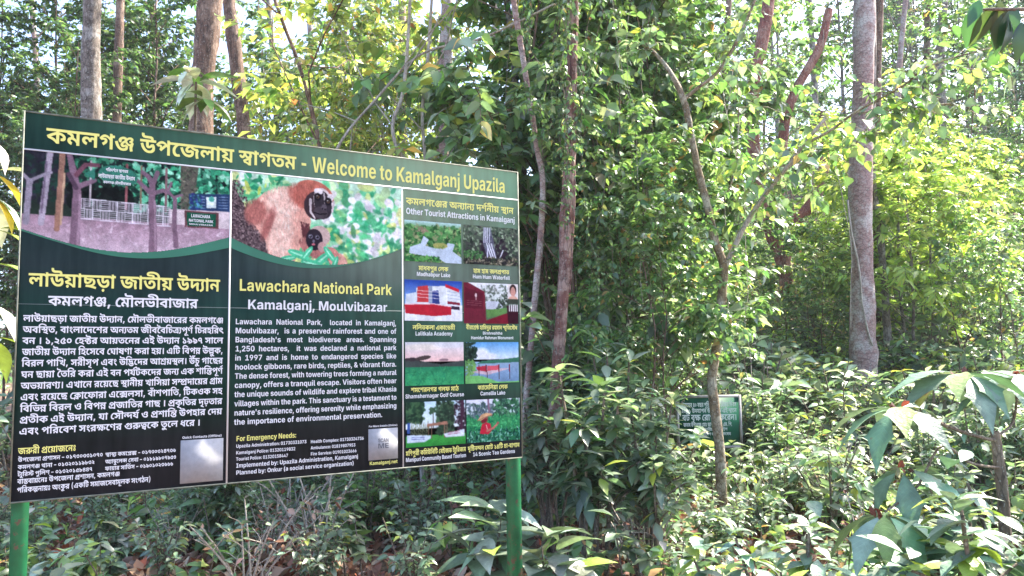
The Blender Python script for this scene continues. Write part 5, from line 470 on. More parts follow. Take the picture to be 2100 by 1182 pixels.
[41,391,16,12,-34,12,29,11,36,5,32,0,24,-3,26,-14,54,-11,26,34,0,6,-10,15,-38,10,-57,-1,-32,-2,-19,-11,-36,-17,-35],
[45,646,4,122,90,0,-30,-83,0,0,30],
[33,338,4,25,58,-3,124,40,0,-3,-124,13,36,-2,-5,2,-8,8,-3,10,3,11,8,7,11,3,12,-3,7,-7,3,-11,-3,-10,-7,-8,-6,-2],
[8211,500,4,125,90,0,-30,-125,0,0,30],
[43,646,4,65,10,0,125,31,0,0,-125,4,18,58,0,29,125,0,0,-29]]
# ------------------------------------------------------------------ lettering outlines (Bengali glyphs with their conjuncts, and Latin)
_tri = {}; _order = {}
def _contours(r):
    out = []; i = 0
    while i < len(r):
        n = r[i]; d = np.array(r[i + 1:i + 1 + 2 * n]).reshape(n, 2); out.append(np.cumsum(d, 0) * 4.0); i += 1 + 2 * n
    return out
LATIN = {chr(r[0]): (r[1], r[2:]) for r in LATIN_GLYPHS}
def glyph(key, s):
    if key in _tri: return _tri[key]
    cons = _contours(s); V = [Vector(p) for c in cons for p in c]; E = []; b = 0
    if not V: _tri[key] = (np.zeros((0, 2)), np.zeros((0, 3), int)); return _tri[key]
    for c in cons:
        E += [(b + i, b + (i + 1) % len(c)) for i in range(len(c))]; b += len(c)
    v, e, f, *_ = delaunay_2d_cdt(V, E, [], 0, .001)
    v = np.array([(p.x, p.y) for p in v]); f = np.array([list(t) for t in f if len(t) == 3])
    ce = v[f].mean(1); wn = np.zeros(len(f), int)
    for c in cons:
        c = np.array(c); d = np.roll(c, -1, 0)
        for (x0, y0), (x1, y1) in zip(c, d):
            isl = (x1 - x0) * (ce[:, 1] - y0) - (ce[:, 0] - x0) * (y1 - y0)
            wn += ((y0 <= ce[:, 1]) & (y1 > ce[:, 1]) & (isl > 0)).astype(int) - ((y0 > ce[:, 1]) & (y1 <= ce[:, 1]) & (isl < 0)).astype(int)
    f = f[wn != 0]
    _tri[key] = (v, f); return _tri[key]
def lay(text, x0, x1, base, size, align='fit', justify=False):
    """-> verts (u, v-down, layer), faces in millimetres on the board"""
    items = []
    if any(0x964 <= ord(ch) <= 0x9ff for ch in text):
        r = BENGALI_LINES[_order.setdefault(text, len(_order))]; wd = r[0]; i = 1; x = 0; k = 0
        while i < len(r):
            g = r[i]; x += r[i + 1]; y = 0; i += 2
            if g < 0: g = -1 - g; y = r[i]; i += 1
            items.append((glyph(('b', g), BENGALI_GLYPHS[g]), x, y, k & 1)); k += 1
    else:
        x = 0; sp = 250
        for k, ch in enumerate(text):
            if ch == ' ': x += sp; continue
            a, s = LATIN[ch]; items.append((glyph(('l', ch), s), x, 0, k & 1)); x += a
        wd = x
        if justify:
            sw_ = min(size * .9 / 1000, (x1 - x0) / wd); gap = ((x1 - x0) - wd * sw_) / sw_ / max(1, text.count(' '))
            items = []; x = 0
            for k, ch in enumerate(text):
                if ch == ' ': x += sp + gap; continue
                a, s = LATIN[ch]; items.append((glyph(('l', ch), s), x, 0, k & 1)); x += a
            wd = x
    sy = size / 1000; sx = sy
    if align == 'fit': sx = (x1 - x0) / wd; ox = x0
    elif align == 'mid': sx = min(sy, (x1 - x0) / wd); ox = (x0 + x1) / 2 - wd * sx / 2
    V = []; Fc = []; n = 0
    for (v, f), gx, gy, k in items:
        if not len(v): continue
        V.append(np.c_[ox + (v[:, 0] + gx) * sx, base - (v[:, 1] + gy) * sy, np.full(len(v), k * .12)]); Fc.append(f + n); n += len(v)
    return np.concatenate(V), np.concatenate(Fc)
PK = .75                                        # reflectance of the printed inks
def ink(r, g, b): return tuple(PK * c for c in srgb(r, g, b))
YEL, WHT = ink(242, 236, 138), ink(236, 236, 240)

class Lettering:
    def __init__(s, W, H, y): s.p = []; s.W = W; s.H = H; s.y = y; s.n = 0
    def put(s, col, *a, **k):
        v, f = lay(*a, **k); s.p.append((v, f + s.n, np.tile(col, (len(v), 1)))); s.n += len(v)
    def build(s, name, parent):
        v = np.concatenate([p[0] for p in s.p]); f = np.concatenate([p[1] for p in s.p]); c = np.concatenate([p[2] for p in s.p])
        co = np.c_[v[:, 0] / 1000, -s.y - v[:, 2] / 1000, s.H - v[:, 1] / 1000]
        me = mesh_from(name, co, f.ravel(), np.arange(len(f)) * 3, np.full(len(f), 3), c)
        return link(name, me, M['print'], parent)

# ------------------------------------------------------------------ little painter for the pictures printed on the board (sRGB arrays)
class Pic:
    def __init__(s, w, h, seed, asp):
        s.w, s.h, s.asp = w, h, asp; s.a = np.zeros((h, w, 3)); s.r = np.random.default_rng(seed)
        s.X, s.Y = np.meshgrid((np.arange(w) + .5) / w, (np.arange(h) + .5) / h)
    def c(s, col): return np.array(col) / 255
    def put(s, m, col, al=1.0): s.a = s.a * (1 - (m * al)[..., None]) + s.c(col) * (m * al)[..., None]
    def grad(s, top, bot, y0=0, y1=1):
        t = np.clip((s.Y - y0) / (y1 - y0), 0, 1)[..., None]; m = (s.Y >= y0) & (s.Y <= y1)
        s.a[m] = (s.c(top) * (1 - t) + s.c(bot) * t)[m]
    def poly(s, pts, col, al=1.0):
        m = np.zeros(s.X.shape, bool); n = len(pts)
        for i in range(n):
            (x0, y0), (x1, y1) = pts[i], pts[(i + 1) % n]
            if y0 == y1: continue
            m ^= ((y0 > s.Y) != (y1 > s.Y)) & (s.X < (x1 - x0) * (s.Y - y0) / (y1 - y0) + x0)
        s.put(m.astype(float), col, al)
    def ell(s, x, y, rx, ry, col, rot=0, al=1.0, soft=.0):
        dx = (s.X - x) * s.asp; dy = s.Y - y; ca, sa = math.cos(rot), math.sin(rot)
        d = ((dx * ca + dy * sa) / rx) ** 2 + ((-dx * sa + dy * ca) / ry) ** 2
        m = (d < 1).astype(float) if not soft else np.clip((1 + soft - d) / (2 * soft), 0, 1)
        s.put(m, col, al)
    def line(s, pts, wd, col, al=1.0, w1=None):
        for i in range(len(pts) - 1):
            (x0, y0), (x1, y1) = pts[i], pts[i + 1]; dx, dy = (x1 - x0) * s.asp, y1 - y0; L2 = dx * dx + dy * dy + 1e-9
            t = np.clip(((s.X - x0) * s.asp * dx + (s.Y - y0) * dy) / L2, 0, 1)
            d = np.hypot((s.X - x0) * s.asp - t * dx, s.Y - y0 - t * dy)
            f = (i + t) / (len(pts) - 1); w_ = wd + ((w1 if w1 is not None else wd) - wd) * f
            s.put((d < w_).astype(float), col, al)
    def spots(s, n, box, size, cols, al=.85, flat=.5):
        x0, y0, x1, y1 = box
        for _ in range(n):
            k = s.r.integers(len(cols)); z = size * s.r.uniform(.4, 1.3); x = s.r.uniform(x0, x1); y = s.r.uniform(y0, y1)
            i0, i1 = int(max(0, (y - z) * s.h)), int(min(s.h, (y + z) * s.h + 1)); j0, j1 = int(max(0, (x - z / s.asp) * s.w)), int(min(s.w, (x + z / s.asp) * s.w + 1))
            if i1 <= i0 or j1 <= j0: continue
            dx = (s.X[i0:i1, j0:j1] - x) * s.asp; dy = s.Y[i0:i1, j0:j1] - y; an = s.r.uniform(0, 3.14); ca, sa = math.cos(an), math.sin(an)
            m = ((((dx * ca + dy * sa) / z) ** 2 + ((-dx * sa + dy * ca) / (z * flat)) ** 2) < 1)[..., None] * al
            s.a[i0:i1, j0:j1] = s.a[i0:i1, j0:j1] * (1 - m) + s.c(cols[k]) * s.r.uniform(.85, 1.15) * m
    def blur(s, k=1):
        for _ in range(k):
            p = np.pad(s.a, ((1, 1), (1, 1), (0, 0)), 'edge'); s.a = (p[:-2, 1:-1] + p[2:, 1:-1] + p[1:-1, :-2] + p[1:-1, 2:] + 2 * s.a) / 6
    def noise(s, k=.05):
        g = np.zeros((s.h, s.w))
        for q in (14, 7, 3):
            n = s.r.standard_normal((s.h // q + 2, s.w // q + 2)); yi = np.arange(s.h) / q; xi = np.arange(s.w) / q; y0 = yi.astype(int); x0 = xi.astype(int); fy = (yi - y0)[:, None]; fx = (xi - x0)[None]
            g += (n[y0][:, x0] * (1 - fy) + n[y0 + 1][:, x0] * fy) * (1 - fx) + (n[y0][:, x0 + 1] * (1 - fy) + n[y0 + 1][:, x0 + 1] * fy) * fx
        s.a = s.a * (1 + (.045 if s.w > 200 else .03) * g[..., None]); s.blur(1)
        s.a = s.a * (1 + k * s.r.standard_normal((s.h, s.w, 1)))

def pic_gate():
    p = Pic(334, 168, 1, 835 / 420)
    p.grad((28, 34, 40), (40, 52, 44), 0, .62); p.grad((160, 130, 145), (206, 184, 196), .62, 1)
    p.spots(700, (.2, 0, 1, .5), .035, [(24, 66, 50), (40, 105, 78), (70, 160, 120), (20, 40, 36), (110, 190, 150), (16, 30, 30)])
    p.spots(260, (.5, 0, 1, .5), .04, [(60, 165, 120), (110, 205, 165), (40, 110, 84), (160, 225, 195)])
    p.spots(150, (0, 0, .22, .5), .04, [(34, 30, 44), (46, 44, 56), (30, 60, 50)]); p.spots(100, (.2, .3, .5, .5), .05, [(14, 16, 18), (22, 28, 26)])
    for x, wd, c in ((.3, .008, (190, 180, 185)), (.47, .014, (150, 90, 95)), (.54, .01, (130, 110, 90)), (.665, .012, (130, 95, 100))): p.line([(x, .05), (x, .5)], wd, c)
    p.line([(.115, 0), (.1, .35), (.085, .7)], .028, (168, 158, 172)); p.line([(.1, .1), (.085, .6)], .01, (120, 105, 125))
    p.line([(.17, 0), (.165, .3), (.155, .75)], .026, (150, 112, 96)); p.line([(.182, .2), (.172, .7)], .01, (190, 158, 130))
    p.poly([(.735, .0), (.83, 0), (.8, .52), (.745, .52)], (92, 88, 80)); p.spots(120, (.735, 0, .82, .5), .018, [(60, 62, 54), (120, 114, 100), (84, 100, 78)])
    p.poly([(.78, .29), (1, .26), (1, .46), (.79, .47)], (40, 62, 100)); p.spots(60, (.79, .29, .85, .45), .02, [(90, 150, 190), (50, 60, 130), (60, 130, 120)])
    p.poly([(.872, .31), (.925, .3), (.925, .42), (.875, .43)], (225, 240, 238)); p.ell(.9, .33, .03, .03, (90, 180, 160))
    for yy in (.3, .33, .36, .39, .42): p.line([(.94, yy), (.99, yy - .005)], .004, (120, 140, 170)); p.line([(.85, yy + .01), (.865, yy + .01)], .004, (120, 140, 170))
    p.poly([(.68, .47), (1, .45), (1, .64), (.68, .62)], (212, 196, 200))
    p.poly([(.76, .47), (.94, .47), (.94, .64), (.765, .65)], (100, 62, 66)); p.poly([(.772, .49), (.925, .485), (.925, .625), (.775, .63)], (22, 84, 64))
    # bamboo-style steel gate
    p.poly([(.235, .42), (.69, .45), (.69, .62), (.235, .65)], (120, 110, 118), .35)
    for k in range(12):
        x0 = .24 + k * .0375
        for j in range(2):
            y0 = .43 + j * .1 + k * .0016
            p.line([(x0, y0), (x0 + .0375, y0 + .002)], .0045, (228, 222, 232)); p.line([(x0, y0), (x0, y0 + .1)], .0045, (228, 222, 232))
            for q in range(1, 5):
                if (k + j) % 2: p.line([(x0, y0 + q * .02), (x0 + .0375, y0 + q * .02)], .003, (222, 212, 224))
                else: p.line([(x0 + q * .0075, y0), (x0 + q * .0075, y0 + .1)], .003, (222, 212, 224))
    p.line([(.24, .63), (.69, .65)], .005, (225, 215, 228))
    p.spots(160, (.2, .64, 1, 1), .03, [(200, 178, 190), (176, 150, 164), (222, 205, 214)], .5, .3)
    t = (126, 100, 116); t2 = (158, 130, 146)
    p.line([(.235, 1), (.24, .6), (.24, .35), (.215, .12), (.2, 0)], .05, t, w1=.025); p.line([(.252, .95), (.255, .4)], .012, t2); p.line([(.24, .32), (.29, .27), (.32, .24)], .028, t, w1=.02); p.line([(.235, .2), (.275, .09), (.335, .085)], .024, (110, 70, 84), w1=.018); p.line([(.235, .33), (.2, .2)], .022, (80, 60, 76))
    p.line([(.605, 1), (.605, .7), (.595, .45), (.595, .22), (.575, .15), (.545, .11)], .042, t, w1=.02); p.line([(.618, .9), (.61, .4)], .01, t2); p.line([(.595, .33), (.55, .25), (.52, .2)], .026, t, w1=.018); p.line([(.6, .22), (.62, .1)], .024, t); p.line([(.6, .32), (.65, .28), (.68, .3)], .022, t); p.line([(.67, .3), (.69, .2)], .014, t)
    p.line([(.72, .85), (.71, .6), (.71, .36)], .026, t, w1=.02); p.line([(.71, .36), (.68, .3)], .014, t); p.line([(.71, .34), (.745, .31)], .014, t)
    p.line([(.02, .7), (.03, .3)], .028, (146, 138, 152)); p.line([(.03, .3), (.08, .24), (.12, .2)], .016, (146, 138, 152)); p.line([(.03, .3), (.0, .24)], .016, (146, 138, 152))
    p.ell(.43, .17, .185, .1, (52, 122, 104), .12); p.poly([(.27, .18), (.32, .12), (.32, .24)], (52, 122, 104)); p.poly([(.53, .22), (.6, .26), (.5, .3)], (52, 122, 104), 0)
    p.noise(.06); return p
def pic_ape():
    p = Pic(350, 170, 2, 873 / 424)
    p.grad((196, 230, 206), (130, 205, 156)); p.spots(260, (0, 0, 1, 1), .09, [(80, 185, 130), (130, 215, 160), (240, 244, 244), (196, 230, 166), (222, 228, 140), (50, 150, 104)], .75, .6)
    p.spots(120, (.5, .15, 1, 1), .05, [(242, 232, 244), (250, 246, 248), (252, 242, 248)], .85, .8); p.spots(110, (.5, .3, 1, 1), .07, [(50, 160, 110), (80, 182, 120), (230, 230, 130), (40, 130, 90)], .7, .4)
    p.blur(2); p.spots(40, (0, 0, .3, .3), .06, [(40, 140, 100), (200, 220, 100), (90, 190, 130)], .9, .35)
    p.poly([(0, .1), (.085, .43), (.172, .68), (.23, .89), (.25, 1.05), (0, 1.05)], (92, 74, 78))
    for _ in range(900):
        y = p.r.uniform(.1, 1); x = p.r.uniform(0, .02 + .21 * y); p.ell(x, y, .011, .006, [(50, 40, 44), (130, 112, 114), (160, 138, 138), (40, 30, 34)][p.r.integers(4)], p.r.uniform(0, 3), .8)
    bg = p.a.copy(); f1, f2, f3 = (222, 164, 148), (238, 196, 180), (172, 104, 96)
    p.poly([(.13, .3), (.18, .2), (.26, .12), (.34, .1), (.42, .2), (.44, .5), (.42, .66), (.38, .8), (.34, 1), (.22, 1), (.18, .72), (.1, .52), (.075, .42)], f1)
    p.ell(.13, .43, .12, .15, f3, .3, .9, .3); p.ell(.28, .28, .2, .16, f2, 0, .9, .4); p.ell(.27, .66, .14, .3, f2, .15, .9, .4); p.poly([(.38, .5), (.43, .52), (.46, .86), (.4, .8)], (96, 54, 58)); p.ell(.2, .55, .05, .2, (140, 74, 72), .35, .7, .5)
    p.ell(.455, .2, .25, .185, (190, 110, 94), .25); p.ell(.38, .2, .16, .12, (176, 98, 86), .6, .8, .3)
    p.ell(.46, .8, .2, .1, (170, 110, 104), .5); p.ell(.6, .93, .12, .09, f1, .4); p.ell(.56, .86, .1, .08, (196, 130, 120), .5)
    fur = np.abs(p.a - bg).sum(-1) > .02
    ys, xs = np.nonzero(fur)
    for k in p.r.integers(0, len(xs), 2600):
        i, j = ys[k], xs[k]; c = p.a[i, j] * 255; x, y = (j + .5) / p.w, (i + .5) / p.h; p.line([(x, y), (x + p.r.normal(0, .005), y + p.r.uniform(.02, .05))], .0028, tuple(np.clip(c * p.r.uniform(.75, 1.28), 0, 250)), .6)
    p.ell(.475, .3, .155, .17, (62, 46, 52), .35); p.ell(.512, .265, .115, .175, (214, 198, 198), -.25); p.ell(.51, .285, .103, .165, (52, 44, 52), -.25)
    p.ell(.483, .135, .055, .035, (226, 216, 218), .1); p.ell(.555, .19, .04, .04, (226, 216, 218), .6); p.line([(.515, .15), (.522, .27)], .009, (180, 168, 172))
    for ex, ey in ((.478, .2), (.54, .245)): p.ell(ex, ey, .045, .045, (30, 25, 32)); p.ell(ex, ey, .02, .017, (126, 92, 70)); p.ell(ex, ey, .011, .011, (15, 12, 14)); p.ell(ex - .003, ey - .01, .005, .005, (240, 240, 240))
    p.ell(.498, .385, .085, .075, (74, 64, 72), .35); p.ell(.516, .315, .03, .035, (96, 86, 96), .2); p.ell(.508, .335, .008, .01, (24, 18, 24)); p.ell(.522, .34, .008, .01, (24, 18, 24)); p.line([(.458, .385), (.49, .4), (.53, .39)], .006, (18, 14, 20)); p.line([(.437, .24), (.437, .38), (.462, .45)], .016, (206, 192, 194), w1=.01); p.line([(.575, .24), (.565, .36)], .012, (206, 192, 194))
    p.ell(.49, .655, .13, .12, (206, 178, 170)); p.ell(.46, .7, .1, .125, (44, 36, 46)); p.ell(.505, .78, .05, .06, (190, 150, 146))
    for ex, ey in ((.438, .665), (.478, .67)): p.ell(ex, ey, .026, .026, (120, 114, 134)); p.ell(ex, ey, .015, .015, (16, 12, 18)); p.ell(ex - .003, ey - .008, .005, .005, (240, 240, 240))
    p.ell(.456, .72, .014, .02, (120, 112, 130)); p.ell(.455, .755, .022, .012, (224, 120, 134))
    for x, y, a, l in ((.37, .88, .3, .13), (.5, .93, -.7, .14), (.55, .86, .9, .11), (.31, .93, -.2, .1), (.45, .98, .2, .14), (.58, .97, -1.2, .1), (.42, .86, -.9, .1)): p.ell(x, y, l, l * .33, (76, 186, 140), a); p.ell(x, y, l * .8, l * .08, (160, 232, 196), a)
    p.noise(.04); return p
def pic_lake():
    p = Pic(140, 90, 3, 1.53); p.grad((190, 220, 226), (120, 170, 120), 0, .15); p.grad((90, 140, 84), (60, 110, 60), .12, 1)
    p.spots(420, (0, .1, 1, 1), .06, [(50, 100, 56), (90, 150, 84), (130, 180, 110), (40, 76, 44), (150, 150, 110)], .8); p.spots(20, (.15, .15, .4, .28), .05, [(150, 130, 110)])
    w_ = (190, 204, 220)
    p.poly([(.33, .36), (.42, .45), (.36, .6), (.55, .66), (.72, .6), (.75, .5), (.88, .52), (.84, .7), (1, .85), (1, 1), (.72, 1), (.55, .86), (.3, .84), (.08, .8), (.1, .65), (.28, .55)], w_)
    p.ell(.62, .58, .2, .07, (170, 170, 100)); p.spots(60, (.0, .86, .6, 1), .05, [(40, 90, 50), (90, 160, 80)]); p.spots(40, (.55, .55, .7, .66), .03, [(110, 140, 70), (160, 160, 90)]); p.noise(.05); return p
def pic_fall():
    p = Pic(140, 90, 4, 1.56); p.grad((96, 110, 92), (40, 38, 42)); p.spots(420, (0, 0, 1, .8), .05, [(60, 80, 60), (110, 130, 100), (40, 48, 44), (150, 166, 140), (70, 70, 66)], .8)
    p.spots(60, (.3, .3, .8, .8), .07, [(34, 26, 36), (50, 38, 50)]); p.poly([(.36, .05), (.5, .05), (.55, .42), (.6, .78), (.42, .78), (.35, .42)], (120, 120, 150), .6)
    for x in (.38, .41, .44, .48): p.line([(x, .04), (x - .01, .42)], .012, (225, 225, 240), .9)
    for x in (.42, .46, .5): p.line([(x, .45), (x + .08, .8)], .016, (232, 232, 245), .9)
    p.line([(.44, .5), (.43, .8)], .014, (220, 220, 240)); p.line([(.72, .6), (.66, .8)], .014, (225, 225, 240))
    p.spots(200, (0, .8, 1, 1), .05, [(150, 140, 120), (90, 84, 70), (50, 70, 44), (30, 26, 28)], .9, .35); p.spots(60, (0, .66, .35, .85), .04, [(60, 110, 60), (90, 140, 80)]); p.noise(.06); return p
def pic_hall():
    p = Pic(140, 90, 5, 1.53); p.grad((40, 70, 160), (150, 190, 235), 0, .6); p.a[p.Y > .6] = p.c((232, 232, 238))
    p.poly([(.2, .2), (.42, .15), (.75, .13), (.95, .25), (.98, .7), (.2, .6)], (226, 230, 236)); p.poly([(.03, .36), (.22, .3), (.22, .58), (.02, .6)], (214, 222, 232))
    p.poly([(.22, .17), (.4, .13), (.42, .55), (.21, .55)], (196, 62, 66)); p.poly([(.42, .28), (.58, .24), (.6, .58), (.42, .57)], (50, 64, 130)); p.poly([(.41, .15), (.47, .15), (.47, .56), (.41, .56)], (150, 160, 180))
    p.poly([(.7, .08), (.94, .2), (.94, .28), (.7, .16)], (205, 40, 60)); 
    for y in (.26, .34, .42): p.line([(.22, y), (.58, y + .03)], .006, (240, 225, 228)); p.line([(.72, y), (.96, y + .04)], .01, (180, 190, 205))
    p.poly([(.72, .5), (.96, .54), (.96, .6), (.72, .57)], (130, 40, 60)); p.line([(.72, .2), (.73, .65)], .016, (245, 245, 250)); p.poly([(.8, .62), (.95, .64), (.95, .72), (.8, .7)], (60, 40, 60))
    p.poly([(0, .6), (.5, .58), (.8, .64), (.8, .84), (.5, .88), (.02, .82)], (186, 34, 52)); p.line([(0, .6), (.5, .58), (.8, .64)], .012, (236, 200, 206)); p.noise(.03); return p
def pic_wall():
    p = Pic(140, 90, 6, 1.55); p.grad((236, 236, 240), (210, 220, 214), 0, .5); p.grad((80, 100, 78), (90, 120, 84), .5, 1)
    p.spots(160, (.3, .05, 1, .6), .05, [(110, 116, 110), (70, 86, 70), (170, 178, 172)], .7); p.poly([(.4, .45), (.7, .44), (.7, .64), (.4, .64)], (196, 200, 214)); p.poly([(.4, .66), (.78, .6), (.78, .75), (.42, .86)], (96, 140, 76))
    p.poly([(0, 0), (.08, 0), (.38, .22), (.4, 1), (0, 1)], (112, 34, 52)); p.poly([(.03, .12), (.34, .26), (.34, .64), (.03, .62)], (92, 24, 42)); p.ell(.22, .31, .03, .05, (220, 200, 200)); p.line([(.22, .36), (.22, .42)], .01, (200, 170, 175))
    for y in (.44, .49, .54): p.line([(.06, y), (.32, y + .02)], .005, (150, 90, 100))
    p.poly([(.4, .92), (.8, .72), (.8, 1), (.4, 1)], (120, 26, 44)); p.spots(40, (.6, .3, .9, .65), .05, [(50, 60, 50), (80, 96, 80)]); p.poly([(.78, .55), (1, .52), (1, 1), (.8, 1)], (58, 20, 34))
    for k in range(5): p.line([(.83 + k * .036, .53), (.83 + k * .036, .68)], .014, (240, 240, 242))
    p.poly([(.8, 0), (1, 0), (1, .38), (.8, .38)], (226, 216, 214)); p.ell(.9, .15, .1, .14, (60, 40, 42)); p.ell(.9, .2, .075, .12, (206, 150, 136)); p.ell(.9, .4, .14, .1, (220, 170, 150)); p.a[(p.Y > .38) & (p.Y < .5) & (p.X > .8)] = p.c((64, 70, 60)); p.noise(.04); return p
def pic_golf():
    p = Pic(140, 90, 7, 1.5); p.grad((205, 208, 216), (246, 200, 194), 0, .45); p.ell(.3, .12, .5, .08, (240, 228, 210), 0, .6, .5); p.ell(.75, .08, .4, .06, (220, 220, 228), 0, .6, .5)
    p.grad((44, 130, 92), (60, 160, 100), .55, 1); p.poly([(0, .42), (.15, .4), (.35, .46), (.6, .52), (.85, .46), (1, .44), (1, .58), (0, .58)], (66, 74, 72))
    p.ell(.12, .4, .22, .04, (60, 50, 54)); p.ell(.3, .37, .2, .05, (76, 64, 62), -.15); p.line([(.22, .38), (.26, .48)], .012, (60, 50, 50)); p.ell(.65, .42, .12, .03, (150, 120, 126))
    p.spots(200, (0, .58, 1, 1), .05, [(40, 130, 90), (70, 165, 105), (30, 112, 84)], .6, .2); p.noise(.03); return p
def pic_pier():
    p = Pic(140, 90, 8, 1.5); p.grad((96, 160, 220), (220, 232, 244), 0, .42); p.ell(.3, .28, .2, .13, (242, 240, 246), 0, .9, .6); p.ell(.45, .35, .2, .08, (236, 236, 244), 0, .9, .6)
    p.grad((150, 176, 204), (110, 140, 176), .48, 1); p.poly([(.3, .46), (.7, .42), (1, .38), (1, .5), (.2, .53)], (60, 116, 92)); p.spots(140, (-.1, 0, .2, .5), .06, [(36, 56, 44), (60, 80, 60), (28, 40, 34)]); p.spots(80, (0, .45, .2, .8), .05, [(120, 170, 90), (90, 140, 80)])
    p.poly([(.12, .72), (.4, .64), (.86, .64), (.4, .8)], (205, 180, 190)); p.poly([(.2, .6), (.38, .57), (.4, .72), (.22, .68)], (190, 50, 70)); p.poly([(.4, .58), (.62, .57), (.62, .68), (.4, .7)], (214, 90, 106))
    for x in (.25, .38, .62, .82): p.line([(x, .56), (x, .72)], .014, (120, 26, 44))
    for x in (.25, .4, .62, .82): p.line([(x, .74), (x, .9)], .012, (70, 60, 66))
    p.poly([(0, .8), (.3, .82), (.6, .97), (1, .96), (1, 1), (0, 1)], (120, 190, 110)); p.noise(.03); return p
def pic_village():
    p = Pic(140, 95, 9, 1.5); p.grad((196, 224, 240), (230, 240, 244), 0, .6); p.grad((70, 160, 70), (50, 140, 60), .75, 1)
    p.spots(200, (0, 0, .28, .45), .07, [(40, 70, 50), (70, 104, 70), (30, 50, 40)]); p.spots(240, (.52, .02, .8, .72), .07, [(44, 66, 50), (70, 96, 70), (34, 46, 38)]); p.spots(70, (.8, 0, 1, .7), .06, [(60, 40, 54), (90, 70, 84), (40, 30, 40)]); p.line([(.92, .7), (.95, 0)], .035, (70, 40, 60))
    p.line([(.45, .6), (.45, .2)], .01, (80, 76, 70)); p.spots(20, (.39, .12, .51, .25), .05, [(60, 90, 66)]); 
    for k in range(14): x = .08 + k * .022; p.line([(x, .74), (x + .02, .45 + .06 * (k % 3))], .008, (120, 130, 96))
    p.poly([(.35, .5), (.68, .46), (.7, .53), (.34, .56)], (170, 120, 100)); 
    for x in (.37, .42, .64, .68): p.line([(x, .54), (x, .82)], .012, (130, 100, 80))
    p.poly([(.02, .72), (.25, .74), (.41, .76), (.41, .82), (.3, .9), (.02, .9)], (206, 220, 236)); p.poly([(.62, .74), (.98, .66), (.98, .82), (.66, .82)], (220, 228, 238))
    for y in (.78, .82): p.line([(.1, y), (.3, y + .01)], .008, (110, 110, 160)); p.line([(.7, y - .06), (.9, y - .08)], .008, (190, 120, 140))
    p.poly([(.03, .45), (.07, .45), (.07, .7), (.02, .7)], (60, 90, 160)); p.blur(1); p.noise(.04); return p
def pic_tea():
    p = Pic(140, 95, 10, 1.5); p.grad((226, 224, 240), (180, 200, 200), 0, .4); p.grad((60, 150, 90), (40, 110, 70), .36, 1)
    p.spots(160, (0, .1, .5, .42), .05, [(80, 96, 110), (110, 124, 130), (60, 90, 80)]); p.spots(160, (.5, 0, 1, .4), .06, [(50, 104, 70), (80, 136, 96), (40, 70, 60)]); p.line([(.4, 0), (.42, .3)], .028, (130, 100, 120))
    p.spots(300, (0, .38, 1, .75), .04, [(50, 140, 90), (84, 176, 110), (30, 110, 76)], .8, .4); p.spots(380, (0, .7, 1, 1), .04, [(60, 130, 110), (150, 200, 180), (30, 84, 70), (20, 60, 50)], .85, .35)
    p.poly([(.28, .58), (.36, .54), (.44, .58), (.46, .74), (.4, .82), (.24, .8)], (196, 40, 62)); p.line([(.38, .74), (.5, .68), (.56, .6)], .03, (190, 110, 100), w1=.02); p.ell(.58, .57, .03, .03, (150, 80, 80)); p.line([(.36, .6), (.38, .7)], .008, (230, 200, 200))
    p.ell(.345, .46, .07, .085, (140, 80, 76)); p.ell(.32, .5, .09, .05, (120, 40, 46), -.3); p.poly([(.2, .5), (.27, .36), (.36, .32), (.46, .34), (.48, .38), (.36, .42), (.26, .5)], (206, 160, 120)); p.line([(.2, .5), (.34, .42), (.47, .38)], .008, (150, 100, 80)); p.noise(.04); return p

def picture(name, p, u0, v0, u1, v1, parent, H, y=.0032, cut=None, label=None):
    h, w_ = p.h, p.w; X, Y = np.meshgrid(np.linspace(u0, u1, w_), np.linspace(v0, v1, h))
    co = np.c_[X.ravel() / 1000, np.full(w_ * h, -y), H - Y.ravel() / 1000]
    i, j = np.meshgrid(np.arange(h - 1), np.arange(w_ - 1), indexing='ij'); a = (i * w_ + j).ravel()
    q = np.c_[a, a + w_, a + w_ + 1, a + 1]
    if cut is not None:
        xm = X[i, j].ravel() + (u1 - u0) / w_ / 2; ym = Y[i, j].ravel() + (v1 - v0) / h / 2; q = q[ym < cut(xm)]
    me = mesh_from(name, co, q.ravel(), np.arange(len(q)) * 4, np.full(len(q), 4), (PK * lin(p.a)).reshape(-1, 3))
    o = link(name, me, M['print'], parent)
    if label: o["label"] = label
    return o

# ------------------------------------------------------------------ the park signboard
W, H = 2.44, 1.617
SB = np.array([-2.0433, 3.36033, CAMH - .53704]); yaw = R(31.41)
m, t, b, out = newmat("board_vinyl"); N, Lk = t.nodes, t.links
tc = N.new("ShaderNodeTexCoord"); sp = N.new("ShaderNodeSeparateXYZ"); Lk.new(tc.outputs["Object"], sp.inputs[0])
mr = N.new("ShaderNodeMapRange"); mr.inputs[1].default_value = 0; mr.inputs[2].default_value = H; Lk.new(sp.outputs[2], mr.inputs[0])
rp = N.new("ShaderNodeValToRGB"); Lk.new(mr.outputs[0], rp.inputs[0]); e = rp.color_ramp.elements
e[0].position = 0; e[0].color = (*ink(44, 46, 53), 1); e[1].position = 1; e[1].color = (*ink(34, 62, 53), 1)
for ps, cc in ((.14, (42, 47, 51)), (.24, (36, 64, 56)), (.5, (34, 62, 56)), (.6, (45, 58, 58)), (.88, (33, 60, 52))):
    x = rp.color_ramp.elements.new(ps); x.color = (*ink(*cc), 1)
ns = N.new("ShaderNodeTexNoise"); ns.inputs["Scale"].default_value = 3.5; ns.inputs["Detail"].default_value = 6; Lk.new(tc.outputs["Object"], ns.inputs[0])
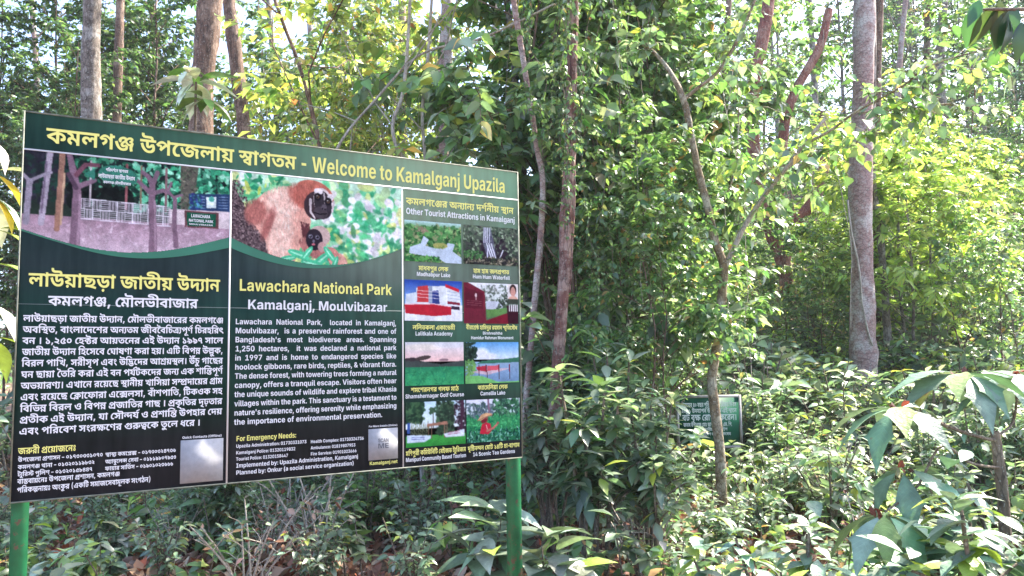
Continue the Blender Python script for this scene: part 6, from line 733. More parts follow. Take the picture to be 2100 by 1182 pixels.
n2 = N.new("ShaderNodeTexNoise"); n2.inputs["Scale"].default_value = 26; n2.inputs["Detail"].default_value = 3; mpp = N.new("ShaderNodeMapping"); mpp.inputs["Scale"].default_value = (1, 1, .12); Lk.new(tc.outputs["Object"], mpp.inputs[0]); Lk.new(mpp.outputs[0], n2.inputs[0])
ad = N.new("ShaderNodeMath"); ad.operation = 'ADD'; Lk.new(ns.outputs[0], ad.inputs[0]); Lk.new(n2.outputs[0], ad.inputs[1])
m2 = N.new("ShaderNodeMapRange"); m2.inputs[1].default_value = .7; m2.inputs[2].default_value = 1.3; m2.inputs[3].default_value = .66; m2.inputs[4].default_value = 1.5; Lk.new(ad.outputs[0], m2.inputs[0])
sc_ = N.new("ShaderNodeVectorMath"); sc_.operation = 'SCALE'; Lk.new(rp.outputs[0], sc_.inputs[0]); Lk.new(m2.outputs[0], sc_.inputs["Scale"]); Lk.new(sc_.outputs[0], b.inputs["Base Color"])
rr = N.new("ShaderNodeMapRange"); rr.inputs[3].default_value = .6; rr.inputs[4].default_value = .75; Lk.new(ns.outputs[0], rr.inputs[0]); Lk.new(rr.outputs[0], b.inputs["Roughness"]); b.inputs["Specular IOR Level"].default_value = .05
bp = N.new("ShaderNodeBump"); bp.inputs["Strength"].default_value = .0; bp.inputs["Distance"].default_value = .02; Lk.new(ns.outputs[0], bp.inputs["Height"]); Lk.new(bp.outputs[0], b.inputs["Normal"])
M['vinyl'] = m
M['green'] = plain("green_post_paint", (.011, .125, .045), .5, .35, 14)
t = M['green'].node_tree; N, Lk = t.nodes, t.links; b_ = N["Principled BSDF"]; src = b_.inputs["Base Color"].links[0].from_socket     # chipped and rusty places, mud splashes low down
tc = N.new("ShaderNodeTexCoord"); n9 = N.new("ShaderNodeTexNoise"); n9.inputs["Scale"].default_value = 22; n9.inputs["Detail"].default_value = 7; n9.inputs["Roughness"].default_value = .7; Lk.new(tc.outputs["Object"], n9.inputs[0])
sz = N.new("ShaderNodeSeparateXYZ"); Lk.new(tc.outputs["Object"], sz.inputs[0]); mz = N.new("ShaderNodeMapRange"); mz.inputs[1].default_value = 0; mz.inputs[2].default_value = .8; mz.inputs[3].default_value = .16; mz.inputs[4].default_value = 0; Lk.new(sz.outputs[2], mz.inputs[0])
ad = N.new("ShaderNodeMath"); ad.operation = 'ADD'; Lk.new(n9.outputs[0], ad.inputs[0]); Lk.new(mz.outputs[0], ad.inputs[1]); st = N.new("ShaderNodeMapRange"); st.inputs[1].default_value = .6; st.inputs[2].default_value = .64; Lk.new(ad.outputs[0], st.inputs[0])
mx = N.new("ShaderNodeMix"); mx.data_type = 'RGBA'; Lk.new(st.outputs[0], mx.inputs[0]); Lk.new(src, mx.inputs[6]); mx.inputs[7].default_value = (.12, .07, .045, 1); Lk.new(mx.outputs[2], b_.inputs["Base Color"])
M['edge'] = plain("edge_strip", (.16, .17, .13), .6, .5, 20); M['white'] = plain("white_ink", (.6, .6, .62), .4, .05)
sb = empty("park_signboard", SB, yaw)
tag(sb, "large dark green bilingual park welcome board on two green posts", "signboard")
sb.location.z = 0; ZB = float(SB[2])
class Off: pass
bd = empty("board", (0, 0, ZB)); bd.parent = sb
p_ = Poly(); p_.box((0, 0, 0), (W, .03, H)); p_.build("panel", M['vinyl'], bd)
p_ = Poly(); p_.box((-.006, -.004, -.006), (0, .034, H + .006)); p_.box((W, -.004, -.006), (W + .006, .034, H + .006)); p_.box((0, -.004, H), (W, .034, H + .006)); p_.box((0, -.004, -.006), (W, .034, 0)); p_.build("edge_strip", M['edge'], bd)
p_ = Poly()
def bar(u0, v0, u1, v1, y=.0042): p_.box((u0 / 1000, -y, H - v1 / 1000), (u1 / 1000, -.0006, H - v0 / 1000))
bar(0, 156, 2440, 162.5); bar(839.5, 163, 846.5, 1617, .0041); bar(1717, 163, 1723, 1617, .0041); p_.build("dividing_line", M['white'], bd)
p_ = Poly(); p_.box((0, -.0016, H - .8135), (W, -.0006, H - .8115)); p_.build("seam_line", plain("seam", (.2, .24, .24), .6), bd)
sw1 = lambda x: 500 + 95 * np.sin(np.clip((x - 5) / 835, 0, 1) * np.pi * .98) ** 1.0 * (1 - .15 * (x / 835)) + (-25) * (x / 835)
sw2 = lambda x: 478 + 112 * np.sin(np.clip((x - 845) / 875, 0, 1) * np.pi) ** .9
def swoosh(f, u0, u1, dn, name):
    q = Poly(); u = np.linspace(u0, u1, 60); a = f(u) - 1; c = f(u) + dn(u)
    v = np.concatenate([np.c_[u / 1000, np.full(60, -.0022), H - a / 1000], np.c_[u / 1000, np.full(60, -.0022), H - c / 1000]])
    q.add(v, [(i, 60 + i, 61 + i, i + 1) for i in range(59)]); return q.build(name, plain("swoosh_green", ink(34, 112, 84), .4, .12), bd)
swoosh(sw1, 1, 839, lambda u: 8 + 42 * np.clip((u - 150) / 690, 0, 1), "green_swoosh"); swoosh(sw2, 847, 1716, lambda u: 4 + 46 * np.clip(1 - (u - 847) / 600, 0, 1), "green_swoosh")
picture("printed_photo", pic_gate(), 1, 163, 839, 600, bd, H, cut=sw1, label="printed photo of the park gate with tree shaped posts")
picture("printed_photo", pic_ape(), 847, 163, 1717, 595, bd, H, cut=sw2, label="printed photo of a gibbon mother holding her baby")
for f, u0, v0, u1, v1, l in ((pic_lake, 1732, 328, 2070, 547, "printed photo of a forest lake"), (pic_fall, 2083, 328, 2435, 545, "printed photo of a waterfall"), (pic_hall, 1731, 645, 2072, 862, "printed photo of a red and white hall"), (pic_wall, 2082, 648, 2432, 873, "printed photo of a dark red memorial wall"),
                            (pic_golf, 1733, 975, 2077, 1202, "printed photo of a green golf field"), (pic_pier, 2087, 976, 2428, 1201, "printed photo of a red pier on a lake"), (pic_village, 1735, 1288, 2084, 1520, "printed photo of a village gateway"), (pic_tea, 2091, 1289, 2429, 1520, "printed photo of a tea picker in a straw hat")):
    picture("printed_photo", f(), u0, v0, u1, v1, bd, H, label=l)
def letters(name, rows):
    L = Lettering(W, H, .0037)
    for r in rows:
        col, a, k = r[0], r[1:6], (r[6] if len(r) > 6 else {}); L.put(col, *a, **k)
    return L.build(name, bd)
J = dict(justify=True); Md = dict(align='mid')
letters("title_lettering", [(YEL, "কমলগঞ্জ উপজেলায় স্বাগতম -", 80, 1208, 122, 102), (YEL, "Welcome to Kamalganj Upazila", 1232, 2358, 126, 108)])
letters("bengali_heading", [(YEL, "লাউয়াছড়া জাতীয় উদ্যান", 34, 800, 738, 88), (WHT, "কমলগঞ্জ, মৌলভীবাজার", 108, 704, 818, 66)])
letters("english_heading", [(YEL, "Lawachara National Park", 886, 1660, 731, 76), (WHT, "Kamalganj, Moulvibazar", 926, 1634, 817, 62)])
BT = ["লাউয়াছড়া জাতীয় উদ্যান, মৌলভীবাজারের কমলগঞ্জে", "অবস্থিত, বাংলাদেশের অন্যতম জীববৈচিত্র্যপূর্ণ চিরহরিৎ", "বন । ১,২৫০ হেক্টর আয়তনের এই উদ্যান ১৯৯৭ সালে", "জাতীয় উদ্যান হিসেবে ঘোষণা করা হয়। এটি বিপন্ন উল্লুক,", "বিরল পাখি, সরীসৃপ এবং উদ্ভিদের আশ্রয়স্থল। উঁচু গাছের", "ঘন ছায়া তৈরি করা এই বন পর্যটকদের জন্য এক শান্তিপূর্ণ", "অভয়ারণ্য। এখানে রয়েছে স্থানীয় খাসিয়া সম্প্রদায়ের গ্রাম", "এবং রয়েছে ক্লোফোরা এক্সেলসা, বাঁশপাতি, টিকওক সহ", "বিভিন্ন বিরল ও বিপন্ন প্রজাতির গাছ । প্রকৃতির দৃঢ়তার", "প্রতীক এই উদ্যান, যা সৌন্দর্য ও প্রশান্তি উপহার দেয়", "এবং পরিবেশ সংরক্ষণের গুরুত্বকে তুলে ধরে ।"]
letters("bengali_paragraph", [(WHT, s, 20, 724 if i == 10 else 818, 886 + i * 46.4, 43) for i, s in enumerate(BT)])
ET = ["Lawachara National Park,  located in Kamalganj,", "Moulvibazar,  is a preserved rainforest and one of", "Bangladesh's most biodiverse areas. Spanning", "1,250 hectares,  it was declared a national park", "in 1997 and is home to endangered species like", "hoolock gibbons, rare birds, reptiles, & vibrant flora.", "The dense forest, with towering trees forming a natural", "canopy, offers a tranquil escape. Visitors often hear", "the unique sounds of wildlife and explore tribal Khasia", "villages within the park. This sanctuary is a testament to", "nature's resilience, offering serenity while emphasizing", "the importance of environmental preservation."]
letters("english_paragraph", [(WHT, s, 872, 1606 if i == 11 else 1684, 889 + i * 42.4, 35.5, J) for i, s in enumerate(ET)])
letters("bengali_contacts", [(YEL, "জরুরী প্রয়োজনেঃ", 19, 228, 1428, 40), (WHT, "উপজেলা প্রশাসন – ০১৭৩০৩৩১০৭৩", 20, 330, 1459, 26), (WHT, "কমলগঞ্জ থানা – ০১৩২০১১৯৮৩২", 20, 300, 1488, 26), (WHT, "ট্যুরিস্ট পুলিশ – ০১৩২০১৫৮৪৪৭", 20, 292, 1517, 26),
    (WHT, "স্বাস্থ্য কমপ্লেক্স – ০১৭৩০৩২৪৭৩৬", 340, 622, 1461, 26), (WHT, "অ্যাম্বুলেন্স সেবা – ০১৮১৯৮০৭৯৫৩", 340, 624, 1491, 26), (WHT, "ফায়ার সার্ভিস – ০১৯০১০২৩৬৬৬", 340, 612, 1520, 26), (WHT, "বাস্তবায়নেঃ উপজেলা প্রশাসন, কমলগঞ্জ", 20, 398, 1547, 30), (WHT, "পরিকল্পনায়ঃ অংকুর (একটি সমাজসেবামূলক সংগঠন)", 20, 522, 1582, 32), (WHT, "Quick Contacts (Offline)", 648, 818, 1405, 15)])
letters("english_contacts", [(YEL, "For Emergency Needs:", 883, 1164, 1431, 33), (WHT, "Upazila Administration: 01730331073", 883, 1214, 1461, 21), (WHT, "Kamalganj Police: 01320119832", 883, 1160, 1491, 21), (WHT, "Tourist Police: 01320158447", 883, 1125, 1520, 21),
    (WHT, "Health Complex: 01730324736", 1234, 1506, 1463, 21), (WHT, "Ambulance: 01819807953", 1234, 1462, 1493, 21), (WHT, "Fire Service: 01901023666", 1234, 1468, 1522, 21), (WHT, "Implemented by: Upazila Administration, Kamalganj", 884, 1476, 1552, 27), (WHT, "Planned by: Onkur (a social service organization)", 884, 1454, 1584, 27),
    (WHT, "For More Details (Online)", 1532, 1688, 1404, 13), (YEL, "Kamalganj.net", 1536, 1688, 1592, 24)])
cp = [(YEL, "কমলগঞ্জের অন্যান্য দর্শনীয় স্থান", 1742, 2410, 244, 56), (WHT, "Other Tourist Attractions in Kamalganj", 1741, 2418, 296, 45)]
for bn, en, u0, u1, v, wb, we in (("মাধবপুর লেক", "Madhabpur Lake", 1732, 2070, 593, 175, 200), ("হাম হাম জলপ্রপাত", "Hum Hum Waterfall", 2083, 2435, 593, 230, 240), ("ললিতকলা একাডেমী", "Lalitkala Academy", 1731, 2072, 909, 250, 220), ("শমশেরনগর গলফ মাঠ", "Shamshernagar Golf Course", 1733, 2077, 1236, 280, 345), ("ক্যামেলিয়া লেক", "Camellia Lake", 2087, 2428, 1236, 190, 160), ("মণিপুরী কমিউনিটি বেইজড ট্যুরিজম", "Manipuri Community Based Tourism", 1735, 2084, 1561, 350, 352), ("দৃষ্টিনন্দন মোট ১৪টি চা-বাগান", "14 Scenic Tea Gardens", 2091, 2429, 1561, 328, 268)):
    c = (u0 + u1) / 2; cp += [(YEL, bn, c - wb / 2, c + wb / 2, v, 36), (WHT, en, c - we / 2, c + we / 2, v + 31, 29)]
cp += [(YEL, "বীরশ্রেষ্ঠ হামিদুর রহমান স্মৃতিসৌধ", 2094, 2422, 906, 34), (WHT, "Birshreshtha", 2198, 2324, 934, 22), (WHT, "Hamidur Rahman Monument", 2124, 2396, 960, 23)]
letters("caption_lettering", cp)
letters("photo_lettering", [(WHT, "পরিদর্শনে স্বাগতম", 310, 400, 221, 20), (WHT, "লাউয়াছড়া জাতীয় উদ্যান", 282, 428, 252, 25), (WHT, "কমলগঞ্জ মৌলভীবাজার", 302, 412, 276, 18), (WHT, "LAWACHARA", 668, 752, 398, 20), (WHT, "NATIONAL PARK", 658, 766, 419, 18), (WHT, "MOULVIBAZAR", 660, 764, 433, 9)])
for (u0, v0, u1, v1), lb in (((642, 1412, 826, 1603), "plain white square card beside the Bengali phone numbers"), ((1531, 1413, 1690, 1569), "plain white square card beside the English phone numbers")):
    p_ = Poly(); p_.box((u0 / 1000, -.003, H - v1 / 1000), (u1 / 1000, -.0006, H - v0 / 1000)); p_.build("white_card", plain("card_white", ink(172, 172, 176), .85, .1, 40, 0, .03), bd)["label"] = lb
L = Lettering(W, H, .0037); L.put(ink(110, 110, 116), "SCAN", 1582, 1640, 1482, 26); L.put(ink(110, 110, 116), "ME", 1580, 1642, 1512, 34); L.build("card_lettering", bd)
for u, wd in ((.002, .064), (2.392, .062)):
    p_ = Poly(); p_.box((u, .036, -.3), (u + wd, .036 + wd, ZB + H - .02)); p_.build("post", M['green'], sb)

# ------------------------------------------------------------------ the small plaque among the plants
q0, q1 = at(1386, 812, 10.0), at(1520, 811, 10.0); PW = float(q1[0] - q0[0]); PT = float(q0[2]); PH = .64
pl = empty("memorial_plaque", (float(q0[0]), 10.0, 0), R(1.5)); tag(pl, "small green plaque with white Bengali lines and pale rim behind the leaning sapling", "plaque")
pb = empty("board", (0, 0, PT - PH)); pb.parent = pl
p_ = Poly(); p_.box((.03, 0, .03), (PW - .03, .03, PH - .03)); p_.build("panel", plain("plaque_green", ink(18, 98, 72), .5, .2, 6), pb)
p_ = Poly(); p_.box((0, -.012, 0), (.03, .035, PH)); p_.box((PW - .03, -.012, 0), (PW, .035, PH)); p_.box((.03, -.012, PH - .03), (PW - .03, .035, PH)); p_.box((.03, -.012, 0), (PW - .03, .035, .03)); p_.build("rim", plain("plaque_rim", ink(186, 178, 176), .6, .25, 12), pb)
L = Lettering(PW, PH, .004); w8 = PW * 1000
for s, u0, u1, v, z in (("বিজয়ের ৪০ বছর পূর্তি ও মহান বিজয় দিবস", 60, w8 - 60, 140, 78), ("২০১১ উদযাপন উপলক্ষে এই স্থানে", 60, w8 - 60, 212, 78), ("বট বৃক্ষ রোপণ করেন।", 70, w8 - 60, 304, 112), ("জনাব উপাধ্যক্ষ মোঃ আব্দুস শহীদ এম. পি.", 80, w8 - 120, 376, 70), ("মাননীয় চীফ হুইপ", 310, w8 - 180, 430, 56), ("বাংলাদেশ জাতীয় সংসদ", 240, w8 - 140, 486, 56)): L.put(ink(240, 246, 242), s, u0, u1, v, z)
L.build("lettering", pb)
for u in (.08, PW - .12):
    p_ = Poly(); p_.box((u, .036, -.4), (u + .04, .076, PT - .06)); p_.build("post", M['edge'], pl)
# ------------------------------------------------------------------ ground
gx = np.concatenate([np.linspace(-260, -24, 20)[:-1], np.linspace(-24, 34, 150), np.linspace(34, 260, 20)[1:]]); gy = np.concatenate([np.linspace(-60, 0, 8)[:-1], np.linspace(0, 44, 130), np.linspace(44, 320, 24)[1:]])
GX, GY = np.meshgrid(gx, gy); GZ = terrain(GX, GY); ny, nx = GX.shape
i, j = np.meshgrid(np.arange(ny - 1), np.arange(nx - 1), indexing='ij'); a = (i * nx + j).ravel(); q = np.c_[a, a + 1, a + nx + 1, a + nx]
m, t, b, out = newmat("forest_floor"); N, Lk = t.nodes, t.links; tc = N.new("ShaderNodeTexCoord")
n1 = N.new("ShaderNodeTexNoise"); n1.inputs["Scale"].default_value = 9; n1.inputs["Detail"].default_value = 8; Lk.new(tc.outputs["Object"], n1.inputs[0])
v1 = N.new("ShaderNodeTexVoronoi"); v1.inputs["Scale"].default_value = 22; Lk.new(tc.outputs["Object"], v1.inputs[0])
r1 = N.new("ShaderNodeValToRGB"); r1.color_ramp.elements[0].position = .3; r1.color_ramp.elements[1].position = .7; r1.color_ramp.elements[0].color = (.045, .028, .018, 1); r1.color_ramp.elements[1].color = (.2, .13, .09, 1); Lk.new(n1.outputs[0], r1.inputs[0])
mx = N.new("ShaderNodeMix"); mx.data_type = 'RGBA'; mx.blend_type = 'OVERLAY'; mx.inputs[0].default_value = .6; Lk.new(r1.outputs[0], mx.inputs[6]); Lk.new(v1.outputs["Color"], mx.inputs[7]); 
hs = N.new("ShaderNodeHueSaturation"); hs.inputs["Saturation"].default_value = .0; Lk.new(v1.outputs["Color"], hs.inputs["Color"]); Lk.new(hs.outputs[0], mx.inputs[7])
Lk.new(mx.outputs[2], b.inputs["Base Color"]); b.inputs["Roughness"].default_value = .95
bp = N.new("ShaderNodeBump"); bp.inputs["Strength"].default_value = .8; bp.inputs["Distance"].default_value = .04; Lk.new(n1.outputs[0], bp.inputs["Height"]); Lk.new(bp.outputs[0], b.inputs["Normal"])
go = link("ground", mesh_from("ground", np.c_[GX.ravel(), GY.ravel(), GZ.ravel()], q.ravel(), np.arange(len(q)) * 4, np.full(len(q), 4), None, True), m); go["kind"] = "structure"

# ------------------------------------------------------------------ palettes
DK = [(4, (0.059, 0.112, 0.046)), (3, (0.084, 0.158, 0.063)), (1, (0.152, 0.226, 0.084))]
MID = [(4, (0.096, 0.179, 0.066)), (3, (0.150, 0.249, 0.089)), (1.2, (0.248, 0.337, 0.116)), (.25, (0.470, 0.305, 0.128))]
YG = [(4, (0.264, 0.332, 0.094)), (3, (0.361, 0.412, 0.123)), (2, (0.120, 0.203, 0.060)), (.35, (0.526, 0.364, 0.109)), (.15, (0.389, 0.151, 0.068))]
LIME = [(4, (0.266, 0.362, 0.090)), (3, (0.363, 0.433, 0.125)), (1, (0.146, 0.234, 0.067))]
PALE = [(4, (.13, .2, .125)), (3, (.19, .255, .175)), (1.8, (.28, .33, .26)), (.3, (.28, .32, .06))]
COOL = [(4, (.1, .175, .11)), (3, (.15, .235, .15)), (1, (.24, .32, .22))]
DRY = [(4, (.27, .15, .1)), (3, (.4, .27, .2)), (2, (.16, .07, .05)), (1.5, (.52, .4, .33)), (.6, (.36, .11, .06))]

# ------------------------------------------------------------------ growing woody plants
def bez(p, n):
    p = np.asarray(p, float); tt = np.linspace(0, len(p) - 1, n); out = []
    for u in tt:
        i = int(min(u, len(p) - 2)); f = u - i; p0, p1, p2, p3 = p[max(i - 1, 0)], p[i], p[i + 1], p[min(i + 2, len(p) - 1)]
        out.append(.5 * (2 * p1 + (p2 - p0) * f + (2 * p0 - 5 * p1 + 4 * p2 - p3) * f * f + (3 * p1 - p0 - 3 * p2 + p3) * f ** 3))
    return np.array(out)
def twig_leaves(lv, rng, path, n, L, pal, wd=1.0, t0=.15, down=.35, spread=1.0):
    path = np.asarray(path); t = np.sort(rng.uniform(t0, 1, n)); s = t * (len(path) - 1); i = np.minimum(s.astype(int), len(path) - 2); f = (s - i)[:, None]
    P = path[i] * (1 - f) + path[i + 1] * f; T = nrmz(path[i + 1] - path[i]); up = np.array([0, 0, 1.0])
    S = nrmz(np.cross(T, up + rng.standard_normal((n, 3)) * .2)) * np.where(np.arange(n) % 2, 1, -1)[:, None]
    ax = T * .55 + S * spread + rng.standard_normal((n, 3)) * .3 - up * down
    nr = up + rng.standard_normal((n, 3)) * .45
    lv.add(P, ax, nr, L * rng.uniform(.6, 1.25, n), wd * rng.uniform(.85, 1.15, n), pick(rng, pal, n))
def limb(tb, lv, rng, p, d, ln, r, tw, lpt, L, pal, twl, grav=.25, wd=1.0, down=.35, sides=5):
    d = d / np.linalg.norm(d); n = 6; pts = [p]; dd = d.copy()
    for k in range(n):
        dd = dd + rng.standard_normal(3) * .16 + np.array([0, 0, .12 - grav * k / n]); dd /= np.linalg.norm(dd); pts.append(pts[-1] + dd * ln / n)
    pts = np.array(pts); tb.tube(pts, np.linspace(r, r * .25, len(pts)), sides, False)
    for k in range(tw):
        s = rng.uniform(.25, 1) * n; i = int(min(s, n - 1)); q0 = pts[i] + (pts[i + 1] - pts[i]) * (s - i); T = pts[i + 1] - pts[i]; T = T / np.linalg.norm(T)
        e = T * .7 + rng.standard_normal(3) * [.7, .7, .45]; e /= np.linalg.norm(e); l = twl * rng.uniform(.5, 1.2)
        tp = np.array([q0, q0 + e * l * .5 + [0, 0, .04 * l], q0 + e * l + [0, 0, -.12 * l]]); tb.tube(tp, np.array([r * .3, r * .2, r * .1]) + .0012, 3, False)
        twig_leaves(lv, rng, tp, lpt, L, pal, wd, down=down)
    twig_leaves(lv, rng, pts[3:], lpt, L, pal, wd, down=down)
def tree(name, seed, H, h0, nb, bl, tw, lpt, L, tpl, pal, r0, mat='bark_grey', lean=.04, twl=.5, elev=.35, grav=.3, wd=1.0, down=.35, taper=.5, lm='leaf', sides=7):
    rng = np.random.default_rng(seed); tb = Poly(); lv = Leaves()
    n = 10; k = np.linspace(0, 1, n); wob = np.cumsum(rng.standard_normal((n, 2)) * lean * H / n, 0); wob -= wob[0]
    tr = np.c_[wob, k * H]; tr[0, 2] = -.25; tb.tube(tr, r0 * (1 - .75 * k), sides, False, .04, rng)
    for bb in range(nb):
        f = (bb + .5) / nb; h = h0 + (H * .97 - h0) * f; s = h / H * (n - 1); i = int(min(s, n - 2)); p = tr[i] + (tr[i + 1] - tr[i]) * (s - i)
        az = bb * 2.4 + rng.uniform(-.6, .6); el = elev + .5 * f + rng.uniform(-.25, .25); d = np.array([math.cos(az) * math.cos(el), math.sin(az) * math.cos(el), math.sin(el)])
        limb(tb, lv, rng, p, d, bl * (1 - taper * f) * rng.uniform(.65, 1.2), r0 * .42 * (1 - .5 * f), tw, lpt, L, pal, twl, grav, wd, down)
    root = empty(name, (0, 0, -50)); tb.build("trunk", M[mat], root, True); lv.build("crown", tpl, M[lm], root)
    return root
def bush(name, seed, stems, H, L, tpl, pal, nleaf, wd=1.0, spread=.5, mat='twig', tips=True, down=.2, lm='leaf', whorl=0):
    rng = np.random.default_rng(seed); tb = Poly(); lv = Leaves()
    for s in range(stems):
        az = s * 2.4 + rng.uniform(-.5, .5); h = H * rng.uniform(.6, 1.05); o = spread * rng.uniform(.2, 1)
        base = np.array([rng.normal(0, .04 + .05 * spread), rng.normal(0, .04 + .05 * spread), -.06]); top = np.array([math.cos(az) * o, math.sin(az) * o, h])
        pth = bez([base, base * .6 + top * .4 + [0, 0, h * .12], top], 7); tb.tube(pth, np.linspace(.011, .004, 7) * (H + .4), 5, False)
        if whorl:
            for wv in range(whorl):
                q = pth[-1] + (pth[3] - pth[-1]) * wv / max(1, whorl) * .95; n = nleaf; a = rng.uniform(0, 6.28) + np.arange(n) * 2.4; el = rng.uniform(-.35, .85, n) - .2 * wv
                ax = np.c_[np.cos(a) * np.cos(el), np.sin(a) * np.cos(el), np.sin(el)]; nr = np.c_[-np.cos(a) * np.sin(el), -np.sin(a) * np.sin(el), np.cos(el)] + rng.standard_normal((n, 3)) * .2
                lv.add(q + rng.standard_normal((n, 3)) * [.012, .012, .05], ax, nr, L * rng.uniform(.6, 1.15, n), wd * rng.uniform(.85, 1.15, n), pick(rng, pal, n))
            for br in range(2):
                q = pth[3 + br]; a = rng.uniform(0, 6.28); e = q + np.array([math.cos(a), math.sin(a), .7]) * H * .2; tb.tube([q, (q + e) / 2 + [0, 0, .02], e], .004 * (H + .4), 4, False)
                n = nleaf; a = np.arange(n) * 2.4; el = rng.uniform(-.5, .7, n); ax = np.c_[np.cos(a) * np.cos(el), np.sin(a) * np.cos(el), np.sin(el)]; nr = np.c_[-np.cos(a) * np.sin(el), -np.sin(a) * np.sin(el), np.cos(el)] + rng.standard_normal((n, 3)) * .2
                lv.add(e + rng.standard_normal((n, 3)) * .02, ax, nr, L * rng.uniform(.55, 1.05, n), wd, pick(rng, pal, n))
        else:
            twig_leaves(lv, rng, pth, nleaf, L, pal, wd, .2, down)
            for br in range(3):
                q = pth[2 + br]; a = rng.uniform(0, 6.28); e = q + np.array([math.cos(a), math.sin(a), rng.uniform(.2, .9)]) * H * .3; tp = np.array([q, (q + e) / 2 + [0, 0, .03], e]); tb.tube(tp, .0035 * (H + .4), 4, False); twig_leaves(lv, rng, tp, nleaf // 2, L, pal, wd, .2, down)
    root = empty(name, (0, 0, -50)); tb.build("stem", M[mat], root, True); lv.build("foliage", tpl, M[lm], root); return root
def grasstuft(name, seed, n, H, pal, tpl='strap', wd=1.2):
    rng = np.random.default_rng(seed); lv = Leaves(); a = rng.uniform(0, 6.28, n); el = rng.uniform(.35, 1.4, n); ax = np.c_[np.cos(a) * np.cos(el), np.sin(a) * np.cos(el), np.sin(el)]; nr = np.c_[-np.cos(a) * np.sin(el), -np.sin(a) * np.sin(el), np.cos(el)]
    lv.add(rng.standard_normal((n, 3)) * [.03, .03, .0], ax, nr, H * rng.uniform(.6, 1.1, n), wd, pick(rng, pal, n)); o = lv.build(name, tpl, M['leaf']); o.location = (0, 0, -50); return o
def vine(name, seed, H, n, L, pal, tpl='ovate', sway=.25, wd=1.0):
    rng = np.random.default_rng(seed); tb = Poly(); lv = Leaves(); k = 14; w_ = np.cumsum(rng.standard_normal((k, 2)) * sway * .28, 0); pth = bez(np.c_[w_, -np.linspace(0, H, k)], 30); tb.tube(pth, .006, 4, False)
    if n:
        twig_leaves(lv, rng, pth, n, L, pal, wd, 0, .5)
        for b_ in range(int(H * 4)):
            q = pth[rng.integers(0, 29)]; a = rng.uniform(0, 6.28); e = q + np.array([math.cos(a) * .4, math.sin(a) * .4, rng.uniform(-.5, .1)]) * rng.uniform(.5, 1.2); tp = np.array([q, (q + e) / 2 + [0, 0, .05], e]); tb.tube(tp, .003, 3, False); twig_leaves(lv, rng, tp, 9, L, pal, wd, .1, .45)
    root = empty(name, (0, 0, -50)); tb.build("stem", M['twigpale' if not n else 'twig'], root, True)
    if n: lv.build("foliage", tpl, M['leaf'], root)
    return root
used = set()
def put(proto, x, y, z=None, rz=None, sc=1.0, label=None, cat=None, group=None, rng=np.random.default_rng(77)):
    z = gz(x, y) if z is None else z; rz = rng.uniform(0, 6.28) if rz is None else rz
    if proto.name in used: o = dup(proto, (x, y, z), rz, sc)
    else: used.add(proto.name); o = proto; o.location = (x, y, z); o.rotation_euler.z = rz; o.scale = (sc, sc, sc)
    for k_ in ("label", "category", "group"):
        if k_ in o: del o[k_]
    return tag(o, label, cat, group)
def atx(px, Y): return float(at(px, 740, Y)[0])

# ------------------------------------------------------------------ the tall trunks one sees in the photograph (pixel path, distance, width)
def trunk_tree(label, pts, Y, wpx, mat, seed, crownH=(12.5, 17), sub=(), vines=0, cr=True, flare=1.25, cat="tree", leafpal=MID):
    rng = np.random.default_rng(seed); tb = Poly(); lv = Leaves()
    W3 = [at(px, py, Y) for px, py in pts]; base = np.array([W3[-1][0], Y, 0]); base[2] = gz(base[0], Y)
    d = W3[-1] - W3[-2] if len(W3) > 1 else np.array([0, 0, -1.0]); low = W3[-1].copy()
    if low[2] > base[2] + .05: k = (low[2] - base[2]); low2 = np.array([low[0] + np.clip(d[0] / max(.05, -d[2]), -.12, .12) * k, Y, base[2]]); base = low2.copy(); base[2] = gz(base[0], Y)
    P = [base + [0, 0, -.3]] + ([base] if False else []) + W3[::-1]
    top = np.array(P[-1]); dt = nrmz(np.array(P[-1]) - np.array(P[-2])); r = wpx / F * Y / 2
    ext = []
    while top[2] < crownH[1] - 1: dt = nrmz(dt + [rng.normal(0, .04), rng.normal(0, .04), .25]); top = top + dt * 1.5; ext.append(top)
    P = np.array(P + ext) - base; pth = bez(P, max(14, 4 * len(P))); z = pth[:, 2]; rad = r * np.clip(1.12 - .5 * np.clip(z, 0, 99) / crownH[1], .35, 2) * (1 + (flare - 1) * np.exp(-np.clip(z, 0, 99) / .45))
    tb.tube(pth, rad * (1 + .06 * np.sin(pth[:, 2] * 2.3 + seed)), 14, False, .055, rng)
    for pp, w2 in sub:
        Q = bez(np.array([at(px, py, Y) for px, py in pp]) - base, 4 * len(pp)); tb.tube(Q, w2 / F * Y / 2 * np.linspace(1.1, .75, len(Q)), 10, False, .04, rng)
    root = empty("forest_tree", base)
    if cr:
        nl = 5 if Y < 19 else 2
        for b_ in range(nl):
            h = crownH[0] + (crownH[1] - crownH[0]) * b_ / nl - .5; i = int(np.argmin(abs(z - h))); az = b_ * 2.4 + rng.uniform(0, 1); limb(tb, lv, rng, pth[i], np.array([math.cos(az), math.sin(az), .5]), 3.4 - .18 * b_, r * .4, 6, 11, .2, leafpal, .9)
        lv.build("crown", 'far', M['leafsoft'], root)
    tb.build("trunk", M[mat], root, True); tag(root, label, cat, "tall forest trees"); return root, pth + base, r
trunk_tree("grey brown mottled trunk above the sign, first one in from its upper left corner", [(190, -10), (186, 120), (187, 240), (188, 420)], 13, 41, 'bark_grey', 1)
trunk_tree("thin sunlit brown trunk just behind the thick mottled trunk over the sign", [(247, -10), (243, 120), (240, 240), (238, 420)], 17, 20, 'bark_brown', 2)
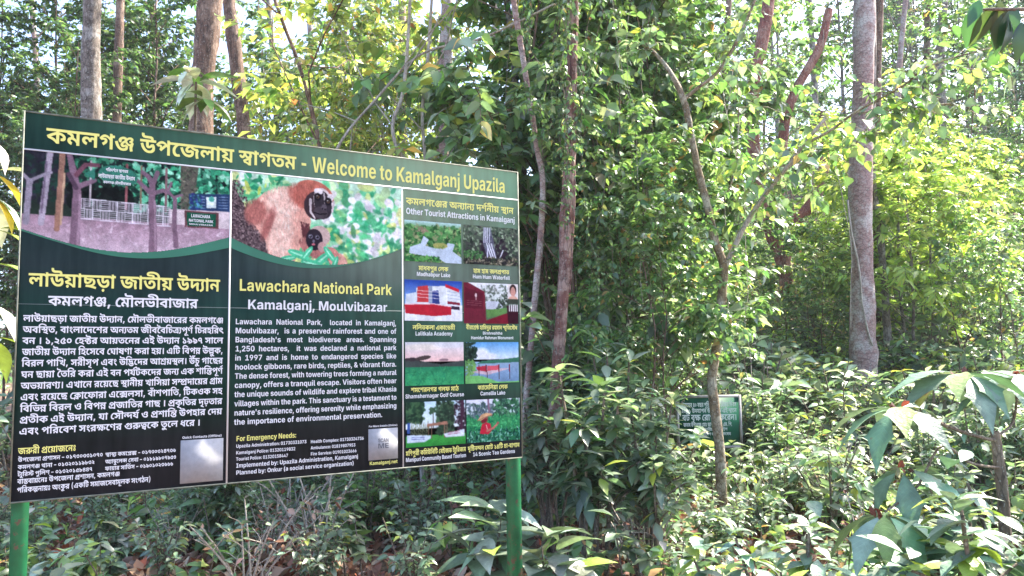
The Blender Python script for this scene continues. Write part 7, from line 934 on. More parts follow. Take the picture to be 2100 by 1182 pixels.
trunk_tree("thick reddish brown trunk rising behind the big leaves painted sunlit white over the sign", [(432, -10), (424, 90), (414, 190), (412, 265), (412, 420)], 13, 52, 'bark_brown', 3)
trunk_tree("dark red brown trunk leaning close beside the thick reddish trunk over the sign", [(468, -10), (480, 90), (490, 180), (500, 260), (505, 420)], 14.5, 30, 'bark_brown', 4)
trunk_tree("straight pale grey trunk rising behind the words Welcome to on the sign", [(917, -10), (913, 120), (908, 250), (906, 340), (905, 500)], 14, 28, 'bark_pale', 5)
trunk_tree("slender whitish sunlit trunk over the middle of the sign's top edge", [(824, -10), (828, 150), (824, 300), (822, 480)], 17, 17, 'bark_pale', 6)
trunk_tree("peeling pinkish double trunk just outside the sign's upper right corner", [(1172, 200), (1168, 330), (1160, 450), (1158, 560), (1150, 660)], 7.4, 24, 'bark_peel', 7, sub=[([(1176, 300), (1176, 420), (1172, 500), (1168, 600)], 9)])
trunk_tree("thin wavering whitish trunk between the sign's right edge and the peeling trunk", [(1092, 240), (1100, 300), (1112, 360), (1112, 430), (1106, 520), (1098, 600)], 8.2, 12, 'bark_pale', 8)
trunk_tree("thin dark grey trunk close against the sign's upper right corner", [(1064, 240), (1072, 330), (1076, 430), (1078, 520)], 11, 15, 'bark_grey', 9)
trunk_tree("red barked tree with several curving stems on the slope left of the big pale trunk", [(1578, -10), (1566, 70), (1548, 160), (1540, 240), (1548, 330), (1556, 400), (1585, 480), (1606, 540)], 20, 27, 'bark_red', 10,
           sub=[([(1606, 540), (1590, 470), (1597, 400), (1603, 330), (1612, 240), (1640, 170), (1680, 100), (1700, 20)], 22), ([(1608, 535), (1618, 470), (1655, 430), (1682, 380), (1690, 330), (1688, 230)], 26)])
_, BT_path, BT_r = trunk_tree("big straight pale trunk with pinkish bark, thickest in the forest", [(1773, -10), (1771, 120), (1768, 260), (1765, 400), (1768, 540), (1770, 680), (1772, 800)], 13, 45, 'bark_pale', 11, flare=1.2)
trunk_tree("thin mottled trunk standing just right of the big pale trunk", [(1790, 120), (1788, 250), (1790, 380), (1803, 470), (1812, 560), (1818, 650)], 14.2, 14, 'bark_grey', 12)
trunk_tree("grey twin trunk up on the far slope between the yellow green leaves", [(1928, 120), (1932, 230), (1936, 340), (1952, 430), (1958, 500), (1965, 570)], 23, 19, 'bark_grey', 13, sub=[([(1950, 560), (1944, 420), (1942, 300), (1945, 220)], 14)])
trunk_tree("slim grey trunk high on the slope at the forest's right side", [(2012, 60), (2010, 180), (2020, 300), (2028, 420)], 27, 12, 'bark_grey', 14)
trunk_tree("dark ivy clad trunk peeking out right behind the big pale trunk's top", [(1803, -10), (1801, 90), (1798, 200), (1797, 330)], 16, 18, 'bark_brown', 15)
rng = np.random.default_rng(500)
for k, (px, Y, wp) in enumerate([(-60, 22, 20), (60, 26, 14), (320, 24, 16), (560, 20, 14), (640, 26, 16), (720, 22, 12), (770, 30, 16), (1010, 24, 14), (1230, 19, 12), (1300, 26, 16), (1410, 24, 12), (1480, 30, 14), (1660, 30, 14), (1850, 29, 12), (1895, 34, 14), (2060, 32, 15), (2130, 25, 18)]):
    o, *_ = trunk_tree("", [(px + rng.normal(0, 8), 0), (px + rng.normal(0, 8), 200), (px + rng.normal(0, 5), 380), (px, 520)], Y, wp, ['bark_grey', 'bark_pale', 'bark_brown'][k % 3], 20 + k, leafpal=COOL)
    tag(o, "slim straight trunk half hidden far back in the forest", "tree", "slim trunks deep in the forest")

# ------------------------------------------------------------------ prototypes
T_dark = [tree("understory_tree", 40 + s, 9.5, 1.5, 26, 2.9, 11, 13, .13, 'oval', DK, .045, 'bark_brown', .05, .55, wd=1) for s in range(2)]
T_mid = [tree("understory_tree", 50 + s, 7, 1.9, 18, 2.7, 13, 12, (.13, .15, .17)[s], 'ovate', (MID, MID + PALE[:2], MID)[s], .03, 'bark_brown', .1, .6, down=.5, taper=.3, grav=.4) for s in range(3)]
T_wide = [tree("understory_tree", 58 + s, 5.5, 1.2, 13, 2.0, 7, 8, .23, 'oval', PALE + MID[:2], .03, 'bark_brown', .1, .6, down=.5, taper=.3, grav=.4) for s in range(2)]
T_yel = [tree("understory_tree", 60 + s, 7.5, 1.0, 22, 2.5, 9, 10, .145, 'oval', YG, .028, 'twigpale', .13, .65, down=.5, wd=.95) for s in range(3)]
T_lime = [tree("understory_tree", 65 + s, 4.2, .8, 15, 2.0, 9, 12, .17, 'lance', LIME, .035, 'bark_grey', .07, .5, elev=.1, wd=1.3, down=.25) for s in range(2)]
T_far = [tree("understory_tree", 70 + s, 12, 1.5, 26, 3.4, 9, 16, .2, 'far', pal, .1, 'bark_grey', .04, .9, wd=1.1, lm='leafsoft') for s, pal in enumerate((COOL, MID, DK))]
S_lance = [bush("leafy_shrub", 80 + s, 9, 1.45, .17, 'lance', PALE if s else DK[:2] + PALE, 12, 1.35, .34, 'twig', whorl=4) for s in range(3)]
S_round = [bush("leafy_shrub", 85 + s, 7, 1.0, .11, 'ovate', MID if s else PALE, 16, 1, .5) for s in range(3)]
S_pale = [bush("leafy_shrub", 90 + s, 7, 1.2, .17, 'oval', PALE, 12, .95, .6, down=.3) for s in range(3)]
S_seed = [bush("seedling", 95 + s, 2, .42, .13, 'oval', PALE if s % 2 else MID, 7, 1, .16, whorl=1 if s % 2 else 0) for s in range(4)]
S_twig = [bush("dry_shrub", 100 + s, 8, 1.0, .09, 'dry', DRY[1:3] + PALE[:2], 4, 1, .6, 'twigpale', lm='leafdry') for s in range(2)]
S_canna = [bush("broad_leaf_herb", 104 + s, 3, .5, .36, 'big', PALE, 4, .85, .18, 'twig', whorl=1, lm='leafbig') for s in range(2)]
G_tuft = [grasstuft("grass_tuft", 110, 46, .7, LIME), grasstuft("grass_tuft", 111, 40, .6, PALE)]
V_leaf = [vine("leafy_vine", 120 + s, 4.5, 60, .115, (DK + MID) if s else MID) for s in range(3)]
V_bare = [vine("bare_vine", 125 + s, 6, 0, 0, MID, sway=.18) for s in range(2)]
def scatter(protos, n, pxr, Yr, scr, label, cat, group, seed, avoid=None, minY=None, pw=1.0):
    rng = np.random.default_rng(seed); k = 0; tries = 0
    while k < n and tries < n * 30:
        tries += 1; Y = Yr[0] + (Yr[1] - Yr[0]) * rng.uniform() ** pw; px = rng.uniform(*pxr)
        if minY and Y < minY(px): continue
        if avoid and avoid(px, Y): continue
        put(protos[rng.integers(len(protos))], atx(px, Y), Y, None, rng.uniform(0, 6.28), rng.uniform(*scr), label, cat, group); k += 1
signY = lambda px: 3.9 + max(0, min(1, (px - 20) / 1050)) * 1.3
scatter(T_yel, 4, (650, 860), (9, 12), (.5, .75), "small yellowing tree close behind the sign's middle", "tree", "small yellowing trees close behind the sign", 211)
# trees behind the sign, on the left against the sky
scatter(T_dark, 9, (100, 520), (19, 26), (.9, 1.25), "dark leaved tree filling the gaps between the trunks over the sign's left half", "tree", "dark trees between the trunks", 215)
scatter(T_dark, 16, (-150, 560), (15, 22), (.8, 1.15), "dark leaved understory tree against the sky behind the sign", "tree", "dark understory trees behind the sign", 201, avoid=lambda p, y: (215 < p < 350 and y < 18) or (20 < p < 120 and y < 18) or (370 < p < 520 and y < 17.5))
scatter(T_yel, 9, (560, 1040), (14.8, 19), (.9, 1.3), "yellow leaved understory tree with bare twigs above the sign's centre", "tree", "yellowing understory trees", 202)
scatter(T_mid, 4, (480, 1080), (14, 20), (.9, 1.3), "green understory tree standing behind the yellowing ones", "tree", "green understory trees", 203)
scatter(T_mid, 13, (1120, 1400), (9.4, 12.5), (.75, 1.15), "round leaved understory tree in the thicket right of the sign", "tree", "thicket trees beside the sign", 204)
scatter(T_dark, 5, (1080, 1400), (11, 15), (.8, 1.1), "darker small leaved tree filling the thicket right of the sign", "tree", "dark thicket trees", 205)
scatter(T_mid, 9, (1400, 2150), (12, 17), (.3, .45), "small green understory tree low on the slope about the big pale trunk", "tree", "small understory trees on the slope", 214, avoid=lambda p, y: 1700 < p < 1840 and y < 13.4)
scatter(T_mid, 2, (1380, 2200), (13, 21), (.7, 1.05), "green understory tree on the slope around the big pale trunk", "tree", "understory trees on the slope", 206, avoid=lambda p, y: (1340 < p < 1960 and y < 20.5))
scatter(T_lime, 8, (1480, 2080), (14.5, 21), (.8, 1.2), "bright yellow green small tree lit on the slope", "tree", "bright small trees on the slope", 207, avoid=lambda p, y: (1480 < p < 1740 and y < 20.5))
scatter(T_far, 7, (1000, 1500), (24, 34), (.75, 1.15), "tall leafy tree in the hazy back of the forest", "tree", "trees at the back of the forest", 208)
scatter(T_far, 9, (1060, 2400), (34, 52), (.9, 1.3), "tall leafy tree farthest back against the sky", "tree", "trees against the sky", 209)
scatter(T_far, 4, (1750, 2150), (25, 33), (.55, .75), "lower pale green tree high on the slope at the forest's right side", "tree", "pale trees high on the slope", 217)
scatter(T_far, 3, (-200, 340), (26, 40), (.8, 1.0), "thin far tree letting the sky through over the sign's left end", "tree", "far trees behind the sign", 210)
# bright small trees with arching sprays at the places where they catch the eye
for px, Y, sc, lb in ((1880, 13.9, 1.0, "bright yellow green tree spreading right of the big pale trunk"), (1815, 15.5, 1.05, "bright yellow green tree close behind the big pale trunk's right side")):
    put(T_lime[int(px) % 2], atx(px, Y), Y, None, px * .7, sc, lb, "tree")
for k, (pts, Y, wp, lb) in enumerate((([(1010, 70), (930, 90), (850, 120), (770, 205), (700, 290), (655, 400), (640, 520)], 9, 7, "pale leaning sapling slanting over the sign's middle"), ([(886, -10), (878, 110), (866, 230), (872, 330), (876, 480)], 9.5, 9, "thin upright pale sapling left of the straight grey trunk over the sign"), ([(838, 60), (826, 190), (806, 250), (812, 300), (832, 340), (840, 480)], 9, 9, "thin crooked sapling bending over the words on the sign's top edge"), ([(560, -10), (585, 60), (612, 130), (640, 230), (660, 330), (668, 480)], 10, 11, "slanting brown sapling over the Bengali title's end"))):
    trunk_tree(lb, pts, Y, wp, 'twigpale' if k < 3 else 'bark_brown', 70 + k, crownH=(4.2, 7), leafpal=YG, flare=1.05)[0]["group"] = "saplings over the sign"
# vines
rng = np.random.default_rng(300)
for k in range(7):
    Y = rng.uniform(7.2, 10); px = rng.uniform(1100, 1400); p = at(px, rng.uniform(-60, 330), Y); put(V_leaf[k % 3], p[0], Y, p[2], None, rng.uniform(.7, 1.1), "leafy climber hanging in strands through the thicket right of the sign", "vine", "leafy climbers")
for k, (px, py, Y, s, lb) in enumerate(((1236, -10, 7.6, .5, "pale bare vine looping down over the dark climbers"), (1290, 30, 8, .4, "bare vine dangling beside the loop over the climbers"), (1455, 120, 8.2, .6, "thin straight bare vine left of the curved sapling's fork"), (1690, 60, 9.5, .6, "bare vine hanging just left of the big pale trunk"), (1530, 20, 9, .6, "bare vine hanging in front of the red barked stems"), (1160, -20, 9, .5, "bare vine over the peeling trunk"))):
    p = at(px, py, Y); put(V_bare[k % 2], p[0], Y, p[2], .8 * px, s, lb, "vine")
tb = Poly(); cl = [(1738, 410), (1745, 470), (1758, 530), (1764, 570), (1768, 620), (1780, 680), (1790, 710)]
Q = bez(np.array([at(px, py, 12.78) for px, py in cl]), 30); o0 = Q[-1].copy(); tb.tube(Q - o0, .016, 5); o = tb.build("woody_vine", M['twigpale'], None, True); o.location = o0; tag(o, "pale woody vine creeping up the big pale trunk", "vine")
for k, (px, py, Y, s) in enumerate(((1200, -60, 7.2, .5), (1225, -20, 7.3, .6), (1170, -230, 7.1, .55), (1150, -160, 7.2, .5), (1185, -130, 7.0, .5), (1110, -200, 7.6, .6), (1090, -120, 7.8, .5), (1135, -60, 7.1, .3), (1175, 180, 7.0, .3), (1195, 330, 7.0, .3), (1120, -120, 9.4, .75), (1085, -40, 9.6, .8), (1260, -50, 8.4, .8), (1330, -80, 8.6, .8))):
    p = at(px, py, Y); put(V_leaf[k % 3], p[0], Y, p[2], None, s, "leafy climber curtain hanging about the peeling trunk beside the sign", "vine", "climbers about the peeling trunk")
scatter(T_mid, 4, (1270, 1350), (7.6, 8.6), (.4, .5), "young round leaved tree standing before the thicket right of the sign", "tree", "young trees before the thicket", 212)
scatter(T_mid, 3, (1900, 2200), (18, 25), (.6, .8), "green understory tree far up the slope right of the pale trunk", "tree", "trees up the slope", 213)
scatter(T_wide, 4, (1150, 1340), (8.3, 10.5), (.6, .9), "broad leaved pale green young tree in the thicket right of the sign", "tree", "broad leaved trees in the thicket", 240)
scatter(T_wide, 2, (1960, 2200), (12, 16), (.5, .7), "broad leaved pale green young tree right of the big pale trunk", "tree", "broad leaved trees on the right", 241)
scatter(T_far, 6, (1420, 1950), (33, 46), (1.0, 1.3), "tall far tree closing the sky behind the red barked stems", "tree", "far trees behind the red barked stems", 242)
scatter(S_lance, 9, (1070, 1270), (7.8, 10), (1.0, 1.4), "tall long leaved shrub deep in the thicket right of the sign", "shrub", "tall shrubs in the thicket", 243)
scatter(S_pale, 24, (1070, 2200), (11.5, 16), (1.0, 1.5), "very tall pale bush at the foot of the slope", "shrub", "very tall bushes at the slope's foot", 244, avoid=lambda p, y: 1680 < p < 1860 and y < 13.6)
# shrubs under and behind the sign
scatter(S_lance, 16, (-40, 760), (6, 9.5), (.35, .6), "long leaved shrub under the sign's lower edge", "shrub", "long leaved shrubs under the sign", 220, minY=lambda px: signY(px) + .6)
scatter(S_round, 18, (300, 1060), (6.8, 10), (.5, .8), "small leaved bush behind the sign's foot", "shrub", "small leaved bushes behind the sign", 221, minY=lambda px: signY(px) + .9)
scatter(S_pale, 10, (40, 900), (5.6, 8.5), (.3, .5), "pale leaved low bush under the sign", "shrub", "pale low bushes under the sign", 216, minY=lambda px: signY(px) + .6)
scatter(S_twig, 5, (40, 900), (5.4, 8), (.5, .85), "dry twiggy bush with withered leaves under the sign", "dead shrub", "dry bushes under the sign", 222, minY=lambda px: signY(px) + .6)
scatter(S_seed, 40, (-20, 1060), (4.8, 8), (.7, 1.3), "low seedling in the leaf litter under the sign", "seedling", "seedlings under the sign", 223, minY=lambda px: signY(px) + .5)
scatter(S_canna, 5, (60, 760), (5.4, 7.5), (.4, .65), "broad leaved herb growing under the sign", "herb", "broad leaved herbs under the sign", 224, minY=lambda px: signY(px) + .5)
scatter(S_round + S_pale, 22, (-200, 1050), (9, 15), (1, 1.6), "tall bush in the forest edge behind the sign", "shrub", "tall bushes behind the sign", 225)
# right of the sign
for px, Y, s, k, lb in ((1205, 6.0, 1.12, 0, "tall dark long leaved shrub just right of the sign's green post"), (1318, 6.0, .86, 1, "pale long leaved shrub between the dark shrub and the plaque"), (1120, 7.0, .95, 2, "half shaded long leaved shrub showing behind the sign's right post"), (1270, 7.0, 1.1, 1, "long leaved shrub behind and between the two big shrubs beside the sign")):
    put(S_lance[k], atx(px, Y), Y, None, px, s, lb, "shrub")
for px, Y, s, lb in ((1010, 5.6, 1.15, "drooping grey broad leaves just left of the sign's right post"), (1112, 5.0, 1.0, "drooping grey broad leaves just right of the sign's right post")): put(S_canna[0], atx(px, Y), Y, None, px, s, lb, "herb")
plq = lambda p, y: 1350 < p < 1545 and y < 10.1
scatter(S_seed, 120, (1090, 2150), (3.6, 9.5), (.6, 1.25), "low seedling in the litter of the clearing, away from plaque and sign", "seedling", "seedlings right of the sign", 230, avoid=lambda p, y: 1370 < p < 1530 and y > 6.5)
scatter(S_pale, 40, (1100, 2200), (10.4, 14), (.8, 1.35), "tall pale leaved bush behind the clearing", "shrub", "tall pale bushes behind the clearing", 238, avoid=lambda p, y: 1690 < p < 1850 and y < 13.2 and y > 12.6)
scatter(S_pale, 6, (1690, 1850), (10.5, 12.2), (.75, 1.0), "pale bush hiding the big pale trunk's base", "shrub", "bushes at the big trunk's base", 239)
scatter(S_pale, 34, (1380, 2200), (6.5, 12), (.45, .85), "pale leaved low shrub before the big pale trunk", "shrub", "pale low shrubs", 231, avoid=plq)
scatter(S_round, 34, (1080, 2200), (8, 13), (.5, .9), "small leaved bush in the clearing behind the seedlings", "shrub", "bushes in the clearing", 232, avoid=lambda p, y: plq(p, y) or (1700 < p < 1840 and y < 12.9))
scatter(S_lance, 14, (1500, 2200), (7, 12), (.45, .8), "long leaved low shrub right of the plaque", "shrub", "long leaved low shrubs", 233, avoid=lambda p, y: plq(p, y) or (1700 < p < 1840 and y < 12.9))
scatter(S_round + S_pale, 80, (1060, 2250), (13, 24), (.6, 1.3), "bush on the rising forest slope", "shrub", "bushes up the slope", 234, avoid=lambda p, y: 1540 < p < 1690 and 16 < y < 20.3)
scatter(G_tuft, 16, (1500, 2100), (7, 15), (.7, 1.2), "arching grassy tuft among the shrubs", "grass tuft", "grassy tufts", 235)
scatter(S_twig, 12, (1100, 2150), (6, 11), (.5, .9), "dry twiggy bush with withered leaves right of the sign", "dead shrub", "dry bushes right of the sign", 236, avoid=plq)

for px, Y, sc, k in ((1395, 8.9, 1.7, 1), (1425, 9.3, 1.9, 2), (1520, 9.2, 1.6, 0), (1455, 8.7, 1.5, 3), (1500, 8.6, 1.4, 1)): put(S_seed[k], atx(px, Y), Y, None, px, sc, "seedling standing right before the plaque", "seedling", "seedlings before the plaque")
for px, Y, sc, k in ((1440, 6.9, .42, 0), (1500, 6.8, .4, 1), (1475, 6.6, .38, 2), (1540, 7.2, .5, 0)): put(S_pale[k], atx(px, Y), Y, None, px, sc, "low pale bush about the curved sapling's base", "shrub", "bushes at the curved sapling's base")
# ------------------------------------------------------------------ leaf litter and low undergrowth (beyond counting)
rng = np.random.default_rng(9); n = 34000; Y = 3.2 + 13 * rng.uniform(size=n) ** 1.3; X = (rng.uniform(-150, 2250, n) - 1050) / F * Y
az = rng.uniform(0, 6.28, n); el = rng.normal(0, .35, n); lv = Leaves(); P = np.c_[X, Y, terrain(X, Y) + rng.uniform(.006, .04, n)]
lv.add(P, np.c_[np.cos(az) * np.cos(el), np.sin(az) * np.cos(el), np.sin(el)], np.c_[rng.normal(0, .5, (n, 2)), np.ones(n)], rng.uniform(.06, .15, n), rng.uniform(.7, 1.2, n), pick(rng, DRY, n))
o = lv.build("leaf_litter", 'dry', M['leafdry']); tag(o, "brown fallen leaves covering the forest floor", "leaf litter", None, "stuff")
def undergrowth(n, Yr, pxr, hmax, L, pal, seed, label, tpl='far', thr=.0):
    rng = np.random.default_rng(seed); Y = Yr[0] + (Yr[1] - Yr[0]) * rng.uniform(size=n); X = (rng.uniform(*pxr, n) - 1050) / F * Y
    cl = np.sin(X * 1.9 + 1.3 * np.sin(Y * .8)) * np.cos(Y * 1.6 + np.sin(X * 1.1)) + .5 * np.sin(X * 4.7 + Y * 2.2); keep = cl > thr + rng.normal(0, .25, n); X, Y, cl = X[keep], Y[keep], cl[keep]; n = len(X)
    P = np.c_[X, Y, terrain(X, Y) + rng.uniform(0, 1, n) ** .8 * hmax * (.4 + .6 * np.clip(cl + .5, 0, 1.4))]; az = rng.uniform(0, 6.28, n); el = rng.normal(0, .4, n); lv = Leaves()
    lv.add(P, np.c_[np.cos(az) * np.cos(el), np.sin(az) * np.cos(el), np.sin(el)], np.c_[rng.normal(0, .45, (n, 2)), np.ones(n)], L * rng.uniform(.6, 1.3, n), 1.0, pick(rng, pal, n))
    o = lv.build("undergrowth", tpl, M['leafsoft']); tag(o, label, "undergrowth", None, "stuff")
undergrowth(100000, (10.5, 28), (900, 2400), 1.1, .15, PALE + MID + LIME[:1], 1, "knee high mixed green undergrowth over the slope", thr=-.5)
undergrowth(11000, (5.5, 11), (1080, 2300), .2, .1, PALE + MID[:1], 2, "low green ground cover between the seedlings", 'oval', thr=.45)
undergrowth(13000, (6.6, 14), (-300, 1080), .35, .1, COOL + MID, 3, "low green ground cover behind the sign", 'oval', thr=.15)
undergrowth(50000, (27, 60), (-400, 2600), 1.6, .28, COOL + MID, 4, "leafy undergrowth far back under the trees", thr=-.6)
# ------------------------------------------------------------------ the curved sapling before the plaque
def pathpx(pts): return np.array([at(px, py, Y) for px, py, Y in pts])
rng = np.random.default_rng(41); tb = Poly(); lv = Leaves(); SY = 7.6
main = pathpx([(1478, 960, SY), (1474, 900, SY), (1466, 840, SY), (1460, 770, SY), (1474, 690, SY), (1479, 620, SY), (1484, 550, SY), (1468, 500, SY), (1452, 430, SY), (1432, 350, SY), (1416, 270, SY), (1402, 205, SY), (1375, 150, SY + .1), (1345, 112, SY + .2), (1318, 92, SY + .3)])
b0 = main[0].copy(); b0[2] = gz(b0[0], SY); main = np.r_[[b0 + [0, 0, -.2]], main]
pth = bez(main, 70); tb.tube(pth - b0, np.interp(np.linspace(0, 1, 70), [0, .35, .55, .8, 1], [.05, .043, .038, .03, .012]), 12, False, .06, rng)
limbs = [([(1484, 552, SY), (1500, 520, SY), (1528, 462, SY - .1), (1572, 395, SY - .2), (1612, 345, SY - .3), (1652, 292, SY - .4), (1694, 242, SY - .5)], .028, .016), ([(1612, 345, SY - .3), (1650, 325, SY - .35), (1690, 312, SY - .4), (1728, 300, SY - .5)], .011, .006),
         ([(1660, 290, SY - .4), (1700, 270, SY - .5), (1752, 232, SY - .6), (1810, 200, SY - .7), (1858, 172, SY - .8), (1900, 138, SY - .9), (1980, 112, SY - 1), (2110, 82, SY - 1.1)], .013, .005), ([(1760, 232, SY - .6), (1850, 226, SY - .7), (1930, 214, SY - .8), (1990, 222, SY - .9)], .009, .004),
         ([(1402, 205, SY), (1432, 180, SY), (1470, 150, SY), (1500, 105, SY), (1530, 45, SY), (1552, -10, SY)], .02, .012), ([(1755, 295, SY - .5), (1780, 262, SY - .6), (1830, 215, SY - .7)], .006, .003), ([(1590, 365, SY - .3), (1565, 330, SY - .3), (1550, 300, SY - .3)], .008, .004), ([(1460, 450, SY), (1490, 400, SY + .2), (1510, 330, SY + .3), (1515, 220, SY + .4)], .012, .005)]
tb2 = Poly()
for li, (pp, r0, r1) in enumerate(limbs):
    tt_ = tb2 if li in (0, 1, 6) else tb
    q = bez(pathpx(pp), 8 * len(pp)) - b0; tt_.tube(q, np.linspace(r0, r1, len(q)), 8, False, .04, rng)
    for k in range(4 + 3 * len(pp)):
        i = rng.integers(len(q) // 3, len(q)); e = nrmz(rng.standard_normal(3) * [1, .8, .6] + [0, 0, -.1]); l = rng.uniform(.25, .6); tp = np.array([q[i], q[i] + e * l * .5 + [0, 0, .03], q[i] + e * l + [0, 0, -.08]]); tb.tube(tp, .003, 3, False); twig_leaves(lv, rng, tp, 5, .115, [c[:2] for c in MID] + LIME[:1] + PALE[:2], 1.05, .2, .5)
for k in range(9):
    e = nrmz(rng.standard_normal(3) + [-.3, 0, .3]); q = pth[-1 - (k % 3) * 2] - b0; tp = np.array([q, q + e * .15 + [0, 0, .03], q + e * .36]); tb.tube(tp, .004, 3, False); twig_leaves(lv, rng, tp, 8, .125, MID[:2] + PALE, 1.05, .1, .4)
sp_ = empty("curved_sapling", b0); tb2.build("branch", M['twigpale'], sp_, True); tb.build("trunk", M['bark_sap'], sp_, True); lv.build("crown", 'ovate', M['leaf'], sp_); tag(sp_, "crooked forked sapling with brown mottled stem standing before the plaque", "tree")

# ------------------------------------------------------------------ big drooping lobed leaves on the right
GREYG = [(4, (.10, .17, .115), .15), (2, (.13, .2, .14), .15), (1, (.15, .22, .06), .15)]
rng = np.random.default_rng(52); tb = Poly(); FY = 3.5; lv = Leaves(); drys = []
st = pathpx([(2062, 1100, FY), (2056, 1010, FY), (2046, 930, FY), (2040, 885, FY)]); b0 = st[0].copy(); b0[2] = gz(b0[0], FY); st = np.r_[[b0 + [0, 0, -.15]], st]
tb.tube(bez(st, 24) - b0, np.linspace(.028, .018, 24), 9, False, .05, rng)
for pp, r in (([(2040, 890, FY), (2010, 840, FY - .05), (1985, 790, FY - .1), (1975, 770, FY - .1)], .007), ([(2046, 905, FY), (1985, 890, FY - .1), (1920, 865, FY - .2), (1870, 842, FY - .25), (1835, 838, FY - .25)], .008), ([(2052, 960, FY), (1990, 950, FY - .2), (1930, 915, FY - .3), (1880, 1000, FY - .3), (1815, 1050, FY - .4)], .006), ([(2044, 895, FY), (2075, 870, FY + .1), (2085, 820, FY + .1), (2078, 775, FY + .1)], .007)):
    q = bez(pathpx(pp), 16) - b0; tb.tube(q, np.linspace(r, r * .7, 16), 6, False)
def rosette(c, n, L, a0=0, el=(-.35, .3), wd=.95, yaw_sp=6.28):
    a = a0 + np.arange(n) * yaw_sp / n + rng.normal(0, .15, n); e = rng.uniform(*el, n); ax = np.c_[np.cos(a) * np.cos(e), np.sin(a) * np.cos(e), np.sin(e)]; nr = np.c_[-np.cos(a) * np.sin(e), -np.sin(a) * np.sin(e), np.cos(e)] + rng.normal(0, .12, (n, 3))
    lv.add(c - b0 + ax * .03, ax, nr, L * rng.uniform(.8, 1.1, n), wd, pick(rng, GREYG, n))
    dry = Leaves(); drys.append(dry); k = 4; dry.add(c - b0 + rng.normal(0, .015, (k, 3)), rng.normal(0, 1, (k, 3)), rng.normal(0, 1, (k, 3)), .045, 1.0, pick(rng, [(1, (.1, .05, .045)), (1, (.2, .06, .04))], k))
rosette(at(1975, 768, FY - .1), 12, .25, .3); rosette(at(1838, 838, FY - .25), 9, .23, .9, (-.7, .2)); rosette(at(1812, 1052, FY - .4), 9, .24, .2, (-.6, .25)); rosette(at(2085, 765, FY + .1), 10, .26, .1); rosette(at(1850, 960, FY - .3), 5, .2, .5, (-.9, .1))
bp_ = empty("broad_leaf_sapling", b0); tb.build("stem", M['twig'], bp_, True); lv.build("foliage", 'lobed', M['leafbig'], bp_, .35, True); [x.build("withered_flower", 'dry', M['leafdry'], bp_) for x in drys]; tag(bp_, "big umbrella like plant with drooping lobed grey green leaves at the clearing's right side", "plant")
# speckled shrubs along the bottom edge
SPK = [(4, (.12, .2, .13), .2), (2, (.17, .24, .17), .2), (1.6, (.25, .33, .05), .2)]
S_spk = [bush("speckled_shrub", 150 + s, 7, .75, .11, 'big', SPK, 10, .85, .26, 'twig', whorl=3, lm='leafbig') for s in range(2)]
for k, (px, Y, s, lb) in enumerate(((2015, 3.0, 1.42, "speckled broad leaved shrub at the umbrella plant's foot"), (1915, 3.1, 1.25, "speckled shrub left of the umbrella plant's stem at the bottom"), (2125, 3.1, 1.4, "speckled shrub cut by the photo's right edge at the bottom"), (1770, 2.9, 1.12, "pale broad leaved shrub at the bottom under the hanging lobed leaves"), (1610, 3.1, 1.16, "pale broad leaved shrub at the bottom beneath the plaque's right end"), (1480, 3.3, 1.08, "lowest pale broad leaved shrub at the bottom under the plaque's middle"))):
    put(S_spk[k % 2], atx(px, Y), Y, None, px, s, lb, "shrub")
# large leaves over the sign, sunlit gloss painted into their whitish base colour
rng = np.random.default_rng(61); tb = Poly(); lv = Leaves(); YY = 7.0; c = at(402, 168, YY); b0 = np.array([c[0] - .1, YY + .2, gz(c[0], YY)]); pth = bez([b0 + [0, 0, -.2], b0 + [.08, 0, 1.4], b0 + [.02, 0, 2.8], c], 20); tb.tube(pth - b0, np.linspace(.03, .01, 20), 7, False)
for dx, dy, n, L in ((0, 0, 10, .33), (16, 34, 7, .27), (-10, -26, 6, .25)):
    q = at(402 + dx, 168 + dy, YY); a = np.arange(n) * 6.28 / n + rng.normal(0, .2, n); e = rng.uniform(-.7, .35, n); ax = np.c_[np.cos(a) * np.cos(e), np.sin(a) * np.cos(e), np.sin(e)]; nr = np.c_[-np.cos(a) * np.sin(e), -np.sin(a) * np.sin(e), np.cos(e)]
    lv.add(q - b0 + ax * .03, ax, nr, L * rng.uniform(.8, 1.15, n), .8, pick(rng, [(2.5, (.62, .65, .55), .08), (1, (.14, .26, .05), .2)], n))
o = empty("broad_leaf_sapling", b0); tb.build("stem", M['twig'], o, True); lv.build("foliage", 'big', M['leafbig'], o, .2, True); tag(o, "sapling with a rosette of big leaves painted sunlit white over the sign's title", "plant")
# yellowing big leaves at the photo's left edge, behind the sign
rng = np.random.default_rng(71); tb = Poly(); lv = Leaves(); YY = 4.4; c = at(-25, 480, YY); b0 = np.array([c[0], YY, gz(c[0], YY)]); pth = bez([b0 + [0, 0, -.2], b0 + [-.04, 0, .9], c, at(-20, 300, YY)], 20); tb.tube(pth - b0, np.linspace(.022, .008, 20), 7, False)
for py in (285, 350, 400, 470, 540, 620, 690):
    q = at(-15, py, YY); n = 4; a = rng.uniform(0, 6.28, n); a[0] = rng.uniform(-.5, .5); e = rng.uniform(-.9, .3, n); ax = np.c_[np.cos(a) * np.cos(e), np.sin(a) * np.cos(e), np.sin(e)]; nr = np.c_[-np.cos(a) * np.sin(e), -np.sin(a) * np.sin(e), np.cos(e)]
    lv.add(q - b0 + ax * .03, ax, nr, .24 * rng.uniform(.8, 1.2, n), .7, pick(rng, [(2, (.5, .33, .04), .2), (2, (.5, .5, .4), .1), (2, (.2, .28, .05), .2)], n))
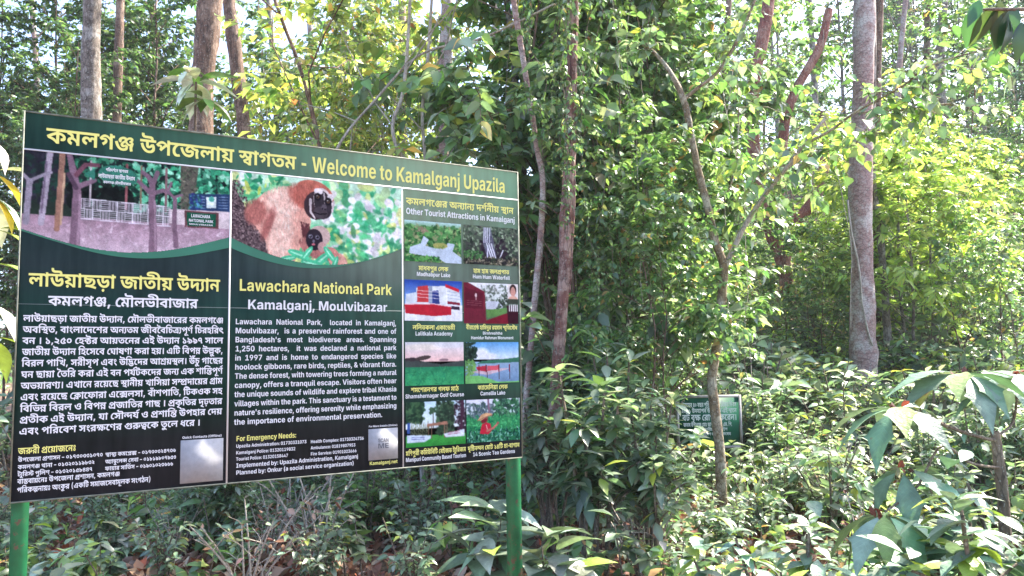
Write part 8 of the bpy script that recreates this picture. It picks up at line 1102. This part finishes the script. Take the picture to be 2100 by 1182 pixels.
o = empty("broad_leaf_sapling", b0); tb.build("stem", M['twig'], o, True); lv.build("foliage", 'big', M['leafbig'], o, .2, True); tag(o, "sapling with yellow and whitish big leaves beside the sign's left edge", "plant")
# dark hanging leaves in the upper right corner, on a young tree whose stem stands out of the frame
rng = np.random.default_rng(81); tb = Poly(); lv = Leaves(); YY = 2.6; tip = at(2015, 20, YY); b0 = np.array([2.35, YY + .2, gz(2.35, YY)]); stp = bez([b0 + [0, 0, -.2], b0 + [.05, 0, 1.4], b0 + [0, 0, 2.6], b0 + [.1, .1, 3.4]], 16); tb.tube(stp - b0, np.linspace(.04, .02, 16), 8, False)
br = bez([b0 + [0, 0, 2.55], b0 + [-.25, -.08, 2.75], at(2080, 20, YY), tip], 14); tb.tube(br - b0, np.linspace(.012, .004, 14), 6, False)
for (px, py, L) in ((2000, 8, .14), (2030, 14, .13), (2062, 22, .14), (2070, 40, .11), (2085, 10, .15), (2050, 0, .14), (2095, 45, .13), (2010, 0, .1), (2045, 12, .12)):
    lv.add([at(px, py, YY) - b0], [[rng.normal(-.25, .25), rng.normal(0, .3), -1]], [[rng.normal(0, .4), -1, .3]], L, .85, pick(rng, [(4, (.035, .085, .035)), (1, (.07, .1, .03)), (.8, (.35, .1, .03))], 1))
o = empty("young_tree", b0); tb.build("trunk", M['twig'], o, True); lv.build("crown", 'big', M['leaf'], o, .2, True); tag(o, "branch tip with dark hanging leaves and one red one in the photo's upper right corner", "tree")

# prototypes that no place used
for o in list(bpy.data.objects):
    if o.parent is None and o.location.z < -40:
        for ch in list(o.children): bpy.data.objects.remove(ch)
        bpy.data.objects.remove(o)


# ------------------------------------------------------------------ the pale air under the trees
p_ = Poly(); p_.box((-90, -12, -1.5), (100, 75, 28)); m = bpy.data.materials.new("haze"); m.use_nodes = True; t = m.node_tree
t.nodes.remove(t.nodes["Principled BSDF"]); pv = t.nodes.new("ShaderNodeVolumePrincipled"); pv.inputs["Color"].default_value = (.88, .93, 1, 1); pv.inputs["Density"].default_value = .0007; pv.inputs["Anisotropy"].default_value = .1
t.links.new(pv.outputs[0], t.nodes["Material Output"].inputs["Volume"]); o = p_.build("haze", m); tag(o, "pale air between the far trees", "haze", None, "stuff")
